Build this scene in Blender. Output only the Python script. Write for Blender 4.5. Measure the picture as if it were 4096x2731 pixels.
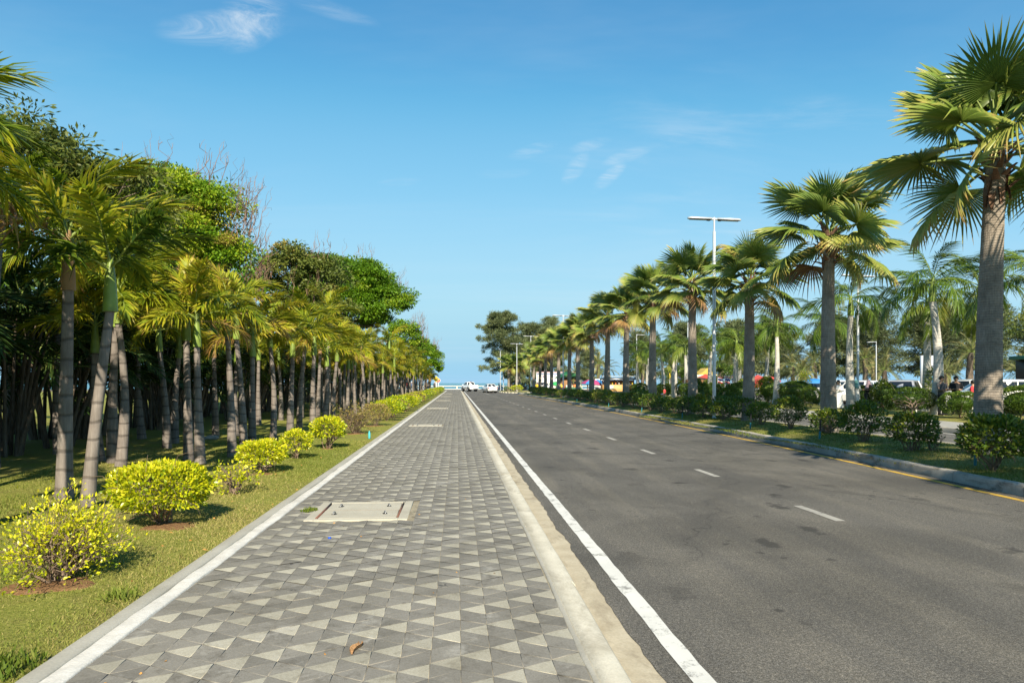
import bpy, bmesh, math, random
import numpy as np
from mathutils import Vector, Matrix

for _o in list(bpy.data.objects):
    bpy.data.objects.remove(_o)
scene = bpy.context.scene
COL = scene.collection
RAD = math.radians
rng = np.random.default_rng(11)
random.seed(5)

# ------------------------------------------------------------------ camera
cam = bpy.data.cameras.new('camera')
cam.sensor_width = 36.0
cam.lens = 24.0
cam.shift_y = 41.5 / 1024.0
cam.clip_start = 0.05
cam.clip_end = 60000
camo = bpy.data.objects.new('camera', cam)
camo.location = (0, 0, 1.6)
camo.rotation_euler = (RAD(90), 0, -math.atan(55 / 683.0))
COL.objects.link(camo)
scene.camera = camo

# ------------------------------------------------------------------ world, sun, exposure
SUN_EL = RAD(35.0)
SUN_AZ = RAD(-2.0)                     # shadows run forward, a touch to the left
world = bpy.data.worlds.new('World')
scene.world = world
world.use_nodes = True
wt = world.node_tree
wt.nodes.clear()
sky = wt.nodes.new('ShaderNodeTexSky')
sky.sky_type = 'NISHITA'
sky.sun_disc = False
sky.sun_elevation = SUN_EL
sky.sun_rotation = math.pi + SUN_AZ
sky.altitude = 0
sky.air_density = 0.7
sky.dust_density = 0.0
sky.ozone_density = 1.0
bg = wt.nodes.new('ShaderNodeBackground')
bg.inputs['Strength'].default_value = 0.12
wo = wt.nodes.new('ShaderNodeOutputWorld')
# thin wisps of high cloud: stretched noise over the sky directions
tc = wt.nodes.new('ShaderNodeTexCoord')
sep = wt.nodes.new('ShaderNodeSeparateXYZ')
wt.links.new(tc.outputs['Generated'], sep.inputs[0])
def wmath(op, a, b=None):
    n = wt.nodes.new('ShaderNodeMath'); n.operation = op
    for i, v in enumerate((a, b)):
        if v is None: continue
        if isinstance(v, (int, float)): n.inputs[i].default_value = v
        else: wt.links.new(v, n.inputs[i])
    return n.outputs[0]
zc = wmath('ADD', wmath('MAXIMUM', sep.outputs[2], 0.0), 0.12)
comb = wt.nodes.new('ShaderNodeCombineXYZ')
wt.links.new(wmath('DIVIDE', sep.outputs[0], zc), comb.inputs[0])
wt.links.new(wmath('DIVIDE', sep.outputs[1], zc), comb.inputs[1])
mp = wt.nodes.new('ShaderNodeMapping')
mp.inputs['Rotation'].default_value = (0, 0, RAD(35))
mp.inputs['Scale'].default_value = (1.0, 2.6, 1)
wt.links.new(comb.outputs[0], mp.inputs[0])
def wnoise(scale, detail, rough, dist=0.0, vec=None):
    n = wt.nodes.new('ShaderNodeTexNoise')
    n.inputs['Scale'].default_value = scale
    n.inputs['Detail'].default_value = detail
    n.inputs['Roughness'].default_value = rough
    n.inputs['Distortion'].default_value = dist
    wt.links.new(vec or mp.outputs[0], n.inputs['Vector'])
    return n.outputs[0]
def wramp(src, a, b, hi=1.0):
    n = wt.nodes.new('ShaderNodeMapRange')
    n.interpolation_type = 'SMOOTHSTEP'
    n.inputs['From Min'].default_value = a; n.inputs['From Max'].default_value = b
    n.inputs['To Min'].default_value = 0; n.inputs['To Max'].default_value = hi
    wt.links.new(src, n.inputs['Value'])
    return n.outputs[0]
wisp = wmath('MULTIPLY', wramp(wnoise(0.55, 3, 0.5), 0.52, 0.72), wramp(wnoise(1.9, 7, 0.62, 0.6), 0.42, 0.78, 0.55))
veil = wramp(wnoise(0.35, 6, 0.62, 0.5), 0.42, 0.8, 0.17)
def wdot(v):
    dp = wt.nodes.new('ShaderNodeVectorMath'); dp.operation = 'DOT_PRODUCT'
    wt.links.new(tc.outputs['Generated'], dp.inputs[0]); dp.inputs[1].default_value = v
    return dp.outputs['Value']
def lobe(d, s1, s2, ang, hi):          # the few separate small clouds, long and thin
    c = Vector(d).normalized(); r_ = c.cross(Vector((0, 0, 1))).normalized(); u_ = r_.cross(c)
    U = r_ * math.cos(ang) + u_ * math.sin(ang); V = u_ * math.cos(ang) - r_ * math.sin(ang)
    e2 = wmath('ADD', wmath('POWER', wmath('DIVIDE', wdot(U), s1), 2.0), wmath('POWER', wmath('DIVIDE', wdot(V), s2), 2.0))
    return wmath('MULTIPLY', wramp(e2, 1.0, 0.0, hi), wmath('GREATER_THAN', wdot(c), 0.5))
fine = wramp(wnoise(2.6, 10, 0.70, 1.6), 0.34, 0.86)
def dirpx(px, py):                      # world direction of a spot in the sky
    x, z = (px - 512) / 683.0, (383 - py) / 683.0
    a = math.atan(55 / 683.0)
    return (x * math.cos(a) + math.sin(a), math.cos(a) - x * math.sin(a), z)
cl = None
for px, py, s1, s2, an, hi in ((250, 19, 0.050, 0.030, 40, 0.75), (226, 28, 0.075, 0.020, 14, 0.6), (200, 32, 0.05, 0.014, 5, 0.35), (608, 178, 0.030, 0.010, 38, 0.55), (575, 169, 0.026, 0.012, 50, 0.42), (627, 156, 0.034, 0.009, 15, 0.4), (532, 151, 0.036, 0.009, 15, 0.35), (505, 173, 0.04, 0.008, 4, 0.25), (590, 145, 0.03, 0.008, 12, 0.25), (400, 182, 0.03, 0.006, 5, 0.2), (330, 10, 0.06, 0.01, -8, 0.2)):
    l = wmath('MULTIPLY', lobe(dirpx(px, py), s1 * 1.15, s2 * 1.15, RAD(an), min(1.0, hi * 1.35)), fine)
    cl = l if cl is None else wmath('MAXIMUM', cl, l)
mask = wmath('MINIMUM', wmath('ADD', wmath('ADD', wmath('MULTIPLY', wisp, 0.6), veil), cl), 0.8)
mixc = wt.nodes.new('ShaderNodeMix'); mixc.data_type = 'RGBA'
wt.links.new(mask, mixc.inputs['Factor'])
sc1 = wt.nodes.new('ShaderNodeVectorMath'); sc1.operation = 'SCALE'; sc1.inputs['Scale'].default_value = 0.12 * 0.5
wt.links.new(sky.outputs[0], sc1.inputs[0])
crv = wt.nodes.new('ShaderNodeRGBCurve')     # camera-like rendering of the sky's blues
wt.links.new(sc1.outputs[0], crv.inputs['Color'])
KS = 0.83
for ch, pts in enumerate((((0, 0), (0.058, 0.062), (0.099, 0.16), (0.208, 0.285), (0.40, 0.280), (0.70, 0.245), (1.0, 0.33)),
                          ((0, 0), (0.097, 0.238), (0.164, 0.40), (0.325, 0.51), (0.55, 0.485), (0.75, 0.45), (1.0, 0.48)),
                          ((0, 0), (0.181, 0.46), (0.286, 0.60), (0.485, 0.64), (0.63, 0.60), (0.8, 0.58), (1.0, 0.55)))):
    cu = crv.mapping.curves[ch]
    cu.points[0].location = pts[0]; cu.points[1].location = (pts[-1][0], pts[-1][1] * KS)
    for p in pts[1:-1]: cu.points.new(p[0], p[1] * KS)
crv.mapping.update()
sc2 = wt.nodes.new('ShaderNodeVectorMath'); sc2.operation = 'SCALE'; sc2.inputs['Scale'].default_value = 1 / 0.12
wt.links.new(crv.outputs[0], sc2.inputs[0])
wt.links.new(sc2.outputs[0], mixc.inputs['A'])
mixc.inputs['B'].default_value = (4.0, 4.35, 4.6, 1)
wt.links.new(mixc.outputs['Result'], bg.inputs['Color'])
wt.links.new(bg.outputs[0], wo.inputs[0])

sl = bpy.data.lights.new('sun', 'SUN')
sl.energy = 5.0
sl.angle = RAD(0.53)
sl.color = (1.0, 0.885, 0.69)
slo = bpy.data.objects.new('sun', sl)
slo.rotation_euler = Vector((math.sin(SUN_AZ) * math.cos(SUN_EL), math.cos(SUN_AZ) * math.cos(SUN_EL), -math.sin(SUN_EL))).to_track_quat('-Z', 'Y').to_euler()
slo.location = (0, -20, 30)
COL.objects.link(slo)

vs = scene.view_settings
vs.view_transform = 'Standard'
vs.look = 'None'
vs.gamma = 1.0
vs.use_curve_mapping = False
vs.exposure = 0.82
scene.render.engine = 'CYCLES'
scene.cycles.use_denoising = True
scene.cycles.max_bounces = 6
scene.cycles.diffuse_bounces = 3
scene.cycles.glossy_bounces = 2
scene.cycles.transmission_bounces = 3
scene.cycles.transparent_max_bounces = 6

# ------------------------------------------------------------------ materials
class NT:
    def __init__(s, name):
        s.m = bpy.data.materials.new(name); s.m.use_nodes = True
        s.t = s.m.node_tree; s.t.nodes.clear()
        s.out = s.t.nodes.new('ShaderNodeOutputMaterial')
    def n(s, typ, **kw):
        nd = s.t.nodes.new(typ)
        for k, v in kw.items():
            if k.startswith('i_'):
                key = k[2:].replace('_', ' ')
                s.set(nd.inputs[key], v)
            else: setattr(nd, k, v)
        return nd
    def set(s, sock, v):
        if isinstance(v, bpy.types.NodeSocket): s.t.links.new(v, sock)
        elif isinstance(v, tuple) and len(v) == 3 and sock.type == 'RGBA': sock.default_value = (*v, 1)
        else: sock.default_value = v
    def pos(s, scale=(1, 1, 1), obj=False):
        g = s.n('ShaderNodeTexCoord').outputs['Object'] if obj else s.n('ShaderNodeNewGeometry').outputs['Position']
        if scale == (1, 1, 1): return g
        mpn = s.n('ShaderNodeMapping'); mpn.inputs['Scale'].default_value = scale
        s.t.links.new(g, mpn.inputs[0]); return mpn.outputs[0]
    def noise(s, vec, scale, detail=4, rough=0.55, dist=0.0):
        nd = s.n('ShaderNodeTexNoise'); s.t.links.new(vec, nd.inputs['Vector'])
        nd.inputs['Scale'].default_value = scale; nd.inputs['Detail'].default_value = detail
        nd.inputs['Roughness'].default_value = rough; nd.inputs['Distortion'].default_value = dist
        return nd.outputs[0]
    def rng(s, v, a, b, c=0.0, d=1.0):
        nd = s.n('ShaderNodeMapRange'); s.set(nd.inputs['Value'], v)
        for k, x in (('From Min', a), ('From Max', b), ('To Min', c), ('To Max', d)): nd.inputs[k].default_value = x
        return nd.outputs[0]
    def ramp(s, v, stops):
        nd = s.n('ShaderNodeValToRGB'); s.set(nd.inputs[0], v); cr = nd.color_ramp
        while len(cr.elements) < len(stops): cr.elements.new(0.5)
        for e, (p, c) in zip(cr.elements, stops): e.position = p; e.color = (*c, 1)
        return nd.outputs[0]
    def mix(s, f, a, b, bt='MIX'):
        nd = s.n('ShaderNodeMix', data_type='RGBA', blend_type=bt)
        s.set(nd.inputs['Factor'], f); s.set(nd.inputs['A'], a); s.set(nd.inputs['B'], b)
        return nd.outputs['Result']
    def math(s, op, a, b=0.0):
        nd = s.n('ShaderNodeMath', operation=op); s.set(nd.inputs[0], a); s.set(nd.inputs[1], b)
        return nd.outputs[0]
    def bump(s, h, strength=0.3, dist=0.01):
        nd = s.n('ShaderNodeBump'); s.t.links.new(h, nd.inputs['Height'])
        nd.inputs['Strength'].default_value = strength; nd.inputs['Distance'].default_value = dist
        return nd.outputs[0]
    def bsdf(s, col, rough=0.6, metal=0.0, spec=0.4, normal=None, coat=0.0):
        nd = s.n('ShaderNodeBsdfPrincipled')
        s.set(nd.inputs['Base Color'], col); s.set(nd.inputs['Roughness'], rough)
        nd.inputs['Metallic'].default_value = metal; nd.inputs['Specular IOR Level'].default_value = spec
        if coat: nd.inputs['Coat Weight'].default_value = coat; nd.inputs['Coat Roughness'].default_value = 0.06
        if normal is not None: s.t.links.new(normal, nd.inputs['Normal'])
        return nd.outputs[0]
    def end(s, sh):
        s.t.links.new(sh, s.out.inputs[0]); return s.m

M = {}
def plain(name, col, rough=0.6, metal=0.0, spec=0.4, var=0.12, scale=6.0, coat=0.0):
    k = NT(name)
    nz = k.noise(k.pos(), scale, 4)
    c = k.mix(k.rng(nz, 0.3, 0.7), tuple(x * (1 - var) for x in col), tuple(min(1, x * (1 + var)) for x in col))
    M[name] = k.end(k.bsdf(c, rough, metal, spec, coat=coat)); return M[name]

def leafmat(name, stops, rough=0.45, trans=0.3, spec=0.3, obvar=0.25):
    k = NT(name)
    at = k.n('ShaderNodeAttribute', attribute_name='tint').outputs['Fac']
    oi = k.n('ShaderNodeObjectInfo').outputs['Random']
    t = k.math('ADD', at, k.rng(oi, 0, 1, -obvar * 0.4, obvar * 0.4))
    c = k.ramp(t, stops)
    hs = k.n('ShaderNodeHueSaturation'); k.set(hs.inputs['Color'], c)
    k.set(hs.inputs['Value'], k.rng(oi, 0, 1, 1 - obvar * 0.5, 1 + obvar * 0.5))
    c = hs.outputs[0]
    p = k.bsdf(c, rough, 0, spec)
    tr = k.n('ShaderNodeBsdfTranslucent'); k.set(tr.inputs['Color'], c)
    ms = k.n('ShaderNodeMixShader'); ms.inputs[0].default_value = trans
    k.t.links.new(p, ms.inputs[1]); k.t.links.new(tr.outputs[0], ms.inputs[2])
    M[name] = k.end(ms.outputs[0])

leafmat('fan_leaf', [(0.0, (0.085, 0.145, 0.028)), (0.35, (0.19, 0.275, 0.05)), (0.6, (0.38, 0.38, 0.09)), (0.8, (0.44, 0.29, 0.10)), (1.0, (0.22, 0.13, 0.07))], 0.36, 0.3, 0.4)
leafmat('foxtail_leaf', [(0.0, (0.04, 0.09, 0.012)), (0.3, (0.175, 0.25, 0.016)), (0.55, (0.38, 0.385, 0.022)), (0.75, (0.44, 0.36, 0.035)), (0.9, (0.32, 0.18, 0.06)), (1.0, (0.22, 0.13, 0.07))], 0.42, 0.42, 0.35)
leafmat('royal_leaf', [(0.0, (0.045, 0.095, 0.010)), (0.4, (0.12, 0.20, 0.018)), (0.7, (0.24, 0.27, 0.04)), (1.0, (0.28, 0.20, 0.09))], 0.4, 0.3, 0.4)
leafmat('date_leaf', [(0.0, (0.10, 0.125, 0.05)), (0.5, (0.20, 0.21, 0.08)), (1.0, (0.33, 0.26, 0.11))], 0.5, 0.2)
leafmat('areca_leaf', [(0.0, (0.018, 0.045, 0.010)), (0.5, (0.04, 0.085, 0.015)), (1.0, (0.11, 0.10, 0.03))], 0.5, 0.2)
leafmat('needle', [(0.0, (0.05, 0.07, 0.026)), (0.5, (0.15, 0.185, 0.08)), (1.0, (0.23, 0.245, 0.115))], 0.6, 0.2, 0.2)
leafmat('tree_leaf', [(0.0, (0.05, 0.125, 0.007)), (0.4, (0.13, 0.265, 0.011)), (0.75, (0.32, 0.39, 0.02)), (1.0, (0.30, 0.22, 0.06))], 0.5, 0.3)
leafmat('olive_leaf', [(0.0, (0.07, 0.11, 0.022)), (0.5, (0.17, 0.20, 0.035)), (0.8, (0.28, 0.22, 0.05)), (1.0, (0.25, 0.15, 0.06))], 0.5, 0.25)
leafmat('gold_leaf', [(0.0, (0.13, 0.23, 0.012)), (0.3, (0.38, 0.46, 0.012)), (0.7, (0.62, 0.60, 0.014)), (1.0, (0.76, 0.68, 0.06))], 0.33, 0.30, 0.5, 0.1)
leafmat('hedge_leaf', [(0.0, (0.03, 0.065, 0.009)), (0.45, (0.08, 0.145, 0.016)), (0.8, (0.22, 0.27, 0.024)), (1.0, (0.34, 0.32, 0.04))], 0.38, 0.22, 0.45, 0.2)
leafmat('dull_leaf', [(0.0, (0.16, 0.15, 0.045)), (0.5, (0.30, 0.25, 0.07)), (1.0, (0.34, 0.22, 0.09))], 0.5, 0.25)
leafmat('grass_blade', [(0.0, (0.10, 0.16, 0.016)), (0.5, (0.25, 0.265, 0.06)), (0.8, (0.38, 0.33, 0.12)), (1.0, (0.42, 0.34, 0.15))], 0.6, 0.3, 0.2)

def bark(name, c1, c2, ring=0.0, ringscale=9.0, vscale=(14, 14, 1.2), rough=0.85, bstr=0.5, patch=None):
    k = NT(name); p = k.pos(obj=True)
    nv = k.noise(k.pos(vscale, True), 3.0, 6, 0.65)
    nb = k.noise(p, 2.2, 4)
    c = k.mix(k.rng(nv, 0.3, 0.7), c1, c2)
    c = k.mix(k.rng(nb, 0.42, 0.66, 0, 0.6), c, tuple(x * 0.55 for x in c1)); c = k.mix(k.rng(k.noise(p, 0.9, 6, 0.7, 0.8), 0.5, 0.68, 0, 0.55), c, tuple(x * 1.25 for x in c2))
    h = nv
    if ring:
        wv = k.n('ShaderNodeTexWave', wave_type='BANDS', bands_direction='Z')
        k.t.links.new(p, wv.inputs['Vector']); wv.inputs['Scale'].default_value = ringscale
        wv.inputs['Distortion'].default_value = 2.6; wv.inputs['Detail'].default_value = 4; wv.inputs['Detail Scale'].default_value = 1.5
        r = k.rng(wv.outputs['Fac'], 0.86, 1.0)
        c = k.mix(k.math('MULTIPLY', r, ring), c, patch or tuple(x * 0.35 for x in c1))
        h = k.math('SUBTRACT', nv, k.math('MULTIPLY', r, 0.8))
    M[name] = k.end(k.bsdf(c, rough, 0, 0.2, k.bump(h, bstr, 0.02)))
bark('fan_trunk', (0.22, 0.185, 0.15), (0.40, 0.345, 0.285), 0.28, 6.5, (16, 16, 2.0), 0.9, 0.7)
bark('foxtail_trunk', (0.15, 0.128, 0.115), (0.27, 0.24, 0.215), 0.6, 1.45, (10, 10, 0.8), 0.8, 0.35)
bark('royal_trunk', (0.42, 0.40, 0.36), (0.62, 0.60, 0.55), 0.5, 2.2, (9, 9, 1.0), 0.8, 0.3, (0.22, 0.2, 0.18))
bark('tree_bark', (0.10, 0.075, 0.055), (0.22, 0.18, 0.14))
bark('twig', (0.17, 0.12, 0.085), (0.33, 0.25, 0.19), vscale=(20, 20, 20))
bark('twig_red', (0.20, 0.12, 0.085), (0.34, 0.22, 0.16), vscale=(20, 20, 20))
bark('boot', (0.13, 0.07, 0.045), (0.36, 0.22, 0.15), vscale=(8, 8, 8))
plain('crownshaft', (0.17, 0.24, 0.045), 0.4, var=0.45, scale=3)
plain('crownshaft_tan', (0.26, 0.16, 0.075), 0.6, var=0.3, scale=4)
plain('petiole', (0.20, 0.26, 0.06), 0.5, var=0.25)
plain('petiole_brown', (0.30, 0.20, 0.09), 0.6, var=0.25)

# ------------------------------------------------------------------ mesh helpers
class Geo:
    def __init__(s): s.V = []; s.L = []; s.T = []; s.Mi = []; s.A = []; s.n = 0
    def add(s, V, F, m=0, t=0.0):
        V = np.asarray(V, float).reshape(-1, 3); F = np.asarray(F, int)
        if F.ndim == 1: F = F[None]
        s.V.append(V); s.L.append((F + s.n).ravel()); s.T.append(np.full(len(F), F.shape[1])); s.Mi.append(np.full(len(F), m))
        s.A.append(np.broadcast_to(np.asarray(t, float), (len(V),)).copy()); s.n += len(V); return s
    def mesh(s, name, mats, smooth=False, tint=False):
        me = bpy.data.meshes.new(name)
        V = np.concatenate(s.V); L = np.concatenate(s.L); T = np.concatenate(s.T); Mi = np.concatenate(s.Mi)
        me.vertices.add(len(V)); me.vertices.foreach_set('co', V.astype(np.float32).ravel())
        me.loops.add(len(L)); me.loops.foreach_set('vertex_index', L.astype(np.int32))
        me.polygons.add(len(T)); st = np.concatenate([[0], np.cumsum(T)[:-1]])
        me.polygons.foreach_set('loop_start', st.astype(np.int32))
        me.polygons.foreach_set('material_index', Mi.astype(np.int32))
        if smooth: me.polygons.foreach_set('use_smooth', np.ones(len(T), bool))
        me.update(calc_edges=True)
        if tint:
            a = me.attributes.new('tint', 'FLOAT', 'POINT'); a.data.foreach_set('value', np.concatenate(s.A).astype(np.float32))
        for m in (mats if isinstance(mats, (list, tuple)) else [mats]): me.materials.append(M[m] if isinstance(m, str) else m)
        return me

def ob(name, me, parent=None, loc=(0, 0, 0), rot=(0, 0, 0), sc=(1, 1, 1), label=None, cat=None, group=None, kind=None, mw=None):
    o = bpy.data.objects.new(name, me)
    COL.objects.link(o)
    if parent is not None: o.parent = parent
    if mw is not None: o.matrix_basis = mw
    else:
        o.location = loc; o.rotation_euler = rot; o.scale = sc if isinstance(sc, (tuple, list)) else (sc, sc, sc)
    if label: o['label'] = label
    if cat: o['category'] = cat
    if group: o['group'] = group
    if kind: o['kind'] = kind
    return o
def empty(name, loc, rz, label, cat, group=None):
    return ob(name, None, None, loc, (0, 0, rz), 1, label, cat, group)

def norm(a): return a / np.maximum(np.linalg.norm(a, axis=-1, keepdims=True), 1e-9)

def tube(g, pts, rad, seg=8, m=0, cap=True, t=0.0):
    P = np.asarray(pts, float); n = len(P); R = np.broadcast_to(np.asarray(rad, float), (n,))
    T = norm(np.gradient(P, axis=0))
    ref = np.array([0, 0, 1.0]) if abs(T[0, 2]) < 0.9 else np.array([1.0, 0, 0])
    U = norm(np.cross(T, ref)); W = np.cross(T, U)
    a = np.linspace(0, 2 * math.pi, seg, endpoint=False)
    V = P[:, None] + R[:, None, None] * (np.cos(a)[None, :, None] * U[:, None] + np.sin(a)[None, :, None] * W[:, None])
    i = np.arange(n - 1)[:, None] * seg; j = np.arange(seg)[None]; k = (j + 1) % seg
    F = np.stack([i + j, i + k, i + seg + k, i + seg + j], -1).reshape(-1, 4)
    g.add(V, F[:, ::-1], m, t)
    if cap:
        g.add(V[0], np.arange(seg)[None], m, t); g.add(V[-1], np.arange(seg)[None, ::-1], m, t)
    return g

def box(g, c, s, rz=0.0, m=0, ry=0.0, bev=0.0):
    sx, sy, sz = (x / 2 for x in s)
    if bev:
        b = bev
        ring = [(-sx + b, -sy), (sx - b, -sy), (sx, -sy + b), (sx, sy - b), (sx - b, sy), (-sx + b, sy), (-sx, sy - b), (-sx, -sy + b)]
        V = [(x, y, -sz) for x, y in ring] + [(x, y, sz - b) for x, y in ring] + [(x * (1 - b / sx), y * (1 - b / sy), sz) for x, y in ring]
        F4 = [(r * 8 + i, r * 8 + (i + 1) % 8, (r + 1) * 8 + (i + 1) % 8, (r + 1) * 8 + i) for r in (0, 1) for i in range(8)]
        F8 = [tuple(range(7, -1, -1)), tuple(range(16, 24))]
    else:
        V = [(x, y, z) for z in (-sz, sz) for x, y in ((-sx, -sy), (sx, -sy), (sx, sy), (-sx, sy))]
        F4 = [(0, 1, 5, 4), (1, 2, 6, 5), (2, 3, 7, 6), (3, 0, 4, 7), (3, 2, 1, 0), (4, 5, 6, 7)]; F8 = None
    V = np.array(V)
    if ry: ca, sa = math.cos(ry), math.sin(ry); V = np.stack([V[:, 0] * ca + V[:, 2] * sa, V[:, 1], -V[:, 0] * sa + V[:, 2] * ca], -1)
    if rz: ca, sa = math.cos(rz), math.sin(rz); V = np.stack([V[:, 0] * ca - V[:, 1] * sa, V[:, 0] * sa + V[:, 1] * ca, V[:, 2]], -1)
    V = V + np.array(c)
    g.add(V, F4, m)
    if F8: g.add(V, F8, m)
    return g

def lathe(g, prof, seg=16, m=0, c=(0, 0, 0), axis='z', cap=True):
    a = np.linspace(0, 2 * math.pi, seg, endpoint=False); pr = np.asarray(prof, float); n = len(pr)
    V = np.stack([pr[:, None, 0] * np.cos(a), pr[:, None, 0] * np.sin(a), np.repeat(pr[:, 1:2], seg, 1)], -1).reshape(-1, 3)
    if axis == 'y': V = V[:, [0, 2, 1]] * np.array([1, -1, 1])
    if axis == 'x': V = V[:, [2, 0, 1]]
    V = V + np.array(c)
    i = np.arange(n - 1)[:, None] * seg; j = np.arange(seg)[None]; k = (j + 1) % seg
    g.add(V, np.stack([i + j, i + k, i + seg + k, i + seg + j], -1).reshape(-1, 4), m)
    if cap:
        g.add(V[:seg], np.arange(seg)[None, ::-1], m); g.add(V[-seg:], np.arange(seg)[None], m)
    return g

def poly(g, pts, thick, m=0):
    """flat polygon (list of 3d points) with thickness vector"""
    P = np.asarray(pts, float); n = len(P); V = np.concatenate([P, P + np.asarray(thick, float)])
    g.add(V, np.arange(n)[None, ::-1], m); g.add(V, (np.arange(n) + n)[None], m)
    j = np.arange(n); k = (j + 1) % n
    g.add(V, np.stack([j, k, k + n, j + n], -1), m); return g

def leaves(g, P, D, L, W, t, fold=0.12, m=0, fine=True, r=rng):
    """many leaves: base points P, directions D, lengths, widths, tints"""
    n = len(P); D = norm(np.asarray(D, float)); L = np.broadcast_to(L, (n,))[:, None]; W = np.broadcast_to(W, (n,))[:, None]
    S = norm(np.cross(D, norm(r.normal(size=(n, 3)) + np.array([0, 0, 0.8])))); Nn = np.cross(S, D)
    if fine:
        V = np.stack([P, P + D * L * 0.45 - S * W * 0.5 + Nn * W * fold, P + D * L - Nn * L * 0.12, P + D * L * 0.45 + S * W * 0.5 + Nn * W * fold, P + D * L * 0.5], 1)
        F = np.array([[0, 4, 1], [4, 2, 1], [0, 3, 4], [4, 3, 2]]); k = 5
    else:
        V = np.stack([P, P + D * L * 0.5 - S * W * 0.5, P + D * L, P + D * L * 0.5 + S * W * 0.5], 1); F = np.array([[0, 3, 2, 1]]); k = 4
    FF = (np.arange(n)[:, None, None] * k + F[None]).reshape(-1, F.shape[1])
    g.add(V, FF, m, np.repeat(np.broadcast_to(t, (n,)), k)); return g

def sph(n, r=rng): return norm(r.normal(size=(n, 3)))
ORD = 'zeroth first second third fourth fifth sixth seventh eighth ninth tenth eleventh twelfth thirteenth fourteenth fifteenth sixteenth seventeenth eighteenth nineteenth twentieth'.split()
def nth(n):
    if n < len(ORD): return ORD[n]
    return f"{n}{'th' if 10 <= n % 100 <= 20 else {1: 'st', 2: 'nd', 3: 'rd'}.get(n % 10, 'th')}"
# ------------------------------------------------------------------ setting materials
def m_asphalt(name, base):
    k = NT(name); p = k.pos()
    sp = k.noise(p, 130, 2, 0.75); sp2 = k.noise(p, 52, 3, 0.75); big = k.noise(p, 0.45, 5, 0.6, 0.6); streak = k.noise(k.pos((1.6, 0.12, 1)), 1.0, 5, 0.6)
    c = k.ramp(sp, [(0.34, tuple(x * 0.45 for x in base)), (0.50, base), (0.66, tuple(x * 1.95 for x in base))])
    c = k.mix(k.rng(sp2, 0.42, 0.6), c, k.mix(1.0, c, (0.55, 0.54, 0.52), 'MULTIPLY')); c = k.mix(k.rng(k.noise(p, 20, 5, 0.8), 0.48, 0.62, 0, 0.75), c, k.mix(1.0, c, (1.45, 1.42, 1.36), 'MULTIPLY'))
    c = k.mix(k.rng(big, 0.40, 0.60, 0, 0.85), c, k.mix(1.0, c, (0.66, 0.665, 0.67), 'MULTIPLY'))
    c = k.mix(k.rng(streak, 0.46, 0.62, 0, 0.8), c, k.mix(1.0, c, (1.34, 1.31, 1.24), 'MULTIPLY'))
    # oil spots
    vo = k.n('ShaderNodeTexVoronoi', voronoi_dimensions='2D'); k.t.links.new(k.pos((1, 0.55, 1)), vo.inputs['Vector']); vo.inputs['Scale'].default_value = 0.9
    wob = k.math('ADD', vo.outputs['Distance'], k.rng(k.noise(p, 4, 6, 0.7), 0.3, 0.7, -0.13, 0.13))
    spot = k.math('MULTIPLY', k.rng(wob, 0.04, 0.11, 1, 0), k.rng(k.noise(p, 0.33, 2), 0.40, 0.52))
    vo2 = k.n('ShaderNodeTexVoronoi', voronoi_dimensions='2D'); k.t.links.new(p, vo2.inputs['Vector']); vo2.inputs['Scale'].default_value = 2.4
    w2 = k.math('ADD', vo2.outputs['Distance'], k.rng(k.noise(p, 9, 5, 0.7), 0.3, 0.7, -0.12, 0.12))
    spot2 = k.math('MULTIPLY', k.rng(w2, 0.05, 0.10, 1, 0), k.rng(k.noise(p, 0.5, 3), 0.53, 0.60))
    c = k.mix(k.math('MULTIPLY', k.math('MAXIMUM', spot, spot2), 0.75), c, tuple(x * 0.3 for x in base))
    # hairline cracks
    v3 = k.n('ShaderNodeTexVoronoi', feature='DISTANCE_TO_EDGE', voronoi_dimensions='2D'); v3.inputs['Scale'].default_value = 0.16
    wv = k.n('ShaderNodeVectorMath', operation='ADD'); k.t.links.new(k.pos((1, 0.7, 1)), wv.inputs[0])
    nn = k.n('ShaderNodeTexNoise'); nn.inputs['Scale'].default_value = 0.8; nn.inputs['Detail'].default_value = 6; k.t.links.new(p, nn.inputs['Vector'])
    sc = k.n('ShaderNodeVectorMath', operation='SCALE'); sc.inputs['Scale'].default_value = 1.6; k.t.links.new(nn.outputs['Color'], sc.inputs[0])
    k.t.links.new(sc.outputs[0], wv.inputs[1]); k.t.links.new(wv.outputs[0], v3.inputs['Vector'])
    crack = k.math('MULTIPLY', k.rng(v3.outputs['Distance'], 0.0006, 0.0022, 1, 0), k.rng(k.noise(p, 0.5, 3), 0.48, 0.56))
    halo = k.math('MULTIPLY', k.rng(v3.outputs['Distance'], 0.0, 0.03, 0.4, 0), k.rng(k.noise(p, 0.5, 3), 0.42, 0.56))
    c = k.mix(halo, c, tuple(x * 0.55 for x in base)); c = k.mix(k.math('MULTIPLY', crack, 0.6), c, tuple(x * 0.3 for x in base))
    return k.end(k.bsdf(c, 0.88, 0, 0.25, k.bump(k.math('ADD', sp, sp2), 0.55, 0.006)))
M['asphalt'] = m_asphalt('asphalt', (0.128, 0.122, 0.109))
M['asphalt_far'] = m_asphalt('asphalt_far', (0.16, 0.154, 0.14))

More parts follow.
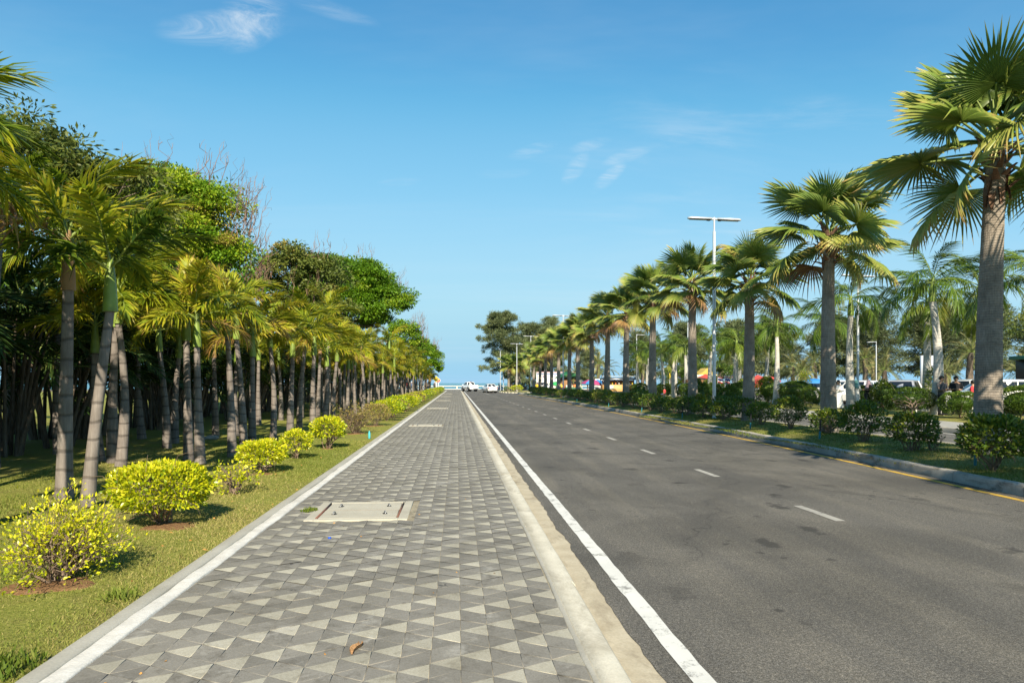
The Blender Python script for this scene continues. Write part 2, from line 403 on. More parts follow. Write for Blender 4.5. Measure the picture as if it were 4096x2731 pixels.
def m_conc(name, c1, c2, stain, scale=3.0, stain_amt=0.6, rough=0.9):
    k = NT(name); p = k.pos()
    a = k.noise(p, scale, 6, 0.65); b = k.noise(p, 60, 3, 0.6); s = k.noise(k.pos((1.0, 0.5, 1.6)), 2.6, 7, 0.72, 0.5)
    c = k.mix(k.rng(a, 0.3, 0.7), c1, c2); c = k.mix(k.rng(b, 0.4, 0.75, 0, 0.35), c, tuple(x * 0.7 for x in c1))
    c = k.mix(k.rng(s, 0.52, 0.68, 0, stain_amt), c, stain)
    M[name] = k.end(k.bsdf(c, rough, 0, 0.25, k.bump(k.math('ADD', b, k.math('MULTIPLY', a, 2.0)), 0.35, 0.006)))
m_conc('kerb_cream', (0.48, 0.45, 0.36), (0.66, 0.63, 0.53), (0.30, 0.27, 0.21), 3.5, 0.75)
m_conc('gutter_beige', (0.36, 0.31, 0.22), (0.50, 0.45, 0.34), (0.20, 0.165, 0.115), 3.0, 0.8)
m_conc('kerb_aged', (0.32, 0.29, 0.24), (0.50, 0.47, 0.40), (0.12, 0.09, 0.06), 2.2, 0.95)
m_conc('border_grey', (0.33, 0.32, 0.275), (0.42, 0.41, 0.36), (0.24, 0.225, 0.18), 2.0, 0.4)
m_conc('mortar_white', (0.52, 0.51, 0.47), (0.68, 0.67, 0.63), (0.36, 0.34, 0.30), 9.0, 0.5)
m_conc('cover_concrete', (0.38, 0.36, 0.295), (0.46, 0.44, 0.365), (0.29, 0.27, 0.215), 3.0, 0.4)
m_conc('walk_grey', (0.30, 0.29, 0.255), (0.40, 0.39, 0.35), (0.22, 0.2, 0.17), 1.5, 0.4)
m_conc('joint_sand', (0.22, 0.19, 0.13), (0.38, 0.34, 0.25), (0.08, 0.075, 0.055), 5.0, 0.9)
def m_tile(name, base):
    k = NT(name); p = k.pos()
    at = k.n('ShaderNodeAttribute', attribute_name='tint').outputs['Fac']; oi = k.n('ShaderNodeObjectInfo').outputs['Random']
    a = k.noise(p, 1.3, 5, 0.65, 0.5); b = k.noise(p, 95, 3, 0.75); s = k.noise(p, 6.5, 6, 0.7, 0.4)
    v = k.math('MULTIPLY', k.rng(at, 0, 1, 0.74, 1.16), k.rng(oi, 0, 1, 0.96, 1.04))
    hs = k.n('ShaderNodeHueSaturation'); k.set(hs.inputs['Color'], base); k.set(hs.inputs['Value'], v); c = hs.outputs[0]
    c = k.mix(k.rng(b, 0.42, 0.62, 0, 0.6), c, k.mix(1.0, c, (0.70, 0.69, 0.67), 'MULTIPLY'))
    c = k.mix(k.rng(a, 0.44, 0.60, 0, 0.6), c, k.mix(1.0, c, (0.74, 0.73, 0.70), 'MULTIPLY'))
    c = k.mix(k.rng(s, 0.54, 0.66, 0, 0.6), c, k.mix(1.0, c, (0.55, 0.53, 0.5), 'MULTIPLY'))
    c = k.mix(k.rng(k.noise(p, 3.1, 7, 0.75), 0.57, 0.68, 0, 0.5), c, (0.42, 0.41, 0.37))
    c = k.mix(k.rng(k.noise(p, 2.3, 5, 0.7, 1.0), 0.655, 0.70, 0, 0.8), c, (0.045, 0.043, 0.04))
    M[name] = k.end(k.bsdf(c, 0.82, 0, 0.3, k.bump(k.math('ADD', b, s), 0.3, 0.003)))
m_tile('tile_dark', (0.235, 0.224, 0.197))
m_tile('tile_light', (0.425, 0.405, 0.33))
def m_paint(name, col, under, wear=0.6):
    k = NT(name); p = k.pos()
    w = k.noise(p, 5, 8, 0.75); f = k.noise(p, 90, 3, 0.7)
    c = k.mix(k.rng(k.noise(p, 1.5, 4), 0.3, 0.7), col, tuple(x * 0.82 for x in col))
    c = k.mix(k.rng(k.math('ADD', w, k.math('MULTIPLY', f, 0.25)), wear, wear + 0.13), c, under)
    M[name] = k.end(k.bsdf(c, 0.75, 0, 0.3, k.bump(f, 0.3, 0.003)))
m_paint('paint_white', (0.66, 0.66, 0.62), (0.15, 0.145, 0.135), 0.66)
m_paint('paint_dash', (0.40, 0.385, 0.34), (0.10, 0.098, 0.09), 0.66)
m_paint('paint_yellow', (0.60, 0.38, 0.055), (0.13, 0.12, 0.10), 0.66)
def m_lawn(name, dryness):
    k = NT(name); p = k.pos()
    a = k.noise(p, 0.8, 5, 0.6, 0.4); b = k.noise(p, 34, 5, 0.75); c2 = k.noise(p, 4.0, 5, 0.65)
    c = k.ramp(b, [(0.25, (0.085, 0.105, 0.016)), (0.5, (0.225, 0.24, 0.05)), (0.75, (0.35, 0.33, 0.10))])
    c = k.mix(k.rng(k.math('ADD', a, k.math('MULTIPLY', c2, 0.5)), dryness, dryness + 0.28, 0, 0.8), c, k.ramp(b, [(0.25, (0.12, 0.095, 0.04)), (0.75, (0.34, 0.28, 0.11))]))
    c = k.mix(k.rng(k.noise(p, 1.7, 6, 0.7, 0.6), 0.66, 0.74, 0, 0.75), c, (0.17, 0.105, 0.06))
    M[name] = k.end(k.bsdf(c, 0.95, 0, 0.1, k.bump(b, 0.8, 0.03)))
m_lawn('lawn', 0.72)
m_lawn('verge', 0.62)
k = NT('soil'); p = k.pos(); b = k.noise(p, 25, 6, 0.75)
M['soil'] = k.end(k.bsdf(k.ramp(b, [(0.25, (0.09, 0.05, 0.03)), (0.5, (0.24, 0.135, 0.07)), (0.75, (0.36, 0.23, 0.11))]), 0.95, 0, 0.1, k.bump(b, 0.9, 0.03)))
k = NT('earth'); p = k.pos(); b = k.noise(p, 2, 6, 0.75)
M['earth'] = k.end(k.bsdf(k.ramp(b, [(0.3, (0.16, 0.13, 0.085)), (0.7, (0.30, 0.26, 0.18))]), 0.95, 0, 0.1))
k = NT('sea_water'); p = k.pos((1, 0.35, 1)); a = k.noise(p, 0.25, 6, 0.6); bg2 = k.noise(k.pos((0.1, 1, 1)), 0.004, 3)
M['sea_water'] = k.end(k.bsdf(k.mix(k.rng(bg2, 0.35, 0.65), (0.012, 0.125, 0.16), (0.02, 0.17, 0.20)), 0.22, 0, 0.35, k.bump(a, 0.7, 0.5)))
plain('white_metal', (0.62, 0.64, 0.66), 0.35, 0.3, 0.5, 0.05)
plain('grey_metal', (0.28, 0.29, 0.30), 0.45, 0.6, 0.5, 0.1)
plain('dark_metal', (0.05, 0.05, 0.05), 0.5, 0.3, 0.5, 0.1)
plain('rust', (0.17, 0.08, 0.06), 0.8, 0, 0.2, 0.3, 30)
plain('teal_pipe', (0.03, 0.20, 0.24), 0.5)
plain('black_plastic', (0.018, 0.018, 0.018), 0.5)
plain('white_paint', (0.78, 0.78, 0.75), 0.6, var=0.05)

# ------------------------------------------------------------------ ground sheets
MY = np.array([-30, 0, 5, 8.7, 12.6, 16, 21, 28, 38, 50, 60, 75, 90, 140.]); MX = np.array([6.6, 7.15, 7.42, 7.66, 7.92, 8.06, 8.2, 8.36, 8.5, 8.52, 8.48, 8.4, 8.32, 8.3])
_fy = np.arange(-30, 140.1, 0.25); _fx = np.interp(_fy, MY, MX); _kx = np.ones(25) / 25; _fx = np.convolve(np.pad(_fx, 12, 'edge'), _kx, 'valid')
def medx(y): return np.interp(y, _fy, _fx)
MEDW0 = 0.27                      # yellow line to kerb face
def medr(y): return 11.9 + 0 * np.asarray(y, float)
NOSE = 95.5

def grid_sheet(name, x0f, x1f, ys, z, mat, nx=2, zf=None, kind='structure', parent=None, jag=None):
    ys = np.asarray(ys, float); n = len(ys)
    x0 = np.array([x0f(y) for y in ys]) if callable(x0f) else np.full(n, float(x0f))
    x1 = np.array([x1f(y) for y in ys]) if callable(x1f) else np.full(n, float(x1f))
    if jag is not None: x0 = x0 + jag
    u = np.linspace(0, 1, nx)
    X = x0[:, None] * (1 - u) + x1[:, None] * u; Y = np.repeat(ys[:, None], nx, 1)
    Z = np.full_like(X, z) if zf is None else zf(X, Y)
    V = np.stack([X, Y, Z], -1).reshape(-1, 3)
    i = np.arange(n - 1)[:, None] * nx; j = np.arange(nx - 1)[None]
    F = np.stack([i + j, i + j + 1, i + nx + j + 1, i + nx + j], -1).reshape(-1, 4)
    g = Geo(); g.add(V, F); return ob(name, g.mesh(name, mat, smooth=nx > 2), parent, kind=kind if parent is None else None)

grid_sheet('ground', -220, 260, [-60, 30, 90, 183], -0.06, 'earth')
g = Geo(); g.add([(-30000, 181, -1.9), (30000, 181, -1.9), (30000, 30000, -1.9), (-30000, 30000, -1.9)], [(0, 1, 2, 3)])
ob('sea', g.mesh('sea', 'sea_water'), kind='structure')
# asphalt with a ragged left edge against the gutter
ys = np.arange(-6, 133, 0.12); r2 = np.random.default_rng(3)
jag = np.convolve(r2.normal(0, 0.02, len(ys) + 4), np.ones(5) / 5, 'valid')
grid_sheet('road', 1.10, 9.2, ys, 0.0, 'asphalt', 2, jag=jag + r2.normal(0, 0.006, len(ys)))
ROAD = bpy.data.objects['road']
grid_sheet('back_road', 11.75, 15.75, [-20, 40, 96], 0.0, 'asphalt_far')
grid_sheet('crossing_road', -60, 120, [132.9, 172], -0.004, 'asphalt_far')
grid_sheet('turning_road', 9.2, 15.74, [95.9, 132.8], 0.0, 'asphalt_far')
grid_sheet('parking_lot', 24.6, 120, [20, 60, 132.7], -0.012, 'asphalt_far')
grid_sheet('gutter', 0.86, lambda y: 1.19, [-6, 20, 60, 132], -0.004, 'gutter_beige')
# painted lines
def strip(name, xf, w, y0, y1, mat, z=0.004, step=1.0, wob=0.0):
    ys = np.arange(y0, y1 + step * 0.5, step); xs = np.array([xf(y) if callable(xf) else xf for y in ys])
    ww = w / 2 + r2.normal(0, wob, len(ys)); w2 = w / 2 + r2.normal(0, wob, len(ys))
    V = np.concatenate([np.stack([xs - ww, ys, np.full_like(ys, z)], -1), np.stack([xs + w2, ys, np.full_like(ys, z)], -1)])
    n = len(ys); i = np.arange(n - 1); g = Geo(); g.add(V, np.stack([i, i + n, i + n + 1, i + 1], -1)); return ob(name, g.mesh(name, mat), ROAD)
strip('edge_line', 1.315, 0.125, -4, 128, 'paint_white', 0.004, 0.15, 0.003)
strip('median_line', lambda y: float(medx(y)), 0.115, -4, 93, 'paint_yellow', 0.004, 0.3, 0.003)
gd = Geo(); gd.add([(-0.055, 0, 0), (0.06, 0, 0), (0.05, 1.0, 0), (-0.06, 1.0, 0)], [(0, 1, 2, 3)]); dash_me = gd.mesh('lane_dash', 'paint_dash')
for i in range(23):
    ob('lane_dash', dash_me, ROAD, (4.43, 7.58 + 3.76 * i, 0.004))
strip('lane_line', 4.44, 0.11, 94, 112, 'paint_dash', 0.004, 1.0)

# ------------------------------------------------------------------ path of triangular pavers
PZ = 0.12
path = grid_sheet('path', -1.99, 0.70, [-3, 30, 80, 131.6], PZ - 0.007, 'joint_sand')
TW, TP, TX0, TY0 = 0.1625, 0.1876, 0.02 - 0.1625, 3.63
COVERS = [(-1.09, 8.02, 1.10, 1.12), (-1.09, 24.0, 1.12, 0.9), (-1.12, 40.1, 1.2, 0.9), (-1.15, 57.9, 1.2, 0.9), (-1.2, 75.5, 1.2, 0.9), (-1.2, 93, 1.2, 0.9)]
def in_cover(x, y):
    return any(abs(x - cx) < w / 2 + 0.03 and abs(y - cy) < d / 2 + 0.03 for cx, cy, w, d in COVERS)
gapx, gapy = 0.0022, 0.003
def tri_piece(left):
    # local triangle around its centroid-ish origin; left: points to the left
    w, p = TW, TP
    if left: base = np.array([(0, 0), (w, -p / 2), (w, p / 2)])
    else: base = np.array([(w, 0), (0, p / 2), (0, -p / 2)])
    c = base.mean(0); ins = lambda k: c + (base - c) * (1 - k)
    return ins(0.018), ins(0.045), c
def tri_geo(g, left, off, z, m, t, tilt):
    o, i, c = tri_piece(left)
    V = np.concatenate([np.c_[o, np.full(3, -0.0004)], np.c_[i, np.zeros(3)], np.c_[o, np.full(3, -0.02)]])
    V[:, 2] += (V[:, 0] - c[0]) * tilt[0] + (V[:, 1] - c[1]) * tilt[1]
    V = V + np.array([off[0], off[1], z])
    g.add(V, [(3, 4, 5)], m, t); g.add(V, [(0, 1, 4, 3), (1, 2, 5, 4), (2, 0, 3, 5), (6, 7, 1, 0), (7, 8, 2, 1), (8, 6, 0, 2)], m, t)
tile_me = {}
for left in (0, 1):
    for light in (0, 1):
        for v in range(4):
            g = Geo(); tri_geo(g, left, (0, 0), 0, 0, (0.15, 0.42, 0.55, 0.72)[v], (r2.normal(0, 0.006), r2.normal(0, 0.006)))
            tile_me[left, light, v] = g.mesh('tile', 'tile_light' if light else 'tile_dark', tint=True)
cand = []
for ci in range(-11, 5):
    x0 = TX0 + ci * TW
    for kk in range(-8, 690):
        y = TY0 + kk * TP + ci * TP / 2
        cand.append((1, x0, y, int(kk % 2 == 0))); cand.append((0, x0, y + TP / 2, 0))
cand = [c for c in cand if -2 < c[2] < 131.4 and not in_cover(c[1] + TW / 2, c[2])]
def vis(c):
    # frame bounds at the bottom of the picture: nearest visible pavers
    x, y = c[1] + TW / 2, c[2]; a = math.atan(55 / 683.0)
    d = y * math.cos(a) + x * math.sin(a); l = x * math.cos(a) - y * math.sin(a)
    return d > 3.36 and abs(l / max(d, 0.01)) < 0.76
near = sorted([c for c in cand if vis(c)], key=lambda c: c[2])[:300]
nearset = set(near); gl = Geo(); rest = [c for c in cand if c not in nearset]
for c in near:
    ob('tile', tile_me[c[0], c[3], int(r2.choice([0, 1, 1, 2, 2, 2, 3]))], path, (c[1], c[2], PZ + r2.normal(0, 0.0012) - (0.004 if r2.random() < 0.05 else 0)))
TRI = {l: tri_piece(l) for l in (0, 1)}
for left in (0, 1):
    for light in (0, 1):
        A = np.array([(c[1], c[2]) for c in rest if c[0] == left and c[3] == light])
        if not len(A): continue
        o, i, cc = TRI[left]; n = len(A)
        B = np.concatenate([np.c_[o, np.full(3, -0.0004)], np.c_[i, np.zeros(3)], np.c_[o, np.full(3, -0.02)]])
        V = np.repeat(B[None], n, 0); tl = r2.normal(0, 0.006, (n, 2))
        V[:, :, 2] += (V[:, :, 0] - cc[0]) * tl[:, :1] + (V[:, :, 1] - cc[1]) * tl[:, 1:]
        V[:, :, :2] += A[:, None]; V[:, :, 2] += PZ + r2.normal(0, 0.0012, (n, 1))
        tt = np.repeat(np.clip(r2.normal(0.5, 0.19, n), 0, 1), 9); off = np.arange(n)[:, None, None] * 9
        vb = V.reshape(-1, 3); gl.add(vb, (off + np.array([[3, 4, 5]])).reshape(-1, 3), light, tt)
        gl.L.append((off + np.array([(0, 1, 4, 3), (1, 2, 5, 4), (2, 0, 3, 5)])).reshape(-1) + gl.n - len(vb)); gl.T.append(np.full(n * 3, 4)); gl.Mi.append(np.full(n * 3, light))
ob('paving', gl.mesh('paving', ['tile_dark', 'tile_light'], tint=True), path, kind='stuff')

# concrete edging of the path: left border (two strips), right kerb in lengths
def ragged(name, x0, x1, y0, y1, z0, z1, mat, par, step=0.25, wob=0.004, label=None):
    ys = np.arange(y0, y1 + 0.01, step); n = len(ys)
    a = x0 + np.convolve(r2.normal(0, wob, n + 4), np.ones(5) / 5, 'valid'); b = x1 + np.convolve(r2.normal(0, wob, n + 4), np.ones(5) / 5, 'valid'); dz = np.convolve(r2.normal(0, wob * 0.6, n + 4), np.ones(5) / 5, 'valid')
    ch = 0.008
    cols = [(a, np.full(n, z0)), (a, z1 - ch + dz), (a + ch, z1 + dz), (b - ch, z1 + dz), (b, z1 - ch + dz), (b, np.full(n, z0))]
    V = np.stack([np.stack([x, ys, z], -1) for x, z in cols], 1).reshape(-1, 3); k = len(cols)
    i = np.arange(n - 1)[:, None] * k; j = np.arange(k - 1)[None]
    g = Geo(); g.add(V, np.stack([i + j + k, i + j + k + 1, i + j + 1, i + j], -1).reshape(-1, 4)[:, ::-1])
    return ob(name, g.mesh(name, mat), par)
ragged('border', -2.165, -2.05, -3, 131.5, -0.05, PZ + 0.016, 'border_grey', path, 0.2, 0.004)
ragged('mortar_strip', -2.049, -1.93, -3, 131.5, 0.0, PZ + 0.010, 'mortar_white', path, 0.1, 0.010)
kerbL = grid_sheet('kerb', 0.672, 0.86, [-3, 60, 131.6], PZ - 0.05, 'joint_sand')
ragged('mortar_strip', 0.672, 0.74, -3, 131.5, 0.0, PZ + 0.004, 'border_grey', kerbL, 0.1, 0.008)
kv = []
for v in range(4):
    gk = Geo(); L = 1.99; ys = np.linspace(-0.003, L + 0.006, 12); ch = 0.022
    dx = np.convolve(r2.normal(0, 0.006, 16), np.ones(5) / 5, 'valid'); dz = np.convolve(r2.normal(0, 0.004, 16), np.ones(5) / 5, 'valid')
    cols = [(dx * 0.4, 0 * ys - 0.17), (dx * 0.4, dz), (0.14 + dx, dz + 0.002), (0.14 + ch + dx, dz - ch), (0.14 + ch + dx + 0.008, 0 * ys - 0.17)]
    V = np.stack([np.stack([x + 0 * ys, ys, z], -1) for x, z in cols], 1).reshape(-1, 3); kk = len(cols)
    i = np.arange(11)[:, None] * kk; j = np.arange(kk - 1)[None]
    gk.add(V, np.stack([i + j, i + j + 1, i + kk + j + 1, i + kk + j], -1).reshape(-1, 4)[:, ::-1]); gk.add(V, [tuple(range(kk)), tuple(range(11 * kk + kk - 1, 11 * kk - 1, -1))])
    kv.append(gk.mesh('kerb_stone', 'kerb_cream'))
for i in range(66):
    ob('kerb_stone', kv[i % 4], kerbL, (0.705 + r2.normal(0, 0.003), -1 + 2.0 * i, PZ + 0.012))

# inspection covers
for ci, (cx, cy, w, d) in enumerate(COVERS):
    words = ['nearest concrete inspection cover with four iron lifting lugs set in the path', 'second nearest concrete inspection cover in the path', 'third concrete inspection cover along the path', 'fourth concrete inspection cover along the path', 'fifth concrete inspection cover along the path', 'farthest concrete inspection cover along the path'][ci]
    e = empty('inspection_cover', (cx, cy, PZ), 0, words, 'manhole cover', 'covers along the path')
    g = Geo(); f = 0.10
    for c_, s_ in (((-w / 2 + f / 2, 0), (f, d)), ((w / 2 - f / 2, 0), (f, d)), ((0, -d / 2 + f / 2 * 0.8), (w - 2 * f - 0.004, f * 0.8)), ((0, d / 2 - f / 2 * 0.8), (w - 2 * f - 0.004, f * 0.8))):
        box(g, (c_[0], c_[1], -0.01), (s_[0], s_[1], 0.045), bev=0.004)
    ob('frame', g.mesh('frame', 'cover_concrete'), e)
    iw, idp = w - 2 * f - 0.05, d - 1.6 * f - 0.02
    g = Geo()
    for sx in (-1, 1): box(g, (sx * (iw / 2 + 0.0135), 0, -0.005), (0.011, idp, 0.042))
    box(g, (0, 0, -0.01), (iw, 0.010, 0.040)); ob('rusty_edging', g.mesh('rusty_edging', 'rust'), e, label='rust red steel edge strips')
    gs = Geo(); box(gs, (0, 0, -0.012), (iw - 0.008, idp / 2 - 0.012, 0.046), bev=0.005); slab = gs.mesh('slab', 'cover_concrete')
    gq = Geo(); box(gq, (0, 0, 0.0), (0.05, 0.065, 0.004)); gqm = gq.mesh('lug_pocket', 'dark_metal')
    gz = Geo(); a = np.linspace(0, math.pi, 7); tube(gz, np.stack([0 * a + 0.0, -0.03 * np.cos(a), 0.004 + 0.022 * np.sin(a)], -1), 0.007, 6); gzm = gz.mesh('lifting_lug', 'grey_metal')
    for sy in (-1, 1):
        s_ = ob('slab', slab, e, (0, sy * idp / 4, 0))
        if ci < 2:
            for sx in (-1, 1):
                ob('lug_pocket', gqm, s_, (sx * iw * 0.33, 0.0, 0.0125), (0, 0, 0.2 * sx)); ob('lifting_lug', gzm, s_, (sx * iw * 0.33, 0.0, 0.0125), (0, 0, 0.3 * sx))

# ------------------------------------------------------------------ lawns
def lawn_z(X, Y): return 0.105 + 0.02 * np.sin(X * 1.3 + Y * 0.4) * np.clip((-2.4 - X) / 1.5, 0, 1) + 0.012 * np.sin(Y * 1.7 + X) * np.clip((-2.4 - X) / 0.6, 0, 1)
grid_sheet('lawn', -70, -2.15, np.concatenate([np.arange(-40, 40, 0.5), np.arange(40, 132, 2)]), 0, 'lawn', 120, lawn_z)
def med_z(X, Y):
    a = medx(Y) + MEDW0 + 0.16; b = medr(Y) - 0.16; u = np.clip((X - a) / (b - a), 0, 1)
    return 0.13 + 0.10 * np.sin(u * math.pi) + 0.02 * np.sin(Y * 1.1 + X * 2)
def nose_in(y): return 0 if y < NOSE - 1.6 else (1 - math.sqrt(max(0, 1 - ((y - NOSE + 1.6) / 1.6) ** 2))) * 1.6
grid_sheet('median', lambda y: float(medx(y)) + MEDW0 + 0.15 + nose_in(y), lambda y: 11.75 - nose_in(y), np.concatenate([np.arange(-20, 93.5, 0.6), np.arange(93.6, 95.5, 0.15)]), 0, 'verge', 14, med_z)
# aged median kerb in lengths
kerbM = empty('median_kerb', (0, 0, 0), 0, None, None); kerbM['kind'] = 'structure'
kw = []
for v in range(5):
    gk = Geo(); L = 1.5; ys = np.linspace(0.004, L - 0.004, 10); ch = 0.018
    dx = np.convolve(r2.normal(0, 0.009, 14), np.ones(5) / 5, 'valid'); dz = np.convolve(r2.normal(0, 0.008, 14), np.ones(5) / 5, 'valid')
    cols = [(dx - 0.01, 0 * ys - 0.2), (dx, dz - ch * 1.5), (ch + dx, dz), (0.15 + dx * 0.3, dz), (0.16 + 0 * ys, 0 * ys - 0.2)]
    V = np.stack([np.stack([x + 0 * ys, ys, z], -1) for x, z in cols], 1).reshape(-1, 3); kk = len(cols)
    i = np.arange(9)[:, None] * kk; j = np.arange(kk - 1)[None]
    gk.add(V, np.stack([i + j, i + j + 1, i + kk + j + 1, i + kk + j], -1).reshape(-1, 4)[:, ::-1]); gk.add(V, [tuple(range(kk)), tuple(range(9 * kk + kk - 1, 9 * kk - 1, -1))])
    kw.append(gk.mesh('kerb_stone', 'kerb_aged'))
y = -6.0
while y < NOSE - 1.7:
    x = float(medx(y)) + MEDW0; x2 = float(medx(y + 1.5)) + MEDW0
    ob('kerb_stone', kw[int(r2.integers(5))], kerbM, (x, y, 0.165), (0, 0, -math.atan((x2 - x) / 1.5))); y += 1.5
y = 4.0
while y < NOSE - 1.7:
    ob('kerb_stone', kw[int(r2.integers(5))], kerbM, (11.9, y + 1.5, 0.165), (0, 0, math.pi)); y += 1.5
gn = Geo(); xa = float(medx(NOSE)) + MEDW0; cx = (xa + 11.9) / 2; rr = (11.9 - xa) / 2; a = np.linspace(0, math.pi, 17)
def arc_kerb(g, cx, cy, rx, ry, a):
    for i in range(len(a) - 1):
        P = [(cx + (rx - q) * math.cos(t), cy + (ry - q) * math.sin(t)) for t in (a[i], a[i + 1]) for q in (0, 0.15)]
        poly(g, [(P[0][0], P[0][1], -0.03), (P[2][0], P[2][1], -0.03), (P[3][0], P[3][1], -0.03), (P[1][0], P[1][1], -0.03)], (0, 0, 0.19))
arc_kerb(gn, cx, NOSE - 1.7, rr, 1.9, a); ob('nose_kerb', gn.mesh('nose_kerb', 'kerb_aged'), kerbM)
# far island where the road forks
gi = Geo(); N_ = 32; a = np.linspace(0, 2 * math.pi, N_, endpoint=False); IX, IY, IRX, IRY = 10.3, 119.0, 2.9, 13.0
ring = np.stack([IX + IRX * np.sign(np.cos(a)) * np.abs(np.cos(a)) ** 0.8, IY + IRY * np.sin(a), 0 * a + 0.15], -1)
gi.add(np.concatenate([ring, [[IX, IY, 0.24]]]), [(i, (i + 1) % N_, N_) for i in range(N_)])
isl = ob('island', gi.mesh('island', 'verge'), kind='structure')
gi = Geo()
for i in range(N_):
    p, q = ring[i], ring[(i + 1) % N_]; po = p + (p - np.array([IX, IY, 0.15])) * 0.045; qo = q + (q - np.array([IX, IY, 0.15])) * 0.045
    poly(gi, [(po[0], po[1], -0.02), (qo[0], qo[1], -0.02), (q[0], q[1], -0.02), (p[0], p[1], -0.02)], (0, 0, 0.185))
ob('island_kerb', gi.mesh('island_kerb', 'kerb_cream'), isl)

# right hand pavement, grass strip
walk = grid_sheet('pavement', 15.9, 18.4, [-10, 50, 96], 0.16, 'walk_grey')
kerbR = empty('pavement_kerb', (0, 0, 0), 0, None, None); kerbR['kind'] = 'structure'
for i in range(68): ob('kerb_stone', kw[i % 5], kerbR, (15.74, -6 + 1.5 * i, 0.17))
gl2 = Geo(); box(gl2, (0, 0, 0), (0.012, 1.24, 0.0015)); slab_j = gl2.mesh('slab_joint', 'joint_sand')
strip('edge_line', 15.45, 0.10, 5, 94, 'paint_white', 0.004, 1.0)
grid_sheet('grass_strip', 18.4, 24.6, np.arange(-10, 97, 1.0), 0, 'verge', 10, lambda X, Y: 0.155 + 0.03 * np.sin(X + Y * 0.7))
grid_sheet('promenade', -60, 120, [172, 182.6], 0.09, 'walk_grey')
gk = Geo(); box(gk, (30, 171.9, 0.02), (180, 0.2, 0.16)); kb = ob('promenade_kerb', gk.mesh('promenade_kerb', 'white_paint'), kind='structure')
# soil patches under shrubs are laid by the shrubs themselves
def soil_patch(x, y, r, z, par=None):
    g = Geo(); n = 22; a = np.linspace(0, 2 * math.pi, n, endpoint=False); R = r * (1 + 0.25 * np.convolve(np.tile(r2.normal(size=n), 3), np.ones(3) / 3, 'same')[n:2 * n])
    V = np.stack([R * np.cos(a), R * np.sin(a) * 0.8, 0 * a - 0.025], -1); Vi = np.stack([R * 0.7 * np.cos(a), R * 0.7 * np.sin(a) * 0.8, 0 * a + 0.006 + r2.uniform(0, 0.008, n)], -1)
    g.add(np.concatenate([V, Vi, [[0, 0, 0.02]]]), [(i, (i + 1) % n, n + (i + 1) % n, n + i) for i in range(n)]); g.add(np.concatenate([V, Vi, [[0, 0, 0.02]]]), [(n + i, n + (i + 1) % n, 2 * n) for i in range(n)])
    return ob('soil_patch', g.mesh('soil_patch', 'soil', smooth=True), par, (x, y, z), kind='structure')
# ------------------------------------------------------------------ palms: fronds
def fan_frond(seed, R=0.95, petl=0.75, nseg=44, tint=0.22, dry=0.0, droop=0.25, span=128, pitch=0.0):
    r = np.random.default_rng(seed); g = Geo()
    s = np.linspace(0, 1, 6); pet = np.stack([petl * s, 0 * s, -0.06 * s * s], -1)
    tube(g, pet, np.linspace(0.028, 0.014, 6), 5, 1)
    hub = pet[-1]
    th = np.linspace(-span, span, nseg + 1) * math.pi / 180
    st = np.array([0.02, 0.24, 0.50, 0.76, 1.0]); wf = np.array([1, 1, 0.92, 0.5, 0.02])
    fold = r.normal(0, 0.1)
    for i in range(nseg):
        tm = (th[i] + th[i + 1]) / 2; dt = (th[i + 1] - th[i]) / 2
        Rm = R * (1 - 0.30 * abs(tm) / RAD(span)) * r.uniform(0.90, 1.06)
        dr = droop * r.uniform(0.5, 1.7) + (0.35 if r.random() < 0.08 else 0); tw = r.normal(0, 0.05)
        rr = st * Rm; V = []; tt = []
        tip = min(1, tint + r.normal(0, 0.06) + dry)
        for k in range(5):
            a = tm + tw * max(0, st[k] - 0.5)
            w = math.tan(dt) * rr[k] * wf[k] if k < 3 else math.tan(dt) * rr[2] * wf[k]
            c = np.array([math.cos(a), math.sin(a)]) * rr[k]; n = np.array([-math.sin(a), math.cos(a)])
            lat = abs(math.sin(a)) * rr[k]
            z = -0.22 * lat * lat / R + 0.10 * rr[k] * (1 if abs(tm) < 1 else 0.4) - dr * R * max(0, st[k] - 0.42) ** 2 * 1.6
            z += -0.25 * max(0, st[k] - 0.1) * rr[k] * max(0, math.cos(tm)) * 0.5
            ridge = 0.012 + 0.018 * min(st[k], 0.5)
            for q, dz in ((-1, -ridge), (0, ridge), (1, -ridge)):
                V.append((hub[0] + c[0] + n[0] * w * q, c[1] + n[1] * w * q, hub[2] + z + dz * (1 if k < 4 else 0)))
                tt.append(min(1, max(0, tip + (0.10 if k == 3 else 0.30 if k == 4 else 0) * (1 if r.random() < 0.85 else 2))))
        F = []
        for k in range(4):
            for q in range(2): F.append((k * 3 + q, k * 3 + q + 1, k * 3 + 4 + q, k * 3 + 3 + q))
        V = np.array(V); cp, sp_ = math.cos(pitch), math.sin(pitch); dx_, dz_ = V[:, 0] - hub[0], V[:, 2] - hub[2]
        V[:, 0] = hub[0] + dx_ * cp + dz_ * sp_; V[:, 2] = hub[2] - dx_ * sp_ + dz_ * cp
        g.add(V, F, 0, tt)
    return g

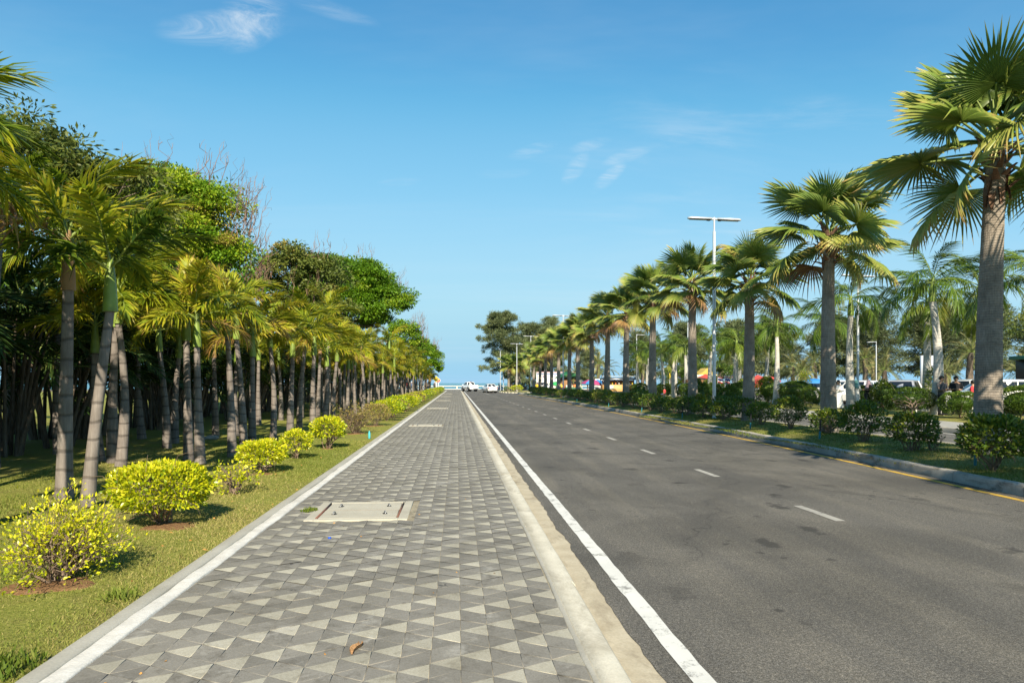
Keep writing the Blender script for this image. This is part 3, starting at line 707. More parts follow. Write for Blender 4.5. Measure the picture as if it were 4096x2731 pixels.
def pinnate(seed, L=1.8, n=64, ll=0.42, lw=0.035, bend=1.0, plume=25, ang=(62, 25), sag=0.25, tint=(0.15, 0.1), tipdry=0.4, start=0.14, drop=0.0, rad=0.016, vshape=20):
    r = np.random.default_rng(seed); g = Geo()
    ss = np.linspace(0, 1, 11); th = -bend * ss ** 1.4; ds = L / 10
    P = np.zeros((11, 3)); side = r.normal(0, 0.12)
    for i in range(1, 11):
        a = (th[i] + th[i - 1]) / 2; P[i] = P[i - 1] + ds * np.array([math.cos(a), side * ss[i], math.sin(a)])
    tube(g, P, np.linspace(rad, rad * 0.25, 11), 5, 1)
    s = np.repeat(np.linspace(start, 0.995, n), 2) + r.uniform(-0.004, 0.004, 2 * n); s = np.clip(s, 0, 1); N = 2 * n
    sg = np.tile([-1.0, 1.0], n)
    B = np.stack([np.interp(s, ss, P[:, k]) for k in range(3)], -1); a = np.interp(s, ss, th)
    T = np.stack([np.cos(a), 0 * a, np.sin(a)], -1); U = np.stack([-np.sin(a), 0 * a, np.cos(a)], -1); Yv = np.zeros((N, 3)); Yv[:, 1] = sg
    u = (s - start) / (1 - start)
    ph = RAD(vshape) + r.normal(0, 1, N) * RAD(plume)
    lat = Yv * np.cos(ph)[:, None] + U * np.sin(ph)[:, None]
    an = np.radians(ang[0] + (ang[1] - ang[0]) * u + r.normal(0, 5, N))
    D = norm(lat * np.sin(an)[:, None] + T * np.cos(an)[:, None])
    prof = np.sin(math.pi * (0.10 + 0.80 * u ** 0.8)) ** 0.7
    Ln = ll * np.clip(prof, 0.30, 1) * r.uniform(0.82, 1.1, N)
    G = np.array([0, 0, -1.0])
    S = norm(np.cross(D, norm(U + r.normal(0, 0.25, (N, 3)))))
    sagv = sag * r.uniform(0.5, 1.5, N)
    mid = B + D * (Ln * 0.5)[:, None] + G * (sagv * Ln * 0.14 + drop * Ln * 0.2)[:, None]
    tip = B + D * (Ln * 0.95)[:, None] + G * (sagv * Ln * 0.65 + drop * Ln * 0.8)[:, None]
    w = lw * (0.6 + 0.4 * prof); q1 = B + D * (Ln * 0.18)[:, None]
    V = np.stack([B, q1 - S * (w * 0.42)[:, None], q1 + S * (w * 0.42)[:, None], mid - S * (w * 0.5)[:, None], mid + S * (w * 0.5)[:, None], tip], 1)
    F = np.array([[0, 2, 1, 0]])
    off = np.arange(N)[:, None, None] * 6
    tb = np.clip(tint[0] + r.normal(0, tint[1], N), 0, 1); tipd = np.clip(tb + tipdry * r.random(N) ** 1.3, 0, 1)
    tt = np.stack([tb, tb, tb, tb, tb, tipd], 1).ravel(); tt = tt.reshape(N, 6); tt[:, 3] = tt[:, 4] = tb * 0.75 + tipd * 0.25
    g.add(V, (off + np.array([[0, 2, 1]])).reshape(-1, 3), 0, tt.ravel()); nb = g.n - 6 * N
    g.L.append((off + np.array([[1, 2, 4, 3]])).ravel() + nb); g.T.append(np.full(N, 4)); g.Mi.append(np.zeros(N, int))
    g.L.append((off + np.array([[3, 4, 5]])).ravel() + nb); g.T.append(np.full(N, 3)); g.Mi.append(np.zeros(N, int))
    return g

FAN = [fan_frond(i, R=0.93 + 0.05 * (i % 3), petl=0.70 if i < 2 else 0.85, pitch=(0.0, 0.05, 0.22, 0.45, 0.12)[i], tint=0.20 + 0.06 * (i % 3), droop=0.12 + 0.06 * (i % 2)).mesh('frond', ['fan_leaf', 'petiole'], tint=True) for i in range(5)]
FAN_OLD = [fan_frond(20 + i, R=0.95, petl=0.8, pitch=0.3 + 0.3 * i, tint=0.38, dry=0.08, droop=0.35).mesh('frond', ['fan_leaf', 'petiole'], tint=True) for i in range(2)]
FAN_DRY = [fan_frond(30 + i, R=0.85, tint=0.75, dry=0.1, droop=0.8, span=95, nseg=26).mesh('frond', ['fan_leaf', 'petiole_brown'], tint=True) for i in range(2)]
FOX = [pinnate(40 + i, L=1.38, n=60, ll=0.40, lw=0.040, bend=0.95 + 0.15 * (i % 3), plume=34, ang=(60, 28), sag=0.5, tint=((0.06, 0.18, 0.30, 0.44, 0.54, 0.38)[i], 0.11), tipdry=0.55, vshape=10).mesh('frond', ['foxtail_leaf', 'petiole'], tint=True) for i in range(6)]
FOX_DRY = [pinnate(50, L=1.5, n=44, ll=0.40, lw=0.03, bend=1.3, plume=40, sag=1.0, tint=(0.85, 0.1), tipdry=0.3).mesh('frond', ['foxtail_leaf', 'petiole_brown'], tint=True)]
ROY = [pinnate(60 + i, L=2.45, n=60, ll=0.62, lw=0.036, bend=1.15 + 0.2 * i, plume=16, ang=(68, 30), sag=1.0, drop=0.4, tint=((0.12, 0.25, 0.42, 0.62)[i], 0.10), tipdry=0.35, vshape=15, rad=0.024).mesh('frond', ['royal_leaf', 'petiole'], tint=True) for i in range(4)]
DATE = [pinnate(70 + i, L=2.3, n=48, ll=0.42, lw=0.030, bend=0.9 + 0.3 * i, plume=8, ang=(55, 25), sag=0.15, tint=(0.25 + 0.2 * i, 0.15), tipdry=0.3, vshape=25, rad=0.025).mesh('frond', ['date_leaf', 'petiole'], tint=True) for i in range(3)]

def trunk_mesh(seed, h, r0, r1, mat, flare=1.35, lean=0.12, seg=16, bulge=0.0, ridges=0.0, pitch=0.16):
    r = np.random.default_rng(seed); n = max(14, int(h / pitch * (2 if ridges else 1)))
    s = np.linspace(0, 1, n); lx, ly = r.normal(0, lean, 2); cv = r.normal(0, lean * 0.6, 2)
    P = np.stack([lx * s + cv[0] * np.sin(s * math.pi), ly * s + cv[1] * np.sin(s * math.pi), h * s], -1)
    R = r0 + (r1 - r0) * s + (flare - 1) * r0 * np.exp(-s * h / 0.28) + bulge * np.exp(-((s - 0.25) / 0.2) ** 2)
    if ridges: R = R + ridges * np.where(np.arange(n) % 2 == 0, 1, -1) * 0.5
    R = R * (1 + r.normal(0, 0.008, n)); g = Geo(); tube(g, P, R, seg)
    return g.mesh('trunk', mat, smooth=True), P[-1], P
def place_dir(p, az, el, sc, roll=0.0):
    # local +X goes to azimuth az, elevation el
    m = Matrix.Translation(Vector(p)) @ Matrix.Rotation(az, 4, 'Z') @ Matrix.Rotation(-el, 4, 'Y') @ Matrix.Rotation(roll, 4, 'X') @ Matrix.Diagonal((sc, sc, sc, 1))
    return m
GA = RAD(137.5)
gb = Geo()                                              # dry leaf base ("boot")
V = np.array([(0, -0.07, 0), (0.03, 0, 0.02), (0, 0.07, 0), (0.07, -0.045, 0.16), (0.10, 0, 0.17), (0.07, 0.045, 0.16), (0.17, -0.02, 0.30), (0.18, 0, 0.30), (0.17, 0.02, 0.30)])
Vb = V - np.array([0.022, 0, 0.0]); gb.add(V, [(0, 1, 4, 3), (1, 2, 5, 4), (3, 4, 7, 6), (4, 5, 8, 7)]); gb.add(Vb, [(3, 4, 1, 0), (4, 5, 2, 1), (6, 7, 4, 3), (7, 8, 5, 4)])
BOOT = gb.mesh('leaf_base', 'boot')

def fan_palm(x, y, zt, h, label, group, seed, elr=126, nf=26, sc=1.0, r0=0.25, boots=34):
    r = np.random.default_rng(seed); e = empty('fan_palm', (x, y, zt), r.uniform(0, 6.28), label, 'palm tree', group)
    me, top, P = trunk_mesh(seed, h, r0, r0 * 0.64, 'fan_trunk', 1.15, 0.06, 20, ridges=0.0035, pitch=0.07); ob('trunk', me, e)
    for i in range(boots):
        a = i * GA; u = i / boots; zz = h - 0.95 * (1 - u) + 0.25
        p = (top[0] + r0 * 0.62 * math.cos(a), top[1] + r0 * 0.62 * math.sin(a), zz)
        ob('leaf_base', BOOT, e, mw=Matrix.Translation(p) @ Matrix.Rotation(a, 4, 'Z') @ Matrix.Rotation(RAD(35) * (1 - u) + r.normal(0, 0.15) + (2.2 if r.random() < 0.25 and u < 0.5 else 0), 4, 'Y') @ Matrix.Scale(r.uniform(0.8, 1.25), 4))
    for i in range(nf):
        u = (i + 0.5) / nf; el = 88 - elr * u ** 1.02 + r.normal(0, 6); az = i * GA + r.normal(0, 0.15)
        me = FAN_DRY[i % 2] if (nf != 25 and u > 0.97) or (u > 0.88 and nf != 25 and r.random() < 0.12) else FAN_OLD[i % 2] if (u > 0.8 or r.random() < 0.08) else FAN[int(r.integers(2))] if u < 0.28 else FAN[int(r.choice([1, 2, 3, 4, 4, 2]))]
        s_ = sc * (0.85 + 0.3 * min(1, u * 2.5)) * r.uniform(0.9, 1.08)
        z0 = h + 0.62 - 0.75 * u
        ob('frond', me, e, mw=place_dir((top[0] + 0.06 * math.cos(az), top[1] + 0.06 * math.sin(az), z0), az, RAD(el), s_, r.normal(0, 0.35)))
    return e

def shaft_mesh(r0, L, mat, tip=0.35):
    g = Geo(); s = np.linspace(0, 1, 7); tube(g, np.stack([0 * s, 0 * s, L * s], -1), r0 * (1.05 - (1 - tip) * s ** 1.6), 10); return g.mesh('crownshaft', mat, smooth=True)
FSH = [shaft_mesh(0.078, 0.75, 'crownshaft'), shaft_mesh(0.074, 0.7, 'crownshaft_tan'), shaft_mesh(0.078, 0.62, 'crownshaft')]
RSH = [shaft_mesh(0.15, 0.95, 'crownshaft')]
FTR = [trunk_mesh(100 + i, hh, 0.079, 0.053, 'foxtail_trunk', 1.32, 0.075, 14, 0.012) for i, hh in enumerate((2.05, 2.25, 2.55, 2.1, 2.35, 2.6, 2.2, 3.7))]
def foxtail(x, y, z, label, group, seed, variant=None, nf=10, sc=1.0, own=None, el0=76, elr=82, tone=None):
    r = np.random.default_rng(seed); v = int(r.integers(len(FTR))) if variant is None else variant
    me, top, P = own or FTR[v]; e = empty('foxtail_palm', (x, y, z), 0.0 if own else r.uniform(0, 6.28), label, 'palm tree', group)
    e.scale = (sc, sc, sc); ob('trunk', me, e); sh = int(r.choice([0, 2, 0, 2, 1])); ob('crownshaft', FSH[sh], e, (top[0], top[1], top[2] - 0.03)); zt = top[2] + (0.66, 0.62, 0.54)[sh]
    base = int(r.integers(6)) if tone is None else tone
    for i in range(nf):
        u = (i + 0.5) / nf; el = el0 - elr * u + r.normal(0, 7); az = i * GA + r.normal(0, 0.2)
        fm = FOX_DRY[0] if (u > 0.9 and r.random() < 0.22) else FOX[int(np.clip(base + r.integers(-1, 2), 0, 5))]
        ob('frond', fm, e, mw=place_dir((top[0], top[1], zt - 0.10 * u), az, RAD(el), r.uniform(0.78, 1.04), r.normal(0, 0.3)))
    if r.random() < 0.25:                               # unopened spear
        ob('spear_leaf', SPEAR, e, (top[0], top[1], zt - 0.05), (r.normal(0, 0.06), r.normal(0, 0.06), 0))
    return e
gsp = Geo(); s = np.linspace(0, 1, 6); tube(gsp, np.stack([0.03 * s * s, 0 * s, 1.15 * s], -1), np.array([0.022, 0.022, 0.02, 0.016, 0.010, 0.003]), 6); SPEAR = gsp.mesh('spear_leaf', 'petiole', smooth=True)
RTR = [trunk_mesh(200 + i, hh, 0.20, 0.125, 'royal_trunk', 1.35, 0.10, 14, 0.02) for i, hh in enumerate((4.1, 4.6, 3.8, 4.3))]
def royal(x, y, z, label, group, seed, nf=11, sc=1.0):
    r = np.random.default_rng(seed); me, top, P = RTR[int(r.integers(4))]; e = empty('royal_palm', (x, y, z), r.uniform(0, 6.28), label, 'palm tree', group); e.scale = (sc, sc, sc)
    ob('trunk', me, e); ob('crownshaft', RSH[0], e, (top[0], top[1], top[2] - 0.04))
    for i in range(nf):
        u = (i + 0.5) / nf; az = i * GA + r.normal(0, 0.2); el = 76 - 105 * u + r.normal(0, 7)
        ob('frond', ROY[min(3, int(r.integers(3) + (1 if u > 0.8 else 0)))], e, mw=place_dir((top[0], top[1], top[2] + 0.85 - 0.1 * u), az, RAD(el), r.uniform(0.82, 1.08), r.normal(0, 0.2)))
    return e
DTR = [trunk_mesh(300 + i, hh, 0.24, 0.22, 'tree_bark', 1.2, 0.15, 12, ridges=0.03, pitch=0.2) for i, hh in enumerate((2.6, 3.4, 4.0))]
def date_palm(x, y, z, label, group, seed, nf=26, sc=1.0):
    r = np.random.default_rng(seed); me, top, P = DTR[int(r.integers(3))]; e = empty('date_palm', (x, y, z), r.uniform(0, 6.28), label, 'palm tree', group); e.scale = (sc, sc, sc)
    ob('trunk', me, e)
    for i in range(nf):
        u = (i + 0.5) / nf; ob('frond', DATE[int(r.integers(3))], e, mw=place_dir(top, i * GA, RAD(82 - 112 * u + r.normal(0, 6)), r.uniform(0.85, 1.1), r.normal(0, 0.2)))
    return e

# ------------------------------------------------------------------ fan palms along the median
FP = [(10.25, 12.45, 5.35, 1.14), (10.4, 18.36, 4.55, 1.0), (10.4, 23.73, 4.05, 1.0), (10.4, 29.44, 4.75, 1.08), (10.4, 35.63, 4.95, 1.1), (10.4, 41.45, 4.75, 1.12), (10.4, 47.0, 5.0, 1.1), (10.4, 52.4, 4.5, 0.95), (10.4, 58.4, 4.9, 1.0), (10.4, 62.7, 4.7, 1.0),
      (10.4, 69.4, 4.8, 1.05), (10.4, 75.0, 4.7, 1.0), (10.4, 79.5, 4.8, 1.05), (10.4, 85.6, 4.0, 0.95), (10.4, 92.3, 4.6, 1.05)]
for i, (x, y, h, sc) in enumerate(FP):
    lab = 'tall fan palm with thick grey trunk and shaggy brown leaf bases, nearest on the median' if i == 0 else f'fan palm on the median, {nth(i + 1)} of its row counted from the nearest'
    fan_palm(x, y, 0.19, h + 0.38 + (0 if i == 0 else 0.45 if i < 8 else 0.2), lab, 'fan palms along the median', 400 + i, elr=112 if i == 0 else 120, nf=25 if i == 0 else 26, sc=sc * (1 if i == 0 else 1.06 if i == 1 else 0.98), r0=0.255 if i == 0 else 0.225)
for i, (x, y, h) in enumerate(((10.0, 6.8, 5.3), (9.9, 1.2, 5.2), (9.8, -4.4, 5.4), (9.6, -10.0, 5.3))):
    fan_palm(x, y, 0.19, h, f'fan palm standing behind the viewer on the median, {nth(i + 1)} back', 'fan palms along the median', 430 + i, nf=22, sc=1.2)
for i, (x, y, h) in enumerate(((8.9, 118, 4.5), (9.4, 122, 4.7), (10.0, 116, 4.4), (10.6, 120, 4.9), (11.4, 124, 4.5))):
    fan_palm(x, y, 0.2, h, 'fan palm in the tight clump on the far traffic island', 'fan palms on the far island', 440 + i, nf=22, sc=1.0)

# ------------------------------------------------------------------ foxtail palm grove on the left
FX = [(-5.09, 9.31, 2, 1.12, 3), (-4.49, 8.72, 1, 1.05, 0), (-6.44, 13.37, 4, 1.1, 1), (-6.82, 13.68, 3, 1.0, 2), (-6.02, 12.79, 5, 1.0, 1), (-6.65, 16.29, 1, 1.0, 3), (-7.04, 17.7, 0, 1.05, 4), (-5.18, 13.68, 4, 1.0, 2), (-4.75, 13.1, 6, 1.0, 3),
      (-4.53, 14.2, 5, 0.95, 4), (-6.81, 19.94, 1, 1, 3), (-6.24, 19.9, 0, 1, 4), (-5.02, 16.59, 2, 1, 4), (-5.26, 18.07, 3, 1.05, 3), (-7.02, 24.89, 4, 1, 3), (-4.85, 18.5, 5, 0.95, 4), (-6.93, 27.61, 1, 1, 4), (-4.75, 19.9, 0, 1.1, 3), (-4.82, 21.4, 2, 1, 4),
      (-7.15, 32.2, 3, 1, 4), (-4.2, 20.4, 4, 1, 5), (-5.49, 27.49, 5, 1, 4), (-6.75, 36.61, 6, 1, 4), (-4.77, 26.74, 1, 1.05, 4), (-4.6, 24.0, 3, 1.0, 4)]
FX.sort(key=lambda a: a[1])
GRP = 'foxtail palms of the left grove'
def own_trunk(h, r0, r1, dx, dy):
    s_ = np.linspace(0, 1, 16); P = np.stack([dx * s_ ** 1.3, dy * s_, h * s_], -1); g = Geo(); tube(g, P, r0 + (r1 - r0) * s_ + 0.25 * r0 * np.exp(-s_ * h / 0.5), 16); return g.mesh('trunk', 'foxtail_trunk', smooth=True), P[-1], P
OWN = {0: own_trunk(2.3, 0.068, 0.048, 0.20, 0.1), 1: own_trunk(2.45, 0.080, 0.056, 0.02, 0.05)}
for i, (x, y, v, sc, tn) in enumerate(FX):
    lab = {0: 'slender foxtail palm with dark leaning trunk, right of the thickest front trunk', 1: 'foxtail palm with the thickest ringed grey trunk, nearest in the left grove'}.get(i, f'foxtail palm in the left grove, {nth(i + 1)} nearest trunk')
    foxtail(x, y, 0.1, lab, GRP, 500 + i, v, 8, sc, own=OWN.get(i), el0=80, elr=74, tone=min(5, tn + 1))
n = len(FX); yy = 29.0; i = n
RF = np.random.default_rng(77)
while yy < 116:
    for row, xr in enumerate((-4.65, -5.6, -6.9)):
        x = xr + RF.normal(0, 0.22); y = yy + RF.normal(0, 0.35) + row * 0.8; i += 1
        if y < 62: lab, gr = f'foxtail palm in the left grove, {nth(i)} nearest trunk', GRP
        else: lab, gr = 'small distant foxtail palm at the dense far end of the left grove', 'distant foxtail palms at the far end of the grove'
        foxtail(x, y, 0.1, lab, gr, 600 + i, None, 9 if y < 60 else 8, RF.uniform(0.92, 1.08), tone=int(RF.choice([2, 3, 4, 4, 5, 5])))
    yy += 2.35 if yy < 60 else 3.0
# at the picture's left edge and behind the viewer
EDGE = [(-4.78, 6.3, 5, 1.15, 1, 'foxtail palm at the left picture edge whose fronds hang into the sky'), (-6.6, 8.3, 7, 1.12, 0, 'foxtail palm at the left picture edge with green crown above the thick trunk'), (-7.6, 10.2, 7, 1.15, 0, 'tall foxtail palm deep in shade at the left picture edge'),
        (-8.0, 12.5, 7, 1.1, 1, 'tall foxtail palm deep in shade behind the thick ringed trunk'), (-8.3, 15.0, 7, 1.1, 1, 'foxtail palm in the shaded third row behind the yellow shrubs'), (-8.4, 19.0, 5, 1.1, 2, 'foxtail palm in the shaded third row before the tall green tree'), (-8.5, 23.0, 7, 1.0, 3, 'foxtail palm in the shaded third row below the tall green tree')]
for i, (x, y, v, sc, tn, lab) in enumerate(EDGE): foxtail(x, y, 0.1, lab, GRP, 700 + i, v, 12, sc, tone=tn)
for i, (x, y) in enumerate([(-7.0, 5.0), (-7.2, 1.0), (-7.3, -4.0), (-8.6, 6.6), (-8.8, 3.4), (-9.0, 0.2), (-8.8, -3.0), (-6.0, -8.0), (-8.4, -7.5)]):
    foxtail(x, y, 0.1, f'foxtail palm beside or behind the viewer, {nth(i + 1)} of the unseen part of the grove', GRP, 720 + i, None, 9, 1.15, tone=1)

# ------------------------------------------------------------------ royal palms on the right strip
RP = [(21.5, 29.1), (24.3, 33.6), (21.6, 35.9), (24.0, 43.2), (21.5, 44.6), (24.2, 51.6), (21.5, 51.4), (24.3, 57.2), (21.5, 56.5), (21.5, 62.8), (21.5, 66.4), (24.0, 73.5), (21.5, 70.0), (21.5, 75.2), (21.5, 80.0), (23.8, 84.0)]
RP += [(22.5, 25.0), (25.0, 30.5)]
for i, (x, y) in enumerate(sorted(RP, key=lambda a: a[1])):
    royal(x, y, 0.17, f'royal palm with pale smooth trunk on the right grass strip, {nth(i + 1)} nearest', 'royal palms on the right grass strip', 800 + i, 12, 1.12 if y < 40 else 1.0)
# ------------------------------------------------------------------ date palms by the beach
DP = [(19.5, 112), (22.5, 108), (25.5, 116), (29, 105), (31, 98), (36, 104), (41, 96), (45, 102), (48, 92), (52, 96), (56, 88), (60, 94), (63, 84), (68, 90), (72, 82), (78, 88), (66, 74), (74, 70), (40, 76), (46, 70), (51, 64), (57, 72), (50, 80), (44, 86), (61, 62), (55, 56)]
for i, (x, y) in enumerate(DP):
    date_palm(x, y, 0.0, f'grey green date palm by the beach, {nth(i + 1)} from the road', 'date palms by the beach', 840 + i, 26, 1.15)
# ------------------------------------------------------------------ broadleaf trees and casuarinas
def limb(p, q, r0, r1, r, wig=0.12, n=6):
    s = np.linspace(0, 1, n)[:, None]; L = np.linalg.norm(np.array(q) - p)
    w = r.normal(0, wig * L * 0.5, (n, 3)) * np.sin(s * math.pi); return np.array(p) * (1 - s) + np.array(q) * s + w + np.array([0, 0, 0.10 * L]) * np.sin(s * math.pi), np.linspace(r0, r1, n)
def crown_tree(name, x, y, label, group, seed, th, blobs, nleaf, leaf, mat, tint=(0.35, 0.18), ncl=90, clr=0.55, bare=None, trunk_r=0.22, aspect=0.5, twigs=0, barkm='tree_bark', fine=False, flat=0.6):
    """blobs: (dx, dy, z, rx, ry, rz) ellipsoids of the crown"""
    r = np.random.default_rng(seed); e = empty(name, (x, y, 0.0), 0, label, 'tree', group)
    g = Geo(); P, R = limb((0, 0, 0), (blobs[0][0] * 0.3, blobs[0][1] * 0.3, th), trunk_r, trunk_r * 0.6, r, 0.06, 8); tube(g, P, R, 10); top = P[-1]
    wts = np.array([b[3] * b[4] * b[5] for b in blobs]); wts = wts / wts.sum(); C = []; H = []
    for b, w in zip(blobs, wts):
        nb = max(3, int(round(ncl * w))); d = sph(nb, r); d[:, 2] = np.where(d[:, 2] < -0.5, -d[:, 2], d[:, 2]); rad = r.uniform(0.45, 1.0, nb) ** 0.6
        c = np.array(b[:3]) + d * rad[:, None] * np.array(b[3:]); C.append(c)
        hub, hr = limb(top, np.array(b[:3]) - np.array([0, 0, b[5] * 0.3]), trunk_r * 0.5, trunk_r * 0.2, r, 0.12); tube(g, hub, hr, 7, cap=False)
        for q in c[:: 2 if nb > 20 else 1]:
            lp, lr = limb(hub[-1], q, trunk_r * 0.17, trunk_r * 0.04, r, 0.15, 5); tube(g, lp, lr, 5, cap=False)
    ob('trunk', g.mesh('trunk', barkm, smooth=True), e)
    C = np.concatenate(C); k = len(C); idx = r.integers(0, k, nleaf)
    cs = clr * r.uniform(0.6, 1.4, k)
    off = sph(nleaf, r) * (r.random(nleaf) ** 0.45)[:, None] * cs[idx][:, None] * np.array([1.15, 1.15, flat]); Pp = C[idx] + off
    ctone = r.normal(0, tint[1], k)
    D = off + r.normal(0, 0.4, (nleaf, 3)) * clr + np.array([0, 0, -0.15]) * clr
    t = np.clip(tint[0] + ctone[idx] + r.normal(0, 0.08, nleaf), 0, 1); L = leaf * r.uniform(0.7, 1.3, nleaf)
    g = Geo(); leaves(g, Pp, D, L, L * aspect, t, fine=fine, r=r)
    ob('crown', g.mesh('crown', mat, tint=True), e, kind='stuff')
    if bare or twigs:
        g = Geo()
        for (bx, by, bz, rx, ry, rz, nn, dirx) in (bare or []):
            for _ in range(nn):
                p0 = np.array((bx, by, bz)) + sph(1, r)[0] * np.array((rx, ry, rz)) * 0.5; q = p0 + np.array([dirx * r.uniform(0.2, 1.4), r.normal(0, 0.5), r.uniform(0.8, 2.2)])
                lp, lr = limb(p0, q, 0.022, 0.007, r, 0.2, 6); tube(g, lp, lr, 4, cap=False)
                for _k in range(5):
                    s0 = lp[int(r.integers(1, 6))]; q2 = s0 + np.array([dirx * r.uniform(-0.1, 0.6), r.normal(0, 0.3), r.uniform(0.2, 0.8)]); l2, r2_ = limb(s0, q2, 0.010, 0.004, r, 0.2, 4); tube(g, l2, r2_, 3, cap=False)
        ob('bare_twigs', g.mesh('bare_twigs', 'twig_red'), e)
    return e
TB = 'trees rising behind the left palm grove'
crown_tree('broadleaf_tree', -13.2, 31.5, 'tall bright green tree with bare reddish twigs on its right side behind the palms', TB, 1, 5.5, [(0.4, 0, 9.0, 2.3, 2.2, 2.2), (1.9, 0, 8.2, 1.6, 1.9, 2.5), (-1.6, 0, 8.6, 2.0, 2, 2.2), (1.0, 0, 6.4, 2.2, 2.2, 2.0), (3.0, -0.5, 6.6, 1.0, 1.2, 1.6)], 72000, 0.145, 'tree_leaf', (0.5, 0.16), 190, 0.66,
           bare=[(3.3, 0, 8.0, 1.3, 1.4, 2.4, 30, 0.55), (2.2, 0, 9.9, 1.4, 1, 0.8, 8, 0.4), (4.0, 0, 6.0, 1.0, 1.2, 1.8, 24, 0.5), (-0.6, 0, 10.2, 2, 1, 0.7, 6, 0.1)], trunk_r=0.26)
crown_tree('broadleaf_tree', -13.2, 21.5, 'pale olive large leaved tree behind the near palms at upper left', TB, 2, 4.5, [(0, 0, 7.8, 2.6, 2.2, 1.7), (2.4, 0, 7.0, 1.8, 1.6, 1.6), (-2.6, 0, 7.4, 2.2, 2, 1.8), (3.0, 0.5, 5.4, 1.5, 1.5, 1.4)], 26000, 0.20, 'olive_leaf', (0.42, 0.18), 110, 0.6, trunk_r=0.22, aspect=0.34, flat=0.7)
crown_tree('broadleaf_tree', -12.4, 53, 'olive yellow tree with dry twigs between two green trees behind the grove', TB, 3, 6.0, [(-0.3, 0, 10.0, 2.2, 2.4, 2.2), (2.0, 0, 9.2, 2.0, 2.2, 2.2), (-2.4, 0, 8.4, 1.8, 2, 2.0), (1.5, 0, 6.6, 3.4, 2.4, 1.8)], 26000, 0.24, 'olive_leaf', (0.30, 0.2), 150, 0.7,
           bare=[(1.0, -1.5, 8.0, 2.5, 1.4, 1.5, 8, 0.2), (2.2, 0, 10.8, 1.6, 1.2, 0.6, 8, 0.2), (-4.5, 0, 8.4, 1.4, 1.2, 1.6, 8, 0.2)], trunk_r=0.25)
DOME = crown_tree('broadleaf_tree', -10.6, 67, 'spreading bright green feathery tree, tallest near the far end of the grove', TB, 4, 6.5, [(0.2, -0.5, 10.4, 4.2, 3.4, 2.6), (-1.8, 0, 11.2, 3.0, 3, 2.0), (1.6, 0, 10.6, 2.8, 3, 2.0), (3.8, -0.5, 8.9, 2.4, 2.6, 1.7), (0.6, -1, 8.4, 3.6, 3, 1.5), (-3.4, 0, 9.2, 2.2, 2.4, 1.9), (3.0, 0, 7.0, 2.2, 2, 1.0)], 80000, 0.23, 'tree_leaf', (0.44, 0.10), 300, 0.85, bare=[(4.6, 0, 9.5, 2, 2, 1.2, 12, 0.6), (1, 0, 12.4, 3, 1, 0.4, 8, 0.1)], trunk_r=0.3, flat=0.5)
DOME.scale = (1.0, 1.0, 1.04)
crown_tree('broadleaf_tree', -6.6, 86, 'small sparse tree with grey twigs beyond the bright green tree', TB, 5, 4.0, [(0, 0, 7.2, 2.4, 2.2, 2.2), (1.6, 0, 5.6, 1.8, 2, 1.6)], 13000, 0.22, 'tree_leaf', (0.42, 0.16), 90, 0.55, bare=[(1.4, 0, 8.0, 1.6, 1.2, 1.5, 24, 0.5), (2.2, 0, 6.2, 1.2, 1.2, 1.5, 24, 0.5)], trunk_r=0.18)
crown_tree('broadleaf_tree', -4.6, 104, 'low green tree at the far end of the grove beside the road signs', TB, 6, 2.8, [(0, 0, 5.4, 2.2, 2.2, 2.0), (0.8, 0, 3.9, 1.9, 2, 1.3)], 18000, 0.22, 'tree_leaf', (0.42, 0.14), 90, 0.55, bare=[(1.2, 0, 6, 1.2, 1.2, 1.2, 16, 0.5)], trunk_r=0.16)
crown_tree('broadleaf_tree', -16.5, 40, 'dark green tree filling the gap behind the tall twiggy tree', TB, 7, 5, [(0, 0, 8.2, 3.4, 3, 2.6), (3, 0, 6.6, 2.4, 2, 2)], 12000, 0.22, 'tree_leaf', (0.28, 0.14), 90, 0.75, trunk_r=0.24)
for i, (x, y) in enumerate(((-13.5, -3), (-13.5, 5), (-14, -11), (-13.2, 12.5))):
    crown_tree('broadleaf_tree', x, y, ['dense tree shading the grove from beside the viewer', 'dense tree behind the grove, just outside the left picture edge', 'dense tree behind the viewer left of the path', 'dense dark tree deep behind the grove at the left picture edge'][i], TB, 8 + i, 4, [(0, 0, 6.2, 3.4, 3.4, 2.6), (1.5, 1.5, 4.6, 2.4, 2.4, 1.8), (-1, -1.6, 4.8, 2.6, 2.4, 1.8)], 9000, 0.30, 'tree_leaf', (0.2, 0.12), 90, 0.8, trunk_r=0.24)

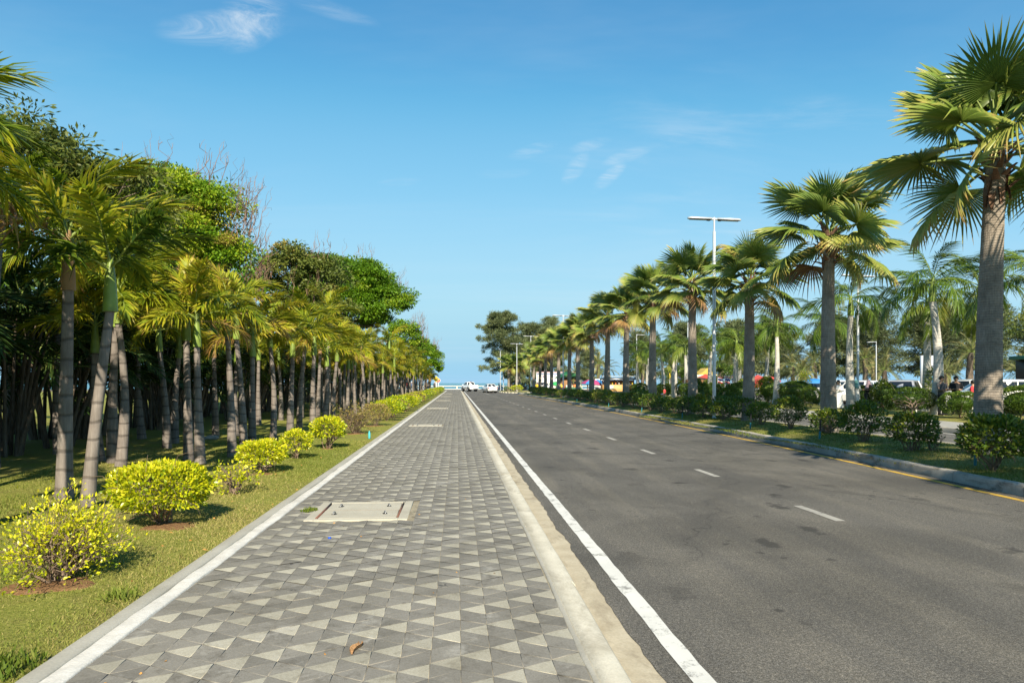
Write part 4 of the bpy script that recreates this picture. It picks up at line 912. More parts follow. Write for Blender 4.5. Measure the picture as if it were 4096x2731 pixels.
def casuarina_meshes(seed, H, W, lean=0.0, n=9000, low=0.18, ragged=1.0, size=0.55):
    r = np.random.default_rng(seed); g = Geo(); s = np.linspace(0, 1, 9)
    tr = np.stack([lean * s ** 1.5 + 0.15 * np.sin(s * 5), 0.1 * np.sin(s * 4), H * 0.95 * s], -1); tube(g, tr, np.linspace(0.03 * H * 0.55, 0.03, 9), 9)
    tips = []
    for i in range(int(30 * ragged) + 18):
        u = low + (0.97 - low) * ((i + 0.5) / (30 * ragged + 18)); p = np.array([np.interp(u, s, tr[:, k]) for k in range(3)]); a = i * GA + r.normal(0, 0.4)
        v_ = (u - low) / (1 - low); prof = min(1.0, 0.55 + v_ * 3.0) * max(0.05, 1 - v_ ** 1.9) ** 0.75
        L = W * prof * r.uniform(0.65, 1.1) + 0.4; q = p + np.array([L * math.cos(a), L * math.sin(a), L * r.uniform(0.10, 0.55) - (0.15 * L if u < 0.4 else 0)])
        lp, lr = limb(p, q, 0.014 * H * 0.3 * (1 - u * 0.6), 0.012, r, 0.14, 7); tube(g, lp, lr, 5, cap=False)
        for k in range(1, 7):
            for _ in range(3 if k < 5 else 4):
                b = lp[k] + r.normal(0, 0.28, 3) * (0.4 + 0.1 * L); tips.append(b)
                if r.random() < 0.35: l2, r3 = limb(lp[k], b, 0.015, 0.006, r, 0.2, 3); tube(g, l2, r3, 3, cap=False)
    tips = np.array(tips); k = len(tips); idx = r.integers(0, k, n); off = sph(n, r) * (r.random(n) ** 0.5)[:, None] * np.array([0.62, 0.62, 0.42]) * size / 0.55
    out = norm(tips[idx] - np.array([lean * 0.5, 0, H * 0.4])); D = out * 0.7 + off * 1.1 + np.array([0, 0, -0.45]) + r.normal(0, 0.3, (n, 3))
    ct = r.normal(0, 0.14, k); t = np.clip(0.42 + ct[idx] + r.normal(0, 0.08, n), 0, 1); gl_ = Geo(); leaves(gl_, tips[idx] + off, D, size * r.uniform(0.6, 1.3, n), size * 0.17, t, fine=False, r=r)
    return g.mesh('trunk', 'tree_bark', smooth=True), gl_.mesh('crown', 'needle', tint=True)
CAS = [casuarina_meshes(1, 17.5, 8.2, -2.6, 52000, 0.10), casuarina_meshes(2, 18.5, 4.6, 0.6, 20000, 0.3), casuarina_meshes(3, 13.5, 4.6, 0.5, 19000, 0.22), casuarina_meshes(4, 12, 4.2, -0.6, 19000, 0.2)]
def casuarina(x, y, v, sc, rz, label):
    e = empty('casuarina', (x, y, 0), rz, label, 'tree', 'casuarinas along the beach'); e.scale = (sc,) * 3
    ob('trunk', CAS[v][0], e); ob('crown', CAS[v][1], e, kind='stuff')
casuarina(12.0, 150, 0, 1.0, 0, 'large leaning casuarina at the end of the road left of the lamp posts')
casuarina(22.5, 166, 1, 1.0, 0, 'tall thin topped casuarina just right of the large leaning one')
casuarina(20.0, 157, 0, 0.86, 2.6, 'broad casuarina behind the far lamp posts, between the leaning one and the notice board')
casuarina(17.0, 160, 2, 1.2, 1.0, 'lower casuarina between the leaning one and the thin one')
casuarina(29.0, 150, 3, 0.8, 2.0, 'small casuarina behind the first date palms near the sea')
cpos = [(37, 134, 3, 1.0), (45, 130, 2, 1.0), (53, 127, 3, 1.15), (60, 124, 2, 0.95), (67, 118, 3, 1.15), (73, 113, 2, 1.1), (80, 110, 3, 1.2), (86, 104, 2, 1.1), (93, 100, 3, 1.25), (99, 96, 2, 1.15), (106, 92, 3, 1.3), (90, 118, 2, 1.2), (76, 126, 3, 1.2), (48, 140, 2, 1.1), (64, 134, 3, 1.2), (101, 108, 3, 1.3), (112, 99, 2, 1.2)]
for i, (x, y, v, sc) in enumerate(sorted(cpos)):
    casuarina(x, y, v, sc, i * 1.3, f'casuarina in the beach belt behind the parking, {nth(i + 1)} from the left')
# a round canopied small tree at the right edge and clipped greenery behind the stalls
crown_tree('broadleaf_tree', 62, 66, 'spreading thin leaved tree over the green roofed pavilion at the right edge', None, 30, 3.5, [(0, 0, 7.5, 5, 4, 1.8), (3, 0, 6, 3, 3, 1.4)], 9000, 0.25, 'olive_leaf', (0.3, 0.15), 90, 0.8)
crown_tree('broadleaf_tree', 33, 92, 'dense dark green hedge tree behind the food truck', None, 31, 1.2, [(0, 0, 2.6, 2.6, 2, 1.8), (3.5, 0, 2.6, 2.4, 2, 1.7), (-3, 0, 2.3, 2, 2, 1.5)], 9000, 0.22, 'hedge_leaf', (0.35, 0.15), 90, 0.6)
#crown_tree('broadleaf_tree', 47, 74, 'leafy dark green tree behind the parked cars below the blue panel', None, 32, 1.4, [(0, 0, 3.2, 2.6, 2, 1.6), (2.5, 0, 2.8, 2, 2, 1.4)], 7000, 0.25, 'tree_leaf', (0.3, 0.15), 70, 0.6)

# ------------------------------------------------------------------ areca undergrowth
def areca_meshes(seed):
    r = np.random.default_rng(seed); g = Geo(); gf = Geo()
    for i in range(16):
        a = r.uniform(0, 6.28); L = r.uniform(1.6, 3.0); le = r.uniform(0.12, 0.5); s = np.linspace(0, 1, 6)
        P = np.stack([(0.25 + le * L * s ** 1.3) * math.cos(a), (0.25 + le * L * s ** 1.3) * math.sin(a), L * s], -1); tube(g, P, np.linspace(0.045, 0.022, 6), 6, cap=False)
        for k in range(3):
            f = ARF[int(r.integers(3))]; m = place_dir(P[-1 - (k % 2)], a + r.normal(0, 0.9), RAD(r.uniform(5, 75)), r.uniform(0.8, 1.15), r.normal(0, 0.3)); mm = np.array(m)
            V = np.concatenate(f.V) @ mm[:3, :3].T + mm[:3, 3]; n0 = gf.n
            gf.V.append(V); gf.L += [l + n0 for l in f.L]; gf.T += f.T; gf.Mi += f.Mi; gf.A.append(np.clip(np.concatenate(f.A) + r.normal(0, 0.1), 0, 1)); gf.n += len(V)
    return g.mesh('stems', 'tree_bark', smooth=True), gf.mesh('foliage', ['areca_leaf', 'petiole'], tint=True)
ARF = [pinnate(90 + i, L=1.9, n=26, ll=0.55, lw=0.05, bend=1.0 + 0.2 * i, plume=8, ang=(60, 30), sag=0.4, tint=(0.35, 0.2), tipdry=0.3, vshape=25) for i in range(3)]
ARE = [areca_meshes(900 + i) for i in range(4)]
ra = np.random.default_rng(8); cnt = 0
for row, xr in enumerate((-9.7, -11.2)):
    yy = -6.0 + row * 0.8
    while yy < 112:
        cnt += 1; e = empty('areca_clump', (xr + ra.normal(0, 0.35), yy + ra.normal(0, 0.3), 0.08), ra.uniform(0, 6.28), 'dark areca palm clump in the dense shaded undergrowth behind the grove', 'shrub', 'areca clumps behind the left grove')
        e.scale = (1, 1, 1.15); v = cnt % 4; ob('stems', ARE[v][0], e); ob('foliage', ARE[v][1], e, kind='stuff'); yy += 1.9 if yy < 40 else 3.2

# ------------------------------------------------------------------ shrubs
def shrub_mesh(seed, w, h, nleaf, leaf, mat, tint=(0.5, 0.2), stems=14, stemr=0.012, shell=0.55, base=0.18, sparse=False, flat_top=0.0, aspect=0.5, bushy=3, core=False):
    r = np.random.default_rng(seed); g = Geo(); ends = []
    for i in range(stems):
        d = sph(1, r)[0]; d[2] = abs(d[2]); q = np.array([d[0] * w * 0.46, d[1] * w * 0.46, base + (h - base) * (0.35 + 0.6 * d[2])]) * r.uniform(0.75, 1.0)
        p0 = np.array([r.normal(0, 0.03), r.normal(0, 0.03), -0.02]); lp, lr = limb(p0, q, stemr * r.uniform(0.7, 1.3), stemr * 0.35, r, 0.12, 6); lp[:, 2] -= 0.10 * np.linalg.norm(q) * np.sin(np.linspace(0, 1, 6) * math.pi) * 0.6; tube(g, lp, lr, 5, cap=False); ends.append(lp[-1])
        for _ in range(bushy):
            s0 = lp[int(r.integers(2, 5))]; q2 = s0 + (q - s0) * r.uniform(0.5, 1.0) + r.normal(0, w * 0.12, 3); q2[2] = max(q2[2], 0.05); l2, r2_ = limb(s0, q2, stemr * 0.5, stemr * 0.2, r, 0.15, 4); tube(g, l2, r2_, 4, cap=False); ends.append(q2)
            for _k in range(2 if bushy > 3 else 1):
                q3 = q2 + r.normal(0, w * 0.09, 3) + np.array([0, 0, w * 0.05]); l3, r3 = limb(l2[2], q3, stemr * 0.28, stemr * 0.14, r, 0.15, 3); tube(g, l3, r3, 3, cap=False); ends.append(q3)
    if sparse:
        E_ = np.array(ends); idx = r.integers(0, len(E_), nleaf); P = E_[idx] + r.normal(0, w * 0.045, (nleaf, 3)); D = r.normal(0, 0.7, (nleaf, 3)) + norm(P - np.array([0, 0, h * 0.3])) + np.array([0, 0, 0.5])
    else:
        d = sph(nleaf, r); low = d[:, 2] < -0.75; d[low, 2] *= -1; lump = 1 + 0.10 * np.sin(d[:, 0] * 5 + seed) * np.cos(d[:, 1] * 4.3 + seed * 2) + 0.06 * np.sin(d[:, 2] * 9 + d[:, 0] * 7 + seed) + 0.05 * np.sin(d[:, 1] * 13 + seed)
        sq = 1.0 / np.maximum(np.abs(d), 1e-3).max(1) ** flat_top if flat_top else 1.0
        rr = (shell + (1 - shell) * r.random(nleaf) ** 0.5) * lump * sq; P = d * rr[:, None] * np.array([w / 2, w / 2, (h - base) / 2]) + np.array([0, 0, base + (h - base) / 2]); P[:, 2] = np.maximum(P[:, 2], 0.03); D = d * 1.0 + r.normal(0, 0.55, (nleaf, 3)) + np.array([0, 0, 0.35])
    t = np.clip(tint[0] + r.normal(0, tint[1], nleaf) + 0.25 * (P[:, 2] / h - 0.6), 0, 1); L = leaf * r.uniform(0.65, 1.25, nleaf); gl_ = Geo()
    leaves(gl_, P, D, L, L * aspect, t, fine=leaf > 0.03, r=r)
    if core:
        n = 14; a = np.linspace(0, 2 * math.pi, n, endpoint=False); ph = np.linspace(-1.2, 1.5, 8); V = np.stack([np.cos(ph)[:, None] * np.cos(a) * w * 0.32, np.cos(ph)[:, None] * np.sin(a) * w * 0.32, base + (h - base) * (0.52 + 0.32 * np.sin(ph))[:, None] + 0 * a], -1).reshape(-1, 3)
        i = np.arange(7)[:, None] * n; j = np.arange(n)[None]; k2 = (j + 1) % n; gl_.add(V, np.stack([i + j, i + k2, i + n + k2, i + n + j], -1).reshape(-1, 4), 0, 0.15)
    return g.mesh('stems', 'twig', smooth=True), gl_.mesh('foliage', mat, tint=True)
def shrub(x, y, z, ms, label, group, rz=0.0, sc=1.0, name='shrub', cat='shrub'):
    e = empty(name, (x, y, z), rz, label, cat, group); e.scale = sc if isinstance(sc, tuple) else (sc, sc, sc)
    ob('stems', ms[0], e); ob('foliage', ms[1], e, kind='stuff'); return e
GY = 'golden shrubs along the path'
shrub(-2.99, 5.40, 0.1, shrub_mesh(1, 0.94, 0.55, 3800, 0.040, 'gold_leaf', (0.55, 0.24), 34, 0.011, sparse=True, bushy=5, base=0.1), 'sparse golden shrub with bare brown stems nearest the camera', GY, sc=(0.80, 0.80, 0.90))
shrub(-3.13, 7.55, 0.1, shrub_mesh(2, 1.16, 0.70, 7000, 0.056, 'gold_leaf', (0.48, 0.24), 16, 0.014, shell=0.7, flat_top=0.25), 'dense round golden shrub, largest and second nearest on the left', GY, sc=(0.83, 0.83, 0.90))
shrub(-2.98, 9.5, 0.1, shrub_mesh(3, 0.55, 0.50, 420, 0.05, 'gold_leaf', (0.5, 0.22), 12, 0.012, sparse=True, bushy=3, base=0.1), 'small thin golden shrub just behind the largest one', GY)
shrub(-3.24, 11.7, 0.1, shrub_mesh(4, 0.95, 0.58, 3200, 0.058, 'gold_leaf', (0.48, 0.24), 14, 0.012, shell=0.5, base=0.14), 'broad golden shrub, fourth from the camera', GY, sc=(0.86, 0.86, 0.92))
shrub(-3.13, 13.6, 0.1, shrub_mesh(5, 0.60, 0.58, 1200, 0.058, 'gold_leaf', (0.46, 0.24), 10, 0.012, shell=0.5, base=0.16), 'small golden shrub beside the fourth one', GY)
shrub(-2.93, 15.9, 0.1, shrub_mesh(6, 0.78, 0.72, 2800, 0.062, 'gold_leaf', (0.42, 0.24), 10, 0.016, shell=0.55, base=0.20), 'upright golden shrub on a short visible stem', GY)
DULL = [shrub_mesh(7, 1.0, 0.75, 900, 0.06, 'dull_leaf', (0.45, 0.25), 26, 0.009, sparse=True, bushy=5, base=0.1), shrub_mesh(8, 1.1, 0.78, 1500, 0.06, 'dull_leaf', (0.4, 0.25), 18, 0.009, shell=0.4, bushy=4)]
shrub(-3.25, 18.6, 0.1, shrub_mesh(9, 0.5, 0.55, 60, 0.05, 'dull_leaf', (0.6, 0.2), 14, 0.010, sparse=True, bushy=4, base=0.1), 'tiny almost leafless twiggy shrub before the brownish ones', GY)
shrub(-3.0, 20.6, 0.1, DULL[0], 'brownish twiggy shrub, nearest of the two dull ones', GY, sc=1.1)
shrub(-2.85, 24.2, 0.1, DULL[1], 'brownish yellow rounded shrub, farther of the two dull ones', GY, 1.0)
SM = [shrub_mesh(10, 1.15, 0.78, 1800, 0.075, 'gold_leaf', (0.34, 0.26), 8, 0.012, shell=0.5), shrub_mesh(11, 1.2, 0.80, 1500, 0.085, 'gold_leaf', (0.12, 0.2), 8, 0.012, shell=0.5), shrub_mesh(12, 1.2, 0.80, 1000, 0.09, 'dull_leaf', (0.3, 0.25), 8, 0.012, shell=0.5)]
yy = 27.4; k_ = 9; rs = np.random.default_rng(21)
pat = [1, 2, 0, 1, 2, 0, 2, 1, 1, 2, 0, 1, 2, 1, 0]
while yy < 120:
    k_ += 1; v = pat[k_ % 15]; shrub(-2.82 + rs.normal(0, 0.08), yy, 0.1, SM[v], f"{['golden', 'yellow green', 'dull olive'][v]} shrub in the hedge line by the path, {nth(k_)} from the camera", GY, rs.uniform(0, 6), (1.1, 1.1, rs.uniform(0.9, 1.1))); yy += rs.uniform(1.9, 2.5) if yy < 60 else rs.uniform(2.4, 3.4)
for x, y, r_ in ((-2.99, 5.35, 0.5), (-3.0, 7.4, 0.55), (-3.2, 11.5, 0.4), (-2.93, 15.8, 0.28), (-2.95, 20.5, 0.5), (-2.85, 24.1, 0.5), (-3.1, 13.5, 0.25)): soil_patch(x, y, r_ * 0.68, 0.100)
# dark shrubs of the median
GM = 'dark green shrubs along the median'
NB = [(8.75, 10.50, 1.02, 0.78, 2100, 0.085, 'glossy dark green round shrub at the right picture edge under the nearest fan palm'), (9.25, 13.2, 0.95, 0.72, 1500, 0.08, 'dark green shrub with a bare branch poking out on top, left of the nearest palm'), (9.65, 15.55, 1.0, 0.85, 1500, 0.08, 'loose light green tipped shrub, third from the right picture edge'),
      (9.95, 17.6, 0.9, 0.62, 1100, 0.08, 'low leggy dark shrub at the foot of the second fan palm'), (9.95, 19.8, 1.0, 0.90, 1400, 0.08, 'tall rounded dark shrub left of the second fan palm'), (10.0, 21.8, 0.9, 0.68, 1100, 0.08, 'leggy dark shrub left of the tall rounded one')]
for i, (x, y, w, h, nl, lf, lab) in enumerate(NB):
    shrub(x, y, 0.18, shrub_mesh(40 + i, w, h * 1.12, int(nl * 1.35), lf, 'hedge_leaf', (0.52, 0.22), 16, 0.012, shell=0.45, base=0.16, bushy=3), lab, GM)
e = shrub(9.55, 13.0, 0.18, shrub_mesh(60, 0.5, 0.5, 70, 0.06, 'hedge_leaf', (0.6, 0.2), 10, 0.008, sparse=True), 'small spindly shrub leaning out beside the bare branch shrub', GM)
gbb = Geo(); rb = np.random.default_rng(4)
P, R = limb((0, 0, 0.5), (-0.02, 0, 0.98), 0.030, 0.02, rb, 0.05); tube(gbb, P, R, 7)
for i in range(12):
    a = i * GA; q = P[-1] + np.array([0.34 * math.cos(a), 0.34 * math.sin(a), rb.uniform(0.0, 0.14)]); l2, r2_ = limb(P[-1 - i % 3], q, 0.010, 0.004, rb, 0.2, 5); tube(gbb, l2, r2_, 4)
ob('bare_branch', gbb.mesh('bare_branch', 'twig'), bpy.data.objects[[o.name for o in COL.objects if o.get('label', '').startswith('dark green shrub with a bare')][0]])
DM = [shrub_mesh(70 + i, (0.95, 1.05, 1.0, 0.9)[i], (0.7, 0.8, 0.62, 0.75)[i], 900, 0.085, 'hedge_leaf', ((0.5, 0.42, 0.55, 0.7)[i], 0.2), 10, 0.012, shell=0.5, base=0.12) for i in range(4)]
yy = 23.6; k_ = len(NB)
while yy < 94:
    k_ += 1; row = k_ % 2
    x = 9.85 + rs.normal(0, 0.1) + (0.55 if row else 0); far = yy > 55
    shrub(x, yy, 0.19, DM[int(rs.choice([0, 0, 1, 1, 2, 3]))], f'dark green rounded shrub in the median hedge, {nth(k_)} from the right', GM, rs.uniform(0, 6), rs.uniform(1.0, 1.28)); yy += rs.uniform(0.75, 1.05) if yy < 55 else rs.uniform(1.1, 1.6)
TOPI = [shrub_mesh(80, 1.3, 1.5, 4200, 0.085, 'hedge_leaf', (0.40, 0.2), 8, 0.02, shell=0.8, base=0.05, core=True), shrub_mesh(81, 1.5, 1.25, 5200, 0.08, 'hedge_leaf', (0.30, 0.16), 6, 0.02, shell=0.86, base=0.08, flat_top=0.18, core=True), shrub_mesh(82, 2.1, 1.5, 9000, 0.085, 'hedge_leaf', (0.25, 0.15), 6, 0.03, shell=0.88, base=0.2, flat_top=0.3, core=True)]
shrub(10.9, 26.6, 0.18, TOPI[0], 'dome shaped clipped shrub just right of the big double lamp post', 'clipped domes', 0, (0.78, 0.78, 0.86), 'topiary')
shrub(10.9, 30.2, 0.18, TOPI[0], 'taller dome shaped clipped shrub just left of the big double lamp post', 'clipped domes', 2, (0.78, 0.78, 1.0), 'topiary')
TR = [(20.6, 29.7, 2, (0.93, 0.93, 0.80), 'wide flat topped clipped bush left of the nearest pale palm'), (20.4, 26.2, 2, (0.72, 0.72, 0.70), 'wide clipped bush right of the nearest pale palm, before the standing men'), (20.9, 23.7, 2, (0.9, 0.9, 0.86), 'big clipped bush at the right picture edge behind the nearest fan palm'), (23.0, 35.2, 0, (1, 1, 1.0), 'rounded clipped bush behind the wide flat topped one'),
      (23.3, 37.5, 1, (0.9, 0.9, 1.0), 'clipped bush between the two women and the wide bush'), (20.6, 38.4, 1, (0.7, 0.7, 0.95), 'clipped cylinder bush behind the second fan palm'), (21.9, 42.6, 2, (0.9, 0.9, 1.0), 'low wide clipped bush left of the second fan palm'), (22.4, 46.4, 1, (1.1, 1.1, 1.0), 'clipped cushion bush before the white pickup'), (21.0, 49.2, 1, (1.2, 1.2, 1.15), 'clipped drum bush behind the third fan palm'),
      (22.6, 48.2, 0, (1.3, 1.3, 1.2), 'dome bush beside the clipped drum'), (23.0, 53.5, 0, (1.2, 1.2, 1.1), 'dome bush left of the red tents'), (20.9, 54.6, 1, (1.1, 1.1, 1.1), 'clipped drum bush left of the third fan palm'), (22.8, 59.2, 0, (1.4, 1.4, 1.3), 'large dome bush before the kiosk'), (21.0, 60.2, 1, (1.2, 1.2, 1.1), 'clipped ball bush right of the fourth fan palm'),
      (22.5, 66.5, 0, (1.3, 1.3, 1.1), 'large dome bush right of the orange food truck'), (20.9, 68.4, 1, (1.1, 1.1, 1.0), 'clipped ball bush between two pale trunks'), (22.4, 72.5, 1, (1.2, 1.2, 1.1), 'pale clipped ball bush near the food truck'), (20.9, 76.5, 1, (1.2, 1.2, 1.1), 'clipped ball bush before the food truck'), (21.4, 80.5, 1, (1.1, 1.1, 1.0), 'farthest clipped ball bush before the food truck')]
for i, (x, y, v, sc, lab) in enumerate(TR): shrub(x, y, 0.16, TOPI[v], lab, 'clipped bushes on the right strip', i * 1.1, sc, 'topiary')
CONE = shrub_mesh(83, 1.0, 2.3, 1500, 0.09, 'hedge_leaf', (0.62, 0.2), 8, 0.02, shell=0.35, base=0.1, sparse=False)
for x, y, s_, lab in ((24.2, 32.9, 1.0, 'loose upright shrub with light gaps behind the wide clipped bush'), (23.4, 44.4, 1.0, 'loose upright shrub before the white pickup windows'), (25.6, 27.4, 0.75, 'loose small upright shrub beside the man looking down'), (24.6, 23.4, 1.05, 'loose upright shrub at the right picture edge')):
    shrub(x, y, 0.1, CONE, lab, 'loose upright shrubs', x, s_)
shrub(9.6, 109.5, 0.2, shrub_mesh(84, 2.0, 1.0, 1200, 0.14, 'gold_leaf', (0.4, 0.2), 8, 0.02, shell=0.6), 'wide golden shrub on the far traffic island', None)
shrub(8.2, 112.5, 0.2, DM[0], 'small dark shrub left of the island palms', None, 0, 1.1)

# ------------------------------------------------------------------ grass blades and litter
def blades(name, label, x0, x1, y0, y1, n, zf, h, tint, mat='grass_blade', dens=None):
    r = np.random.default_rng(len(name) + n); X = r.uniform(x0, x1, n); Y = y0 + (y1 - y0) * r.random(n) ** 1.7; cl = np.sin(X * 2.1 + 1.3 * np.sin(Y * 1.7)) * np.cos(Y * 1.3 + X)
    keep = r.random(n) < 0.72 + 0.28 * cl; X, Y, cl = X[keep], Y[keep], cl[keep]; n = len(X); Z = zf(X, Y) - 0.004
    a = r.uniform(0, 6.28, n); w = 0.0018 + 0.0005 * Y; hh = h * r.uniform(0.3, 1.3, n) * (1 + 0.3 * cl) * np.where(r.random(n) < 0.03, 2.2, 1.0); lean = r.uniform(0.2, 1.1, n) * hh; b = r.uniform(0, 6.28, n)
    V = np.stack([np.stack([X - w * np.cos(a), Y - w * np.sin(a), Z], -1), np.stack([X + w * np.cos(a), Y + w * np.sin(a), Z], -1), np.stack([X + lean * np.cos(b), Y + lean * np.sin(b), Z + hh], -1)], 1)
    t = np.clip(tint + 0.22 * np.sin(X * 0.9 + 0.5 * Y) + r.normal(0, 0.18, n), 0, 1); g = Geo(); g.add(V, np.arange(3 * n).reshape(-1, 3), 0, np.repeat(t, 3))
    ob(name, g.mesh(name, mat, tint=True), label=label, cat='grass', kind='stuff')
blades('grass', 'short yellow green lawn grass left of the path', -7.0, -2.145, 3.6, 18.0, 300000, lawn_z, 0.024, 0.45)
blades('median_grass', 'short dull grass under the median shrubs', 8.1, 11.7, 8.0, 30.0, 60000, med_z, 0.035, 0.45)
def tuft(x, y, z, n, rad, h, label):
    r = np.random.default_rng(n); a = r.uniform(0, 6.28, n); R = rad * r.random(n) ** 0.6; P = np.stack([R * np.cos(a), R * np.sin(a), 0 * a], -1); D = r.normal(0, 0.6, (n, 3)) + np.array([0, 0, 1.0]); g = Geo(); leaves(g, P, D, h * r.uniform(0.5, 1.2, n), 0.014, np.clip(r.normal(0.12, 0.12, n), 0, 1), fine=False, r=r)
    ob('weed_tuft', g.mesh('weed_tuft', 'grass_blade', tint=True), None, (x, y, z), label=label, cat='weed', group='weeds')
tuft(-2.36, 3.75, 0.11, 300, 0.20, 0.07, 'green weeds in the lawn at the lower left corner'); tuft(-2.33, 4.95, 0.11, 160, 0.12, 0.07, 'green weeds beside the path border near the first shrub'); tuft(-1.70, 8.05, 0.12, 140, 0.10, 0.05, 'green weeds at the left edge of the nearest cover')
# ------------------------------------------------------------------ lamp posts
def lamp_pole(h, r0):
    g = Geo(); tube(g, [(0, 0, 0), (0, 0, h * 0.93)], [r0, r0 * 0.88], 14); tube(g, [(0, 0, h * 0.93), (0, 0, h)], [r0 * 0.5, r0 * 0.5], 12)
    lathe(g, [(r0 * 2.2, 0), (r0 * 2.2, 0.025), (r0 * 1.2, 0.03), (r0 * 1.05, 0.16)], 14); return g.mesh('pole', 'white_metal', smooth=False)
LP8, LP6 = lamp_pole(8.0, 0.070), lamp_pole(6.4, 0.06)
gh = Geo(); poly(gh, [(0.10, -0.12, 0.0), (0.95, -0.13, 0.0), (1.06, -0.06, 0.0), (1.06, 0.06, 0.0), (0.95, 0.13, 0.0), (0.10, 0.12, 0.0)], (0, 0, 0.055)); tube(gh, [(0.02, 0, 0.02), (0.14, 0, 0.02)], 0.045, 8); HEAD = gh.mesh('lamp_head', 'white_metal')
gh = Geo(); box(gh, (0.60, 0, -0.012), (0.76, 0.19, 0.022)); PANEL = gh.mesh('light_panel', 'grey_metal')
gh = Geo(); box(gh, (0.22, 0, -0.02), (0.12, 0.14, 0.05)); DRV = gh.mesh('driver_box', 'dark_metal')
def lamp(x, y, z, sc, label, double=True, pole=LP8, h=8.0, rz=0.0):
    e = empty('street_lamp', (x, y, z), rz, label, 'street lamp', 'street lamps'); e.scale = (sc,) * 3; ob('pole', pole, e)
    for a in ((0, math.pi) if double else (0,)):
        hd = ob('lamp_head', HEAD, e, (0, 0, h - 0.09), (0, RAD(2.0 if a else -2.0) * -1, a)); ob('light_panel', PANEL, hd); ob('driver_box', DRV, hd)
    return e
lamp(10.15, 26.3, 0.15, 1.0, 'tall double headed street lamp among the median palms, nearest', rz=RAD(-3))
lamp(10.2, 65.2, 0.15, 1.0, 'double headed street lamp on the median, second along the row')
lamp(10.2, 94.2, 0.15, 1.0, 'double headed street lamp at the tip of the median')
lamp(9.95, 113.5, 0.2, 1.0, 'double headed street lamp on the far traffic island')
lamp(8.3, 131, 0.1, 1.0, 'thin street lamp beyond the far traffic island', rz=1.3)
lamp(10.2, 150, 0.0, 1.0, 'farthest street lamp in front of the leaning casuarina')
lamp(25.9, 75.0, 0.0, 1.05, 'single arm street lamp beside the kiosk', False)
lamp(23.5, 88, 0.0, 1.0, 'single arm street lamp near the food truck', False)
lamp(24.0, 39.2, 0.1, 1.0, 'street lamp behind the two women', True, LP8)
lamp(38.5, 60, 0.0, 0.85, 'short single arm lamp over the parked cars, arm to the left', False, LP6, 6.4, math.pi)

# ------------------------------------------------------------------ vehicles
PAINT = {}
def paint(key, col):
    if key not in PAINT:
        plain('car_' + key, col, 0.28, 0.0 if key in ('white', 'black') else 0.25, 0.5, 0.03, 3, coat=0.6); PAINT[key] = 'car_' + key
    return PAINT[key]
for kx, cx_ in (('white', (0.72, 0.72, 0.70)), ('silver', (0.42, 0.43, 0.45)), ('navy', (0.02, 0.035, 0.09)), ('black', (0.015, 0.015, 0.017)), ('grey', (0.16, 0.17, 0.18)), ('maroon', (0.12, 0.03, 0.035)), ('red', (0.5, 0.03, 0.03))): paint(kx, cx_)
plain('car_glass', (0.012, 0.016, 0.02), 0.06, 0, 0.7, 0.05)
plain('tyre', (0.018, 0.018, 0.018), 0.85); plain('rim', (0.45, 0.46, 0.47), 0.3, 0.8); plain('tail_red', (0.45, 0.015, 0.012), 0.2, 0, 0.6); plain('lamp_white', (0.75, 0.75, 0.72), 0.15, 0, 0.6); plain('plate', (0.7, 0.7, 0.66), 0.5); plain('chrome', (0.6, 0.6, 0.6), 0.15, 1.0)
def wheel_mesh(R, W):
    g = Geo(); lathe(g, [(R * 0.62, -W / 2), (R * 0.92, -W / 2), (R, -W * 0.36), (R, W * 0.36), (R * 0.92, W / 2), (R * 0.62, W / 2)], 22, axis='y', cap=False); t = g.mesh('tyre', 'tyre', smooth=False)
    g = Geo(); lathe(g, [(R * 0.63, -W * 0.42), (R * 0.60, W * 0.30), (R * 0.12, W * 0.28)], 22, axis='y', cap=True)
    for s in (-1, 1):
        for i in range(5):
            a = i * 2 * math.pi / 5; ca, sa = math.cos(a), math.sin(a); w = 0.045; pts = [(ca * R * 0.08 - sa * w, s * W * 0.40, sa * R * 0.08 + ca * w), (ca * R * 0.6 - sa * w * 1.4, s * W * 0.46, sa * R * 0.6 + ca * w * 1.4), (ca * R * 0.6 + sa * w * 1.4, s * W * 0.46, sa * R * 0.6 - ca * w * 1.4), (ca * R * 0.08 + sa * w, s * W * 0.40, sa * R * 0.08 - ca * w)]
            poly(g, pts, (0, s * 0.012, 0))
    return t, g.mesh('rim', 'rim')
WH = {'car': wheel_mesh(0.31, 0.20), 'big': wheel_mesh(0.38, 0.26)}
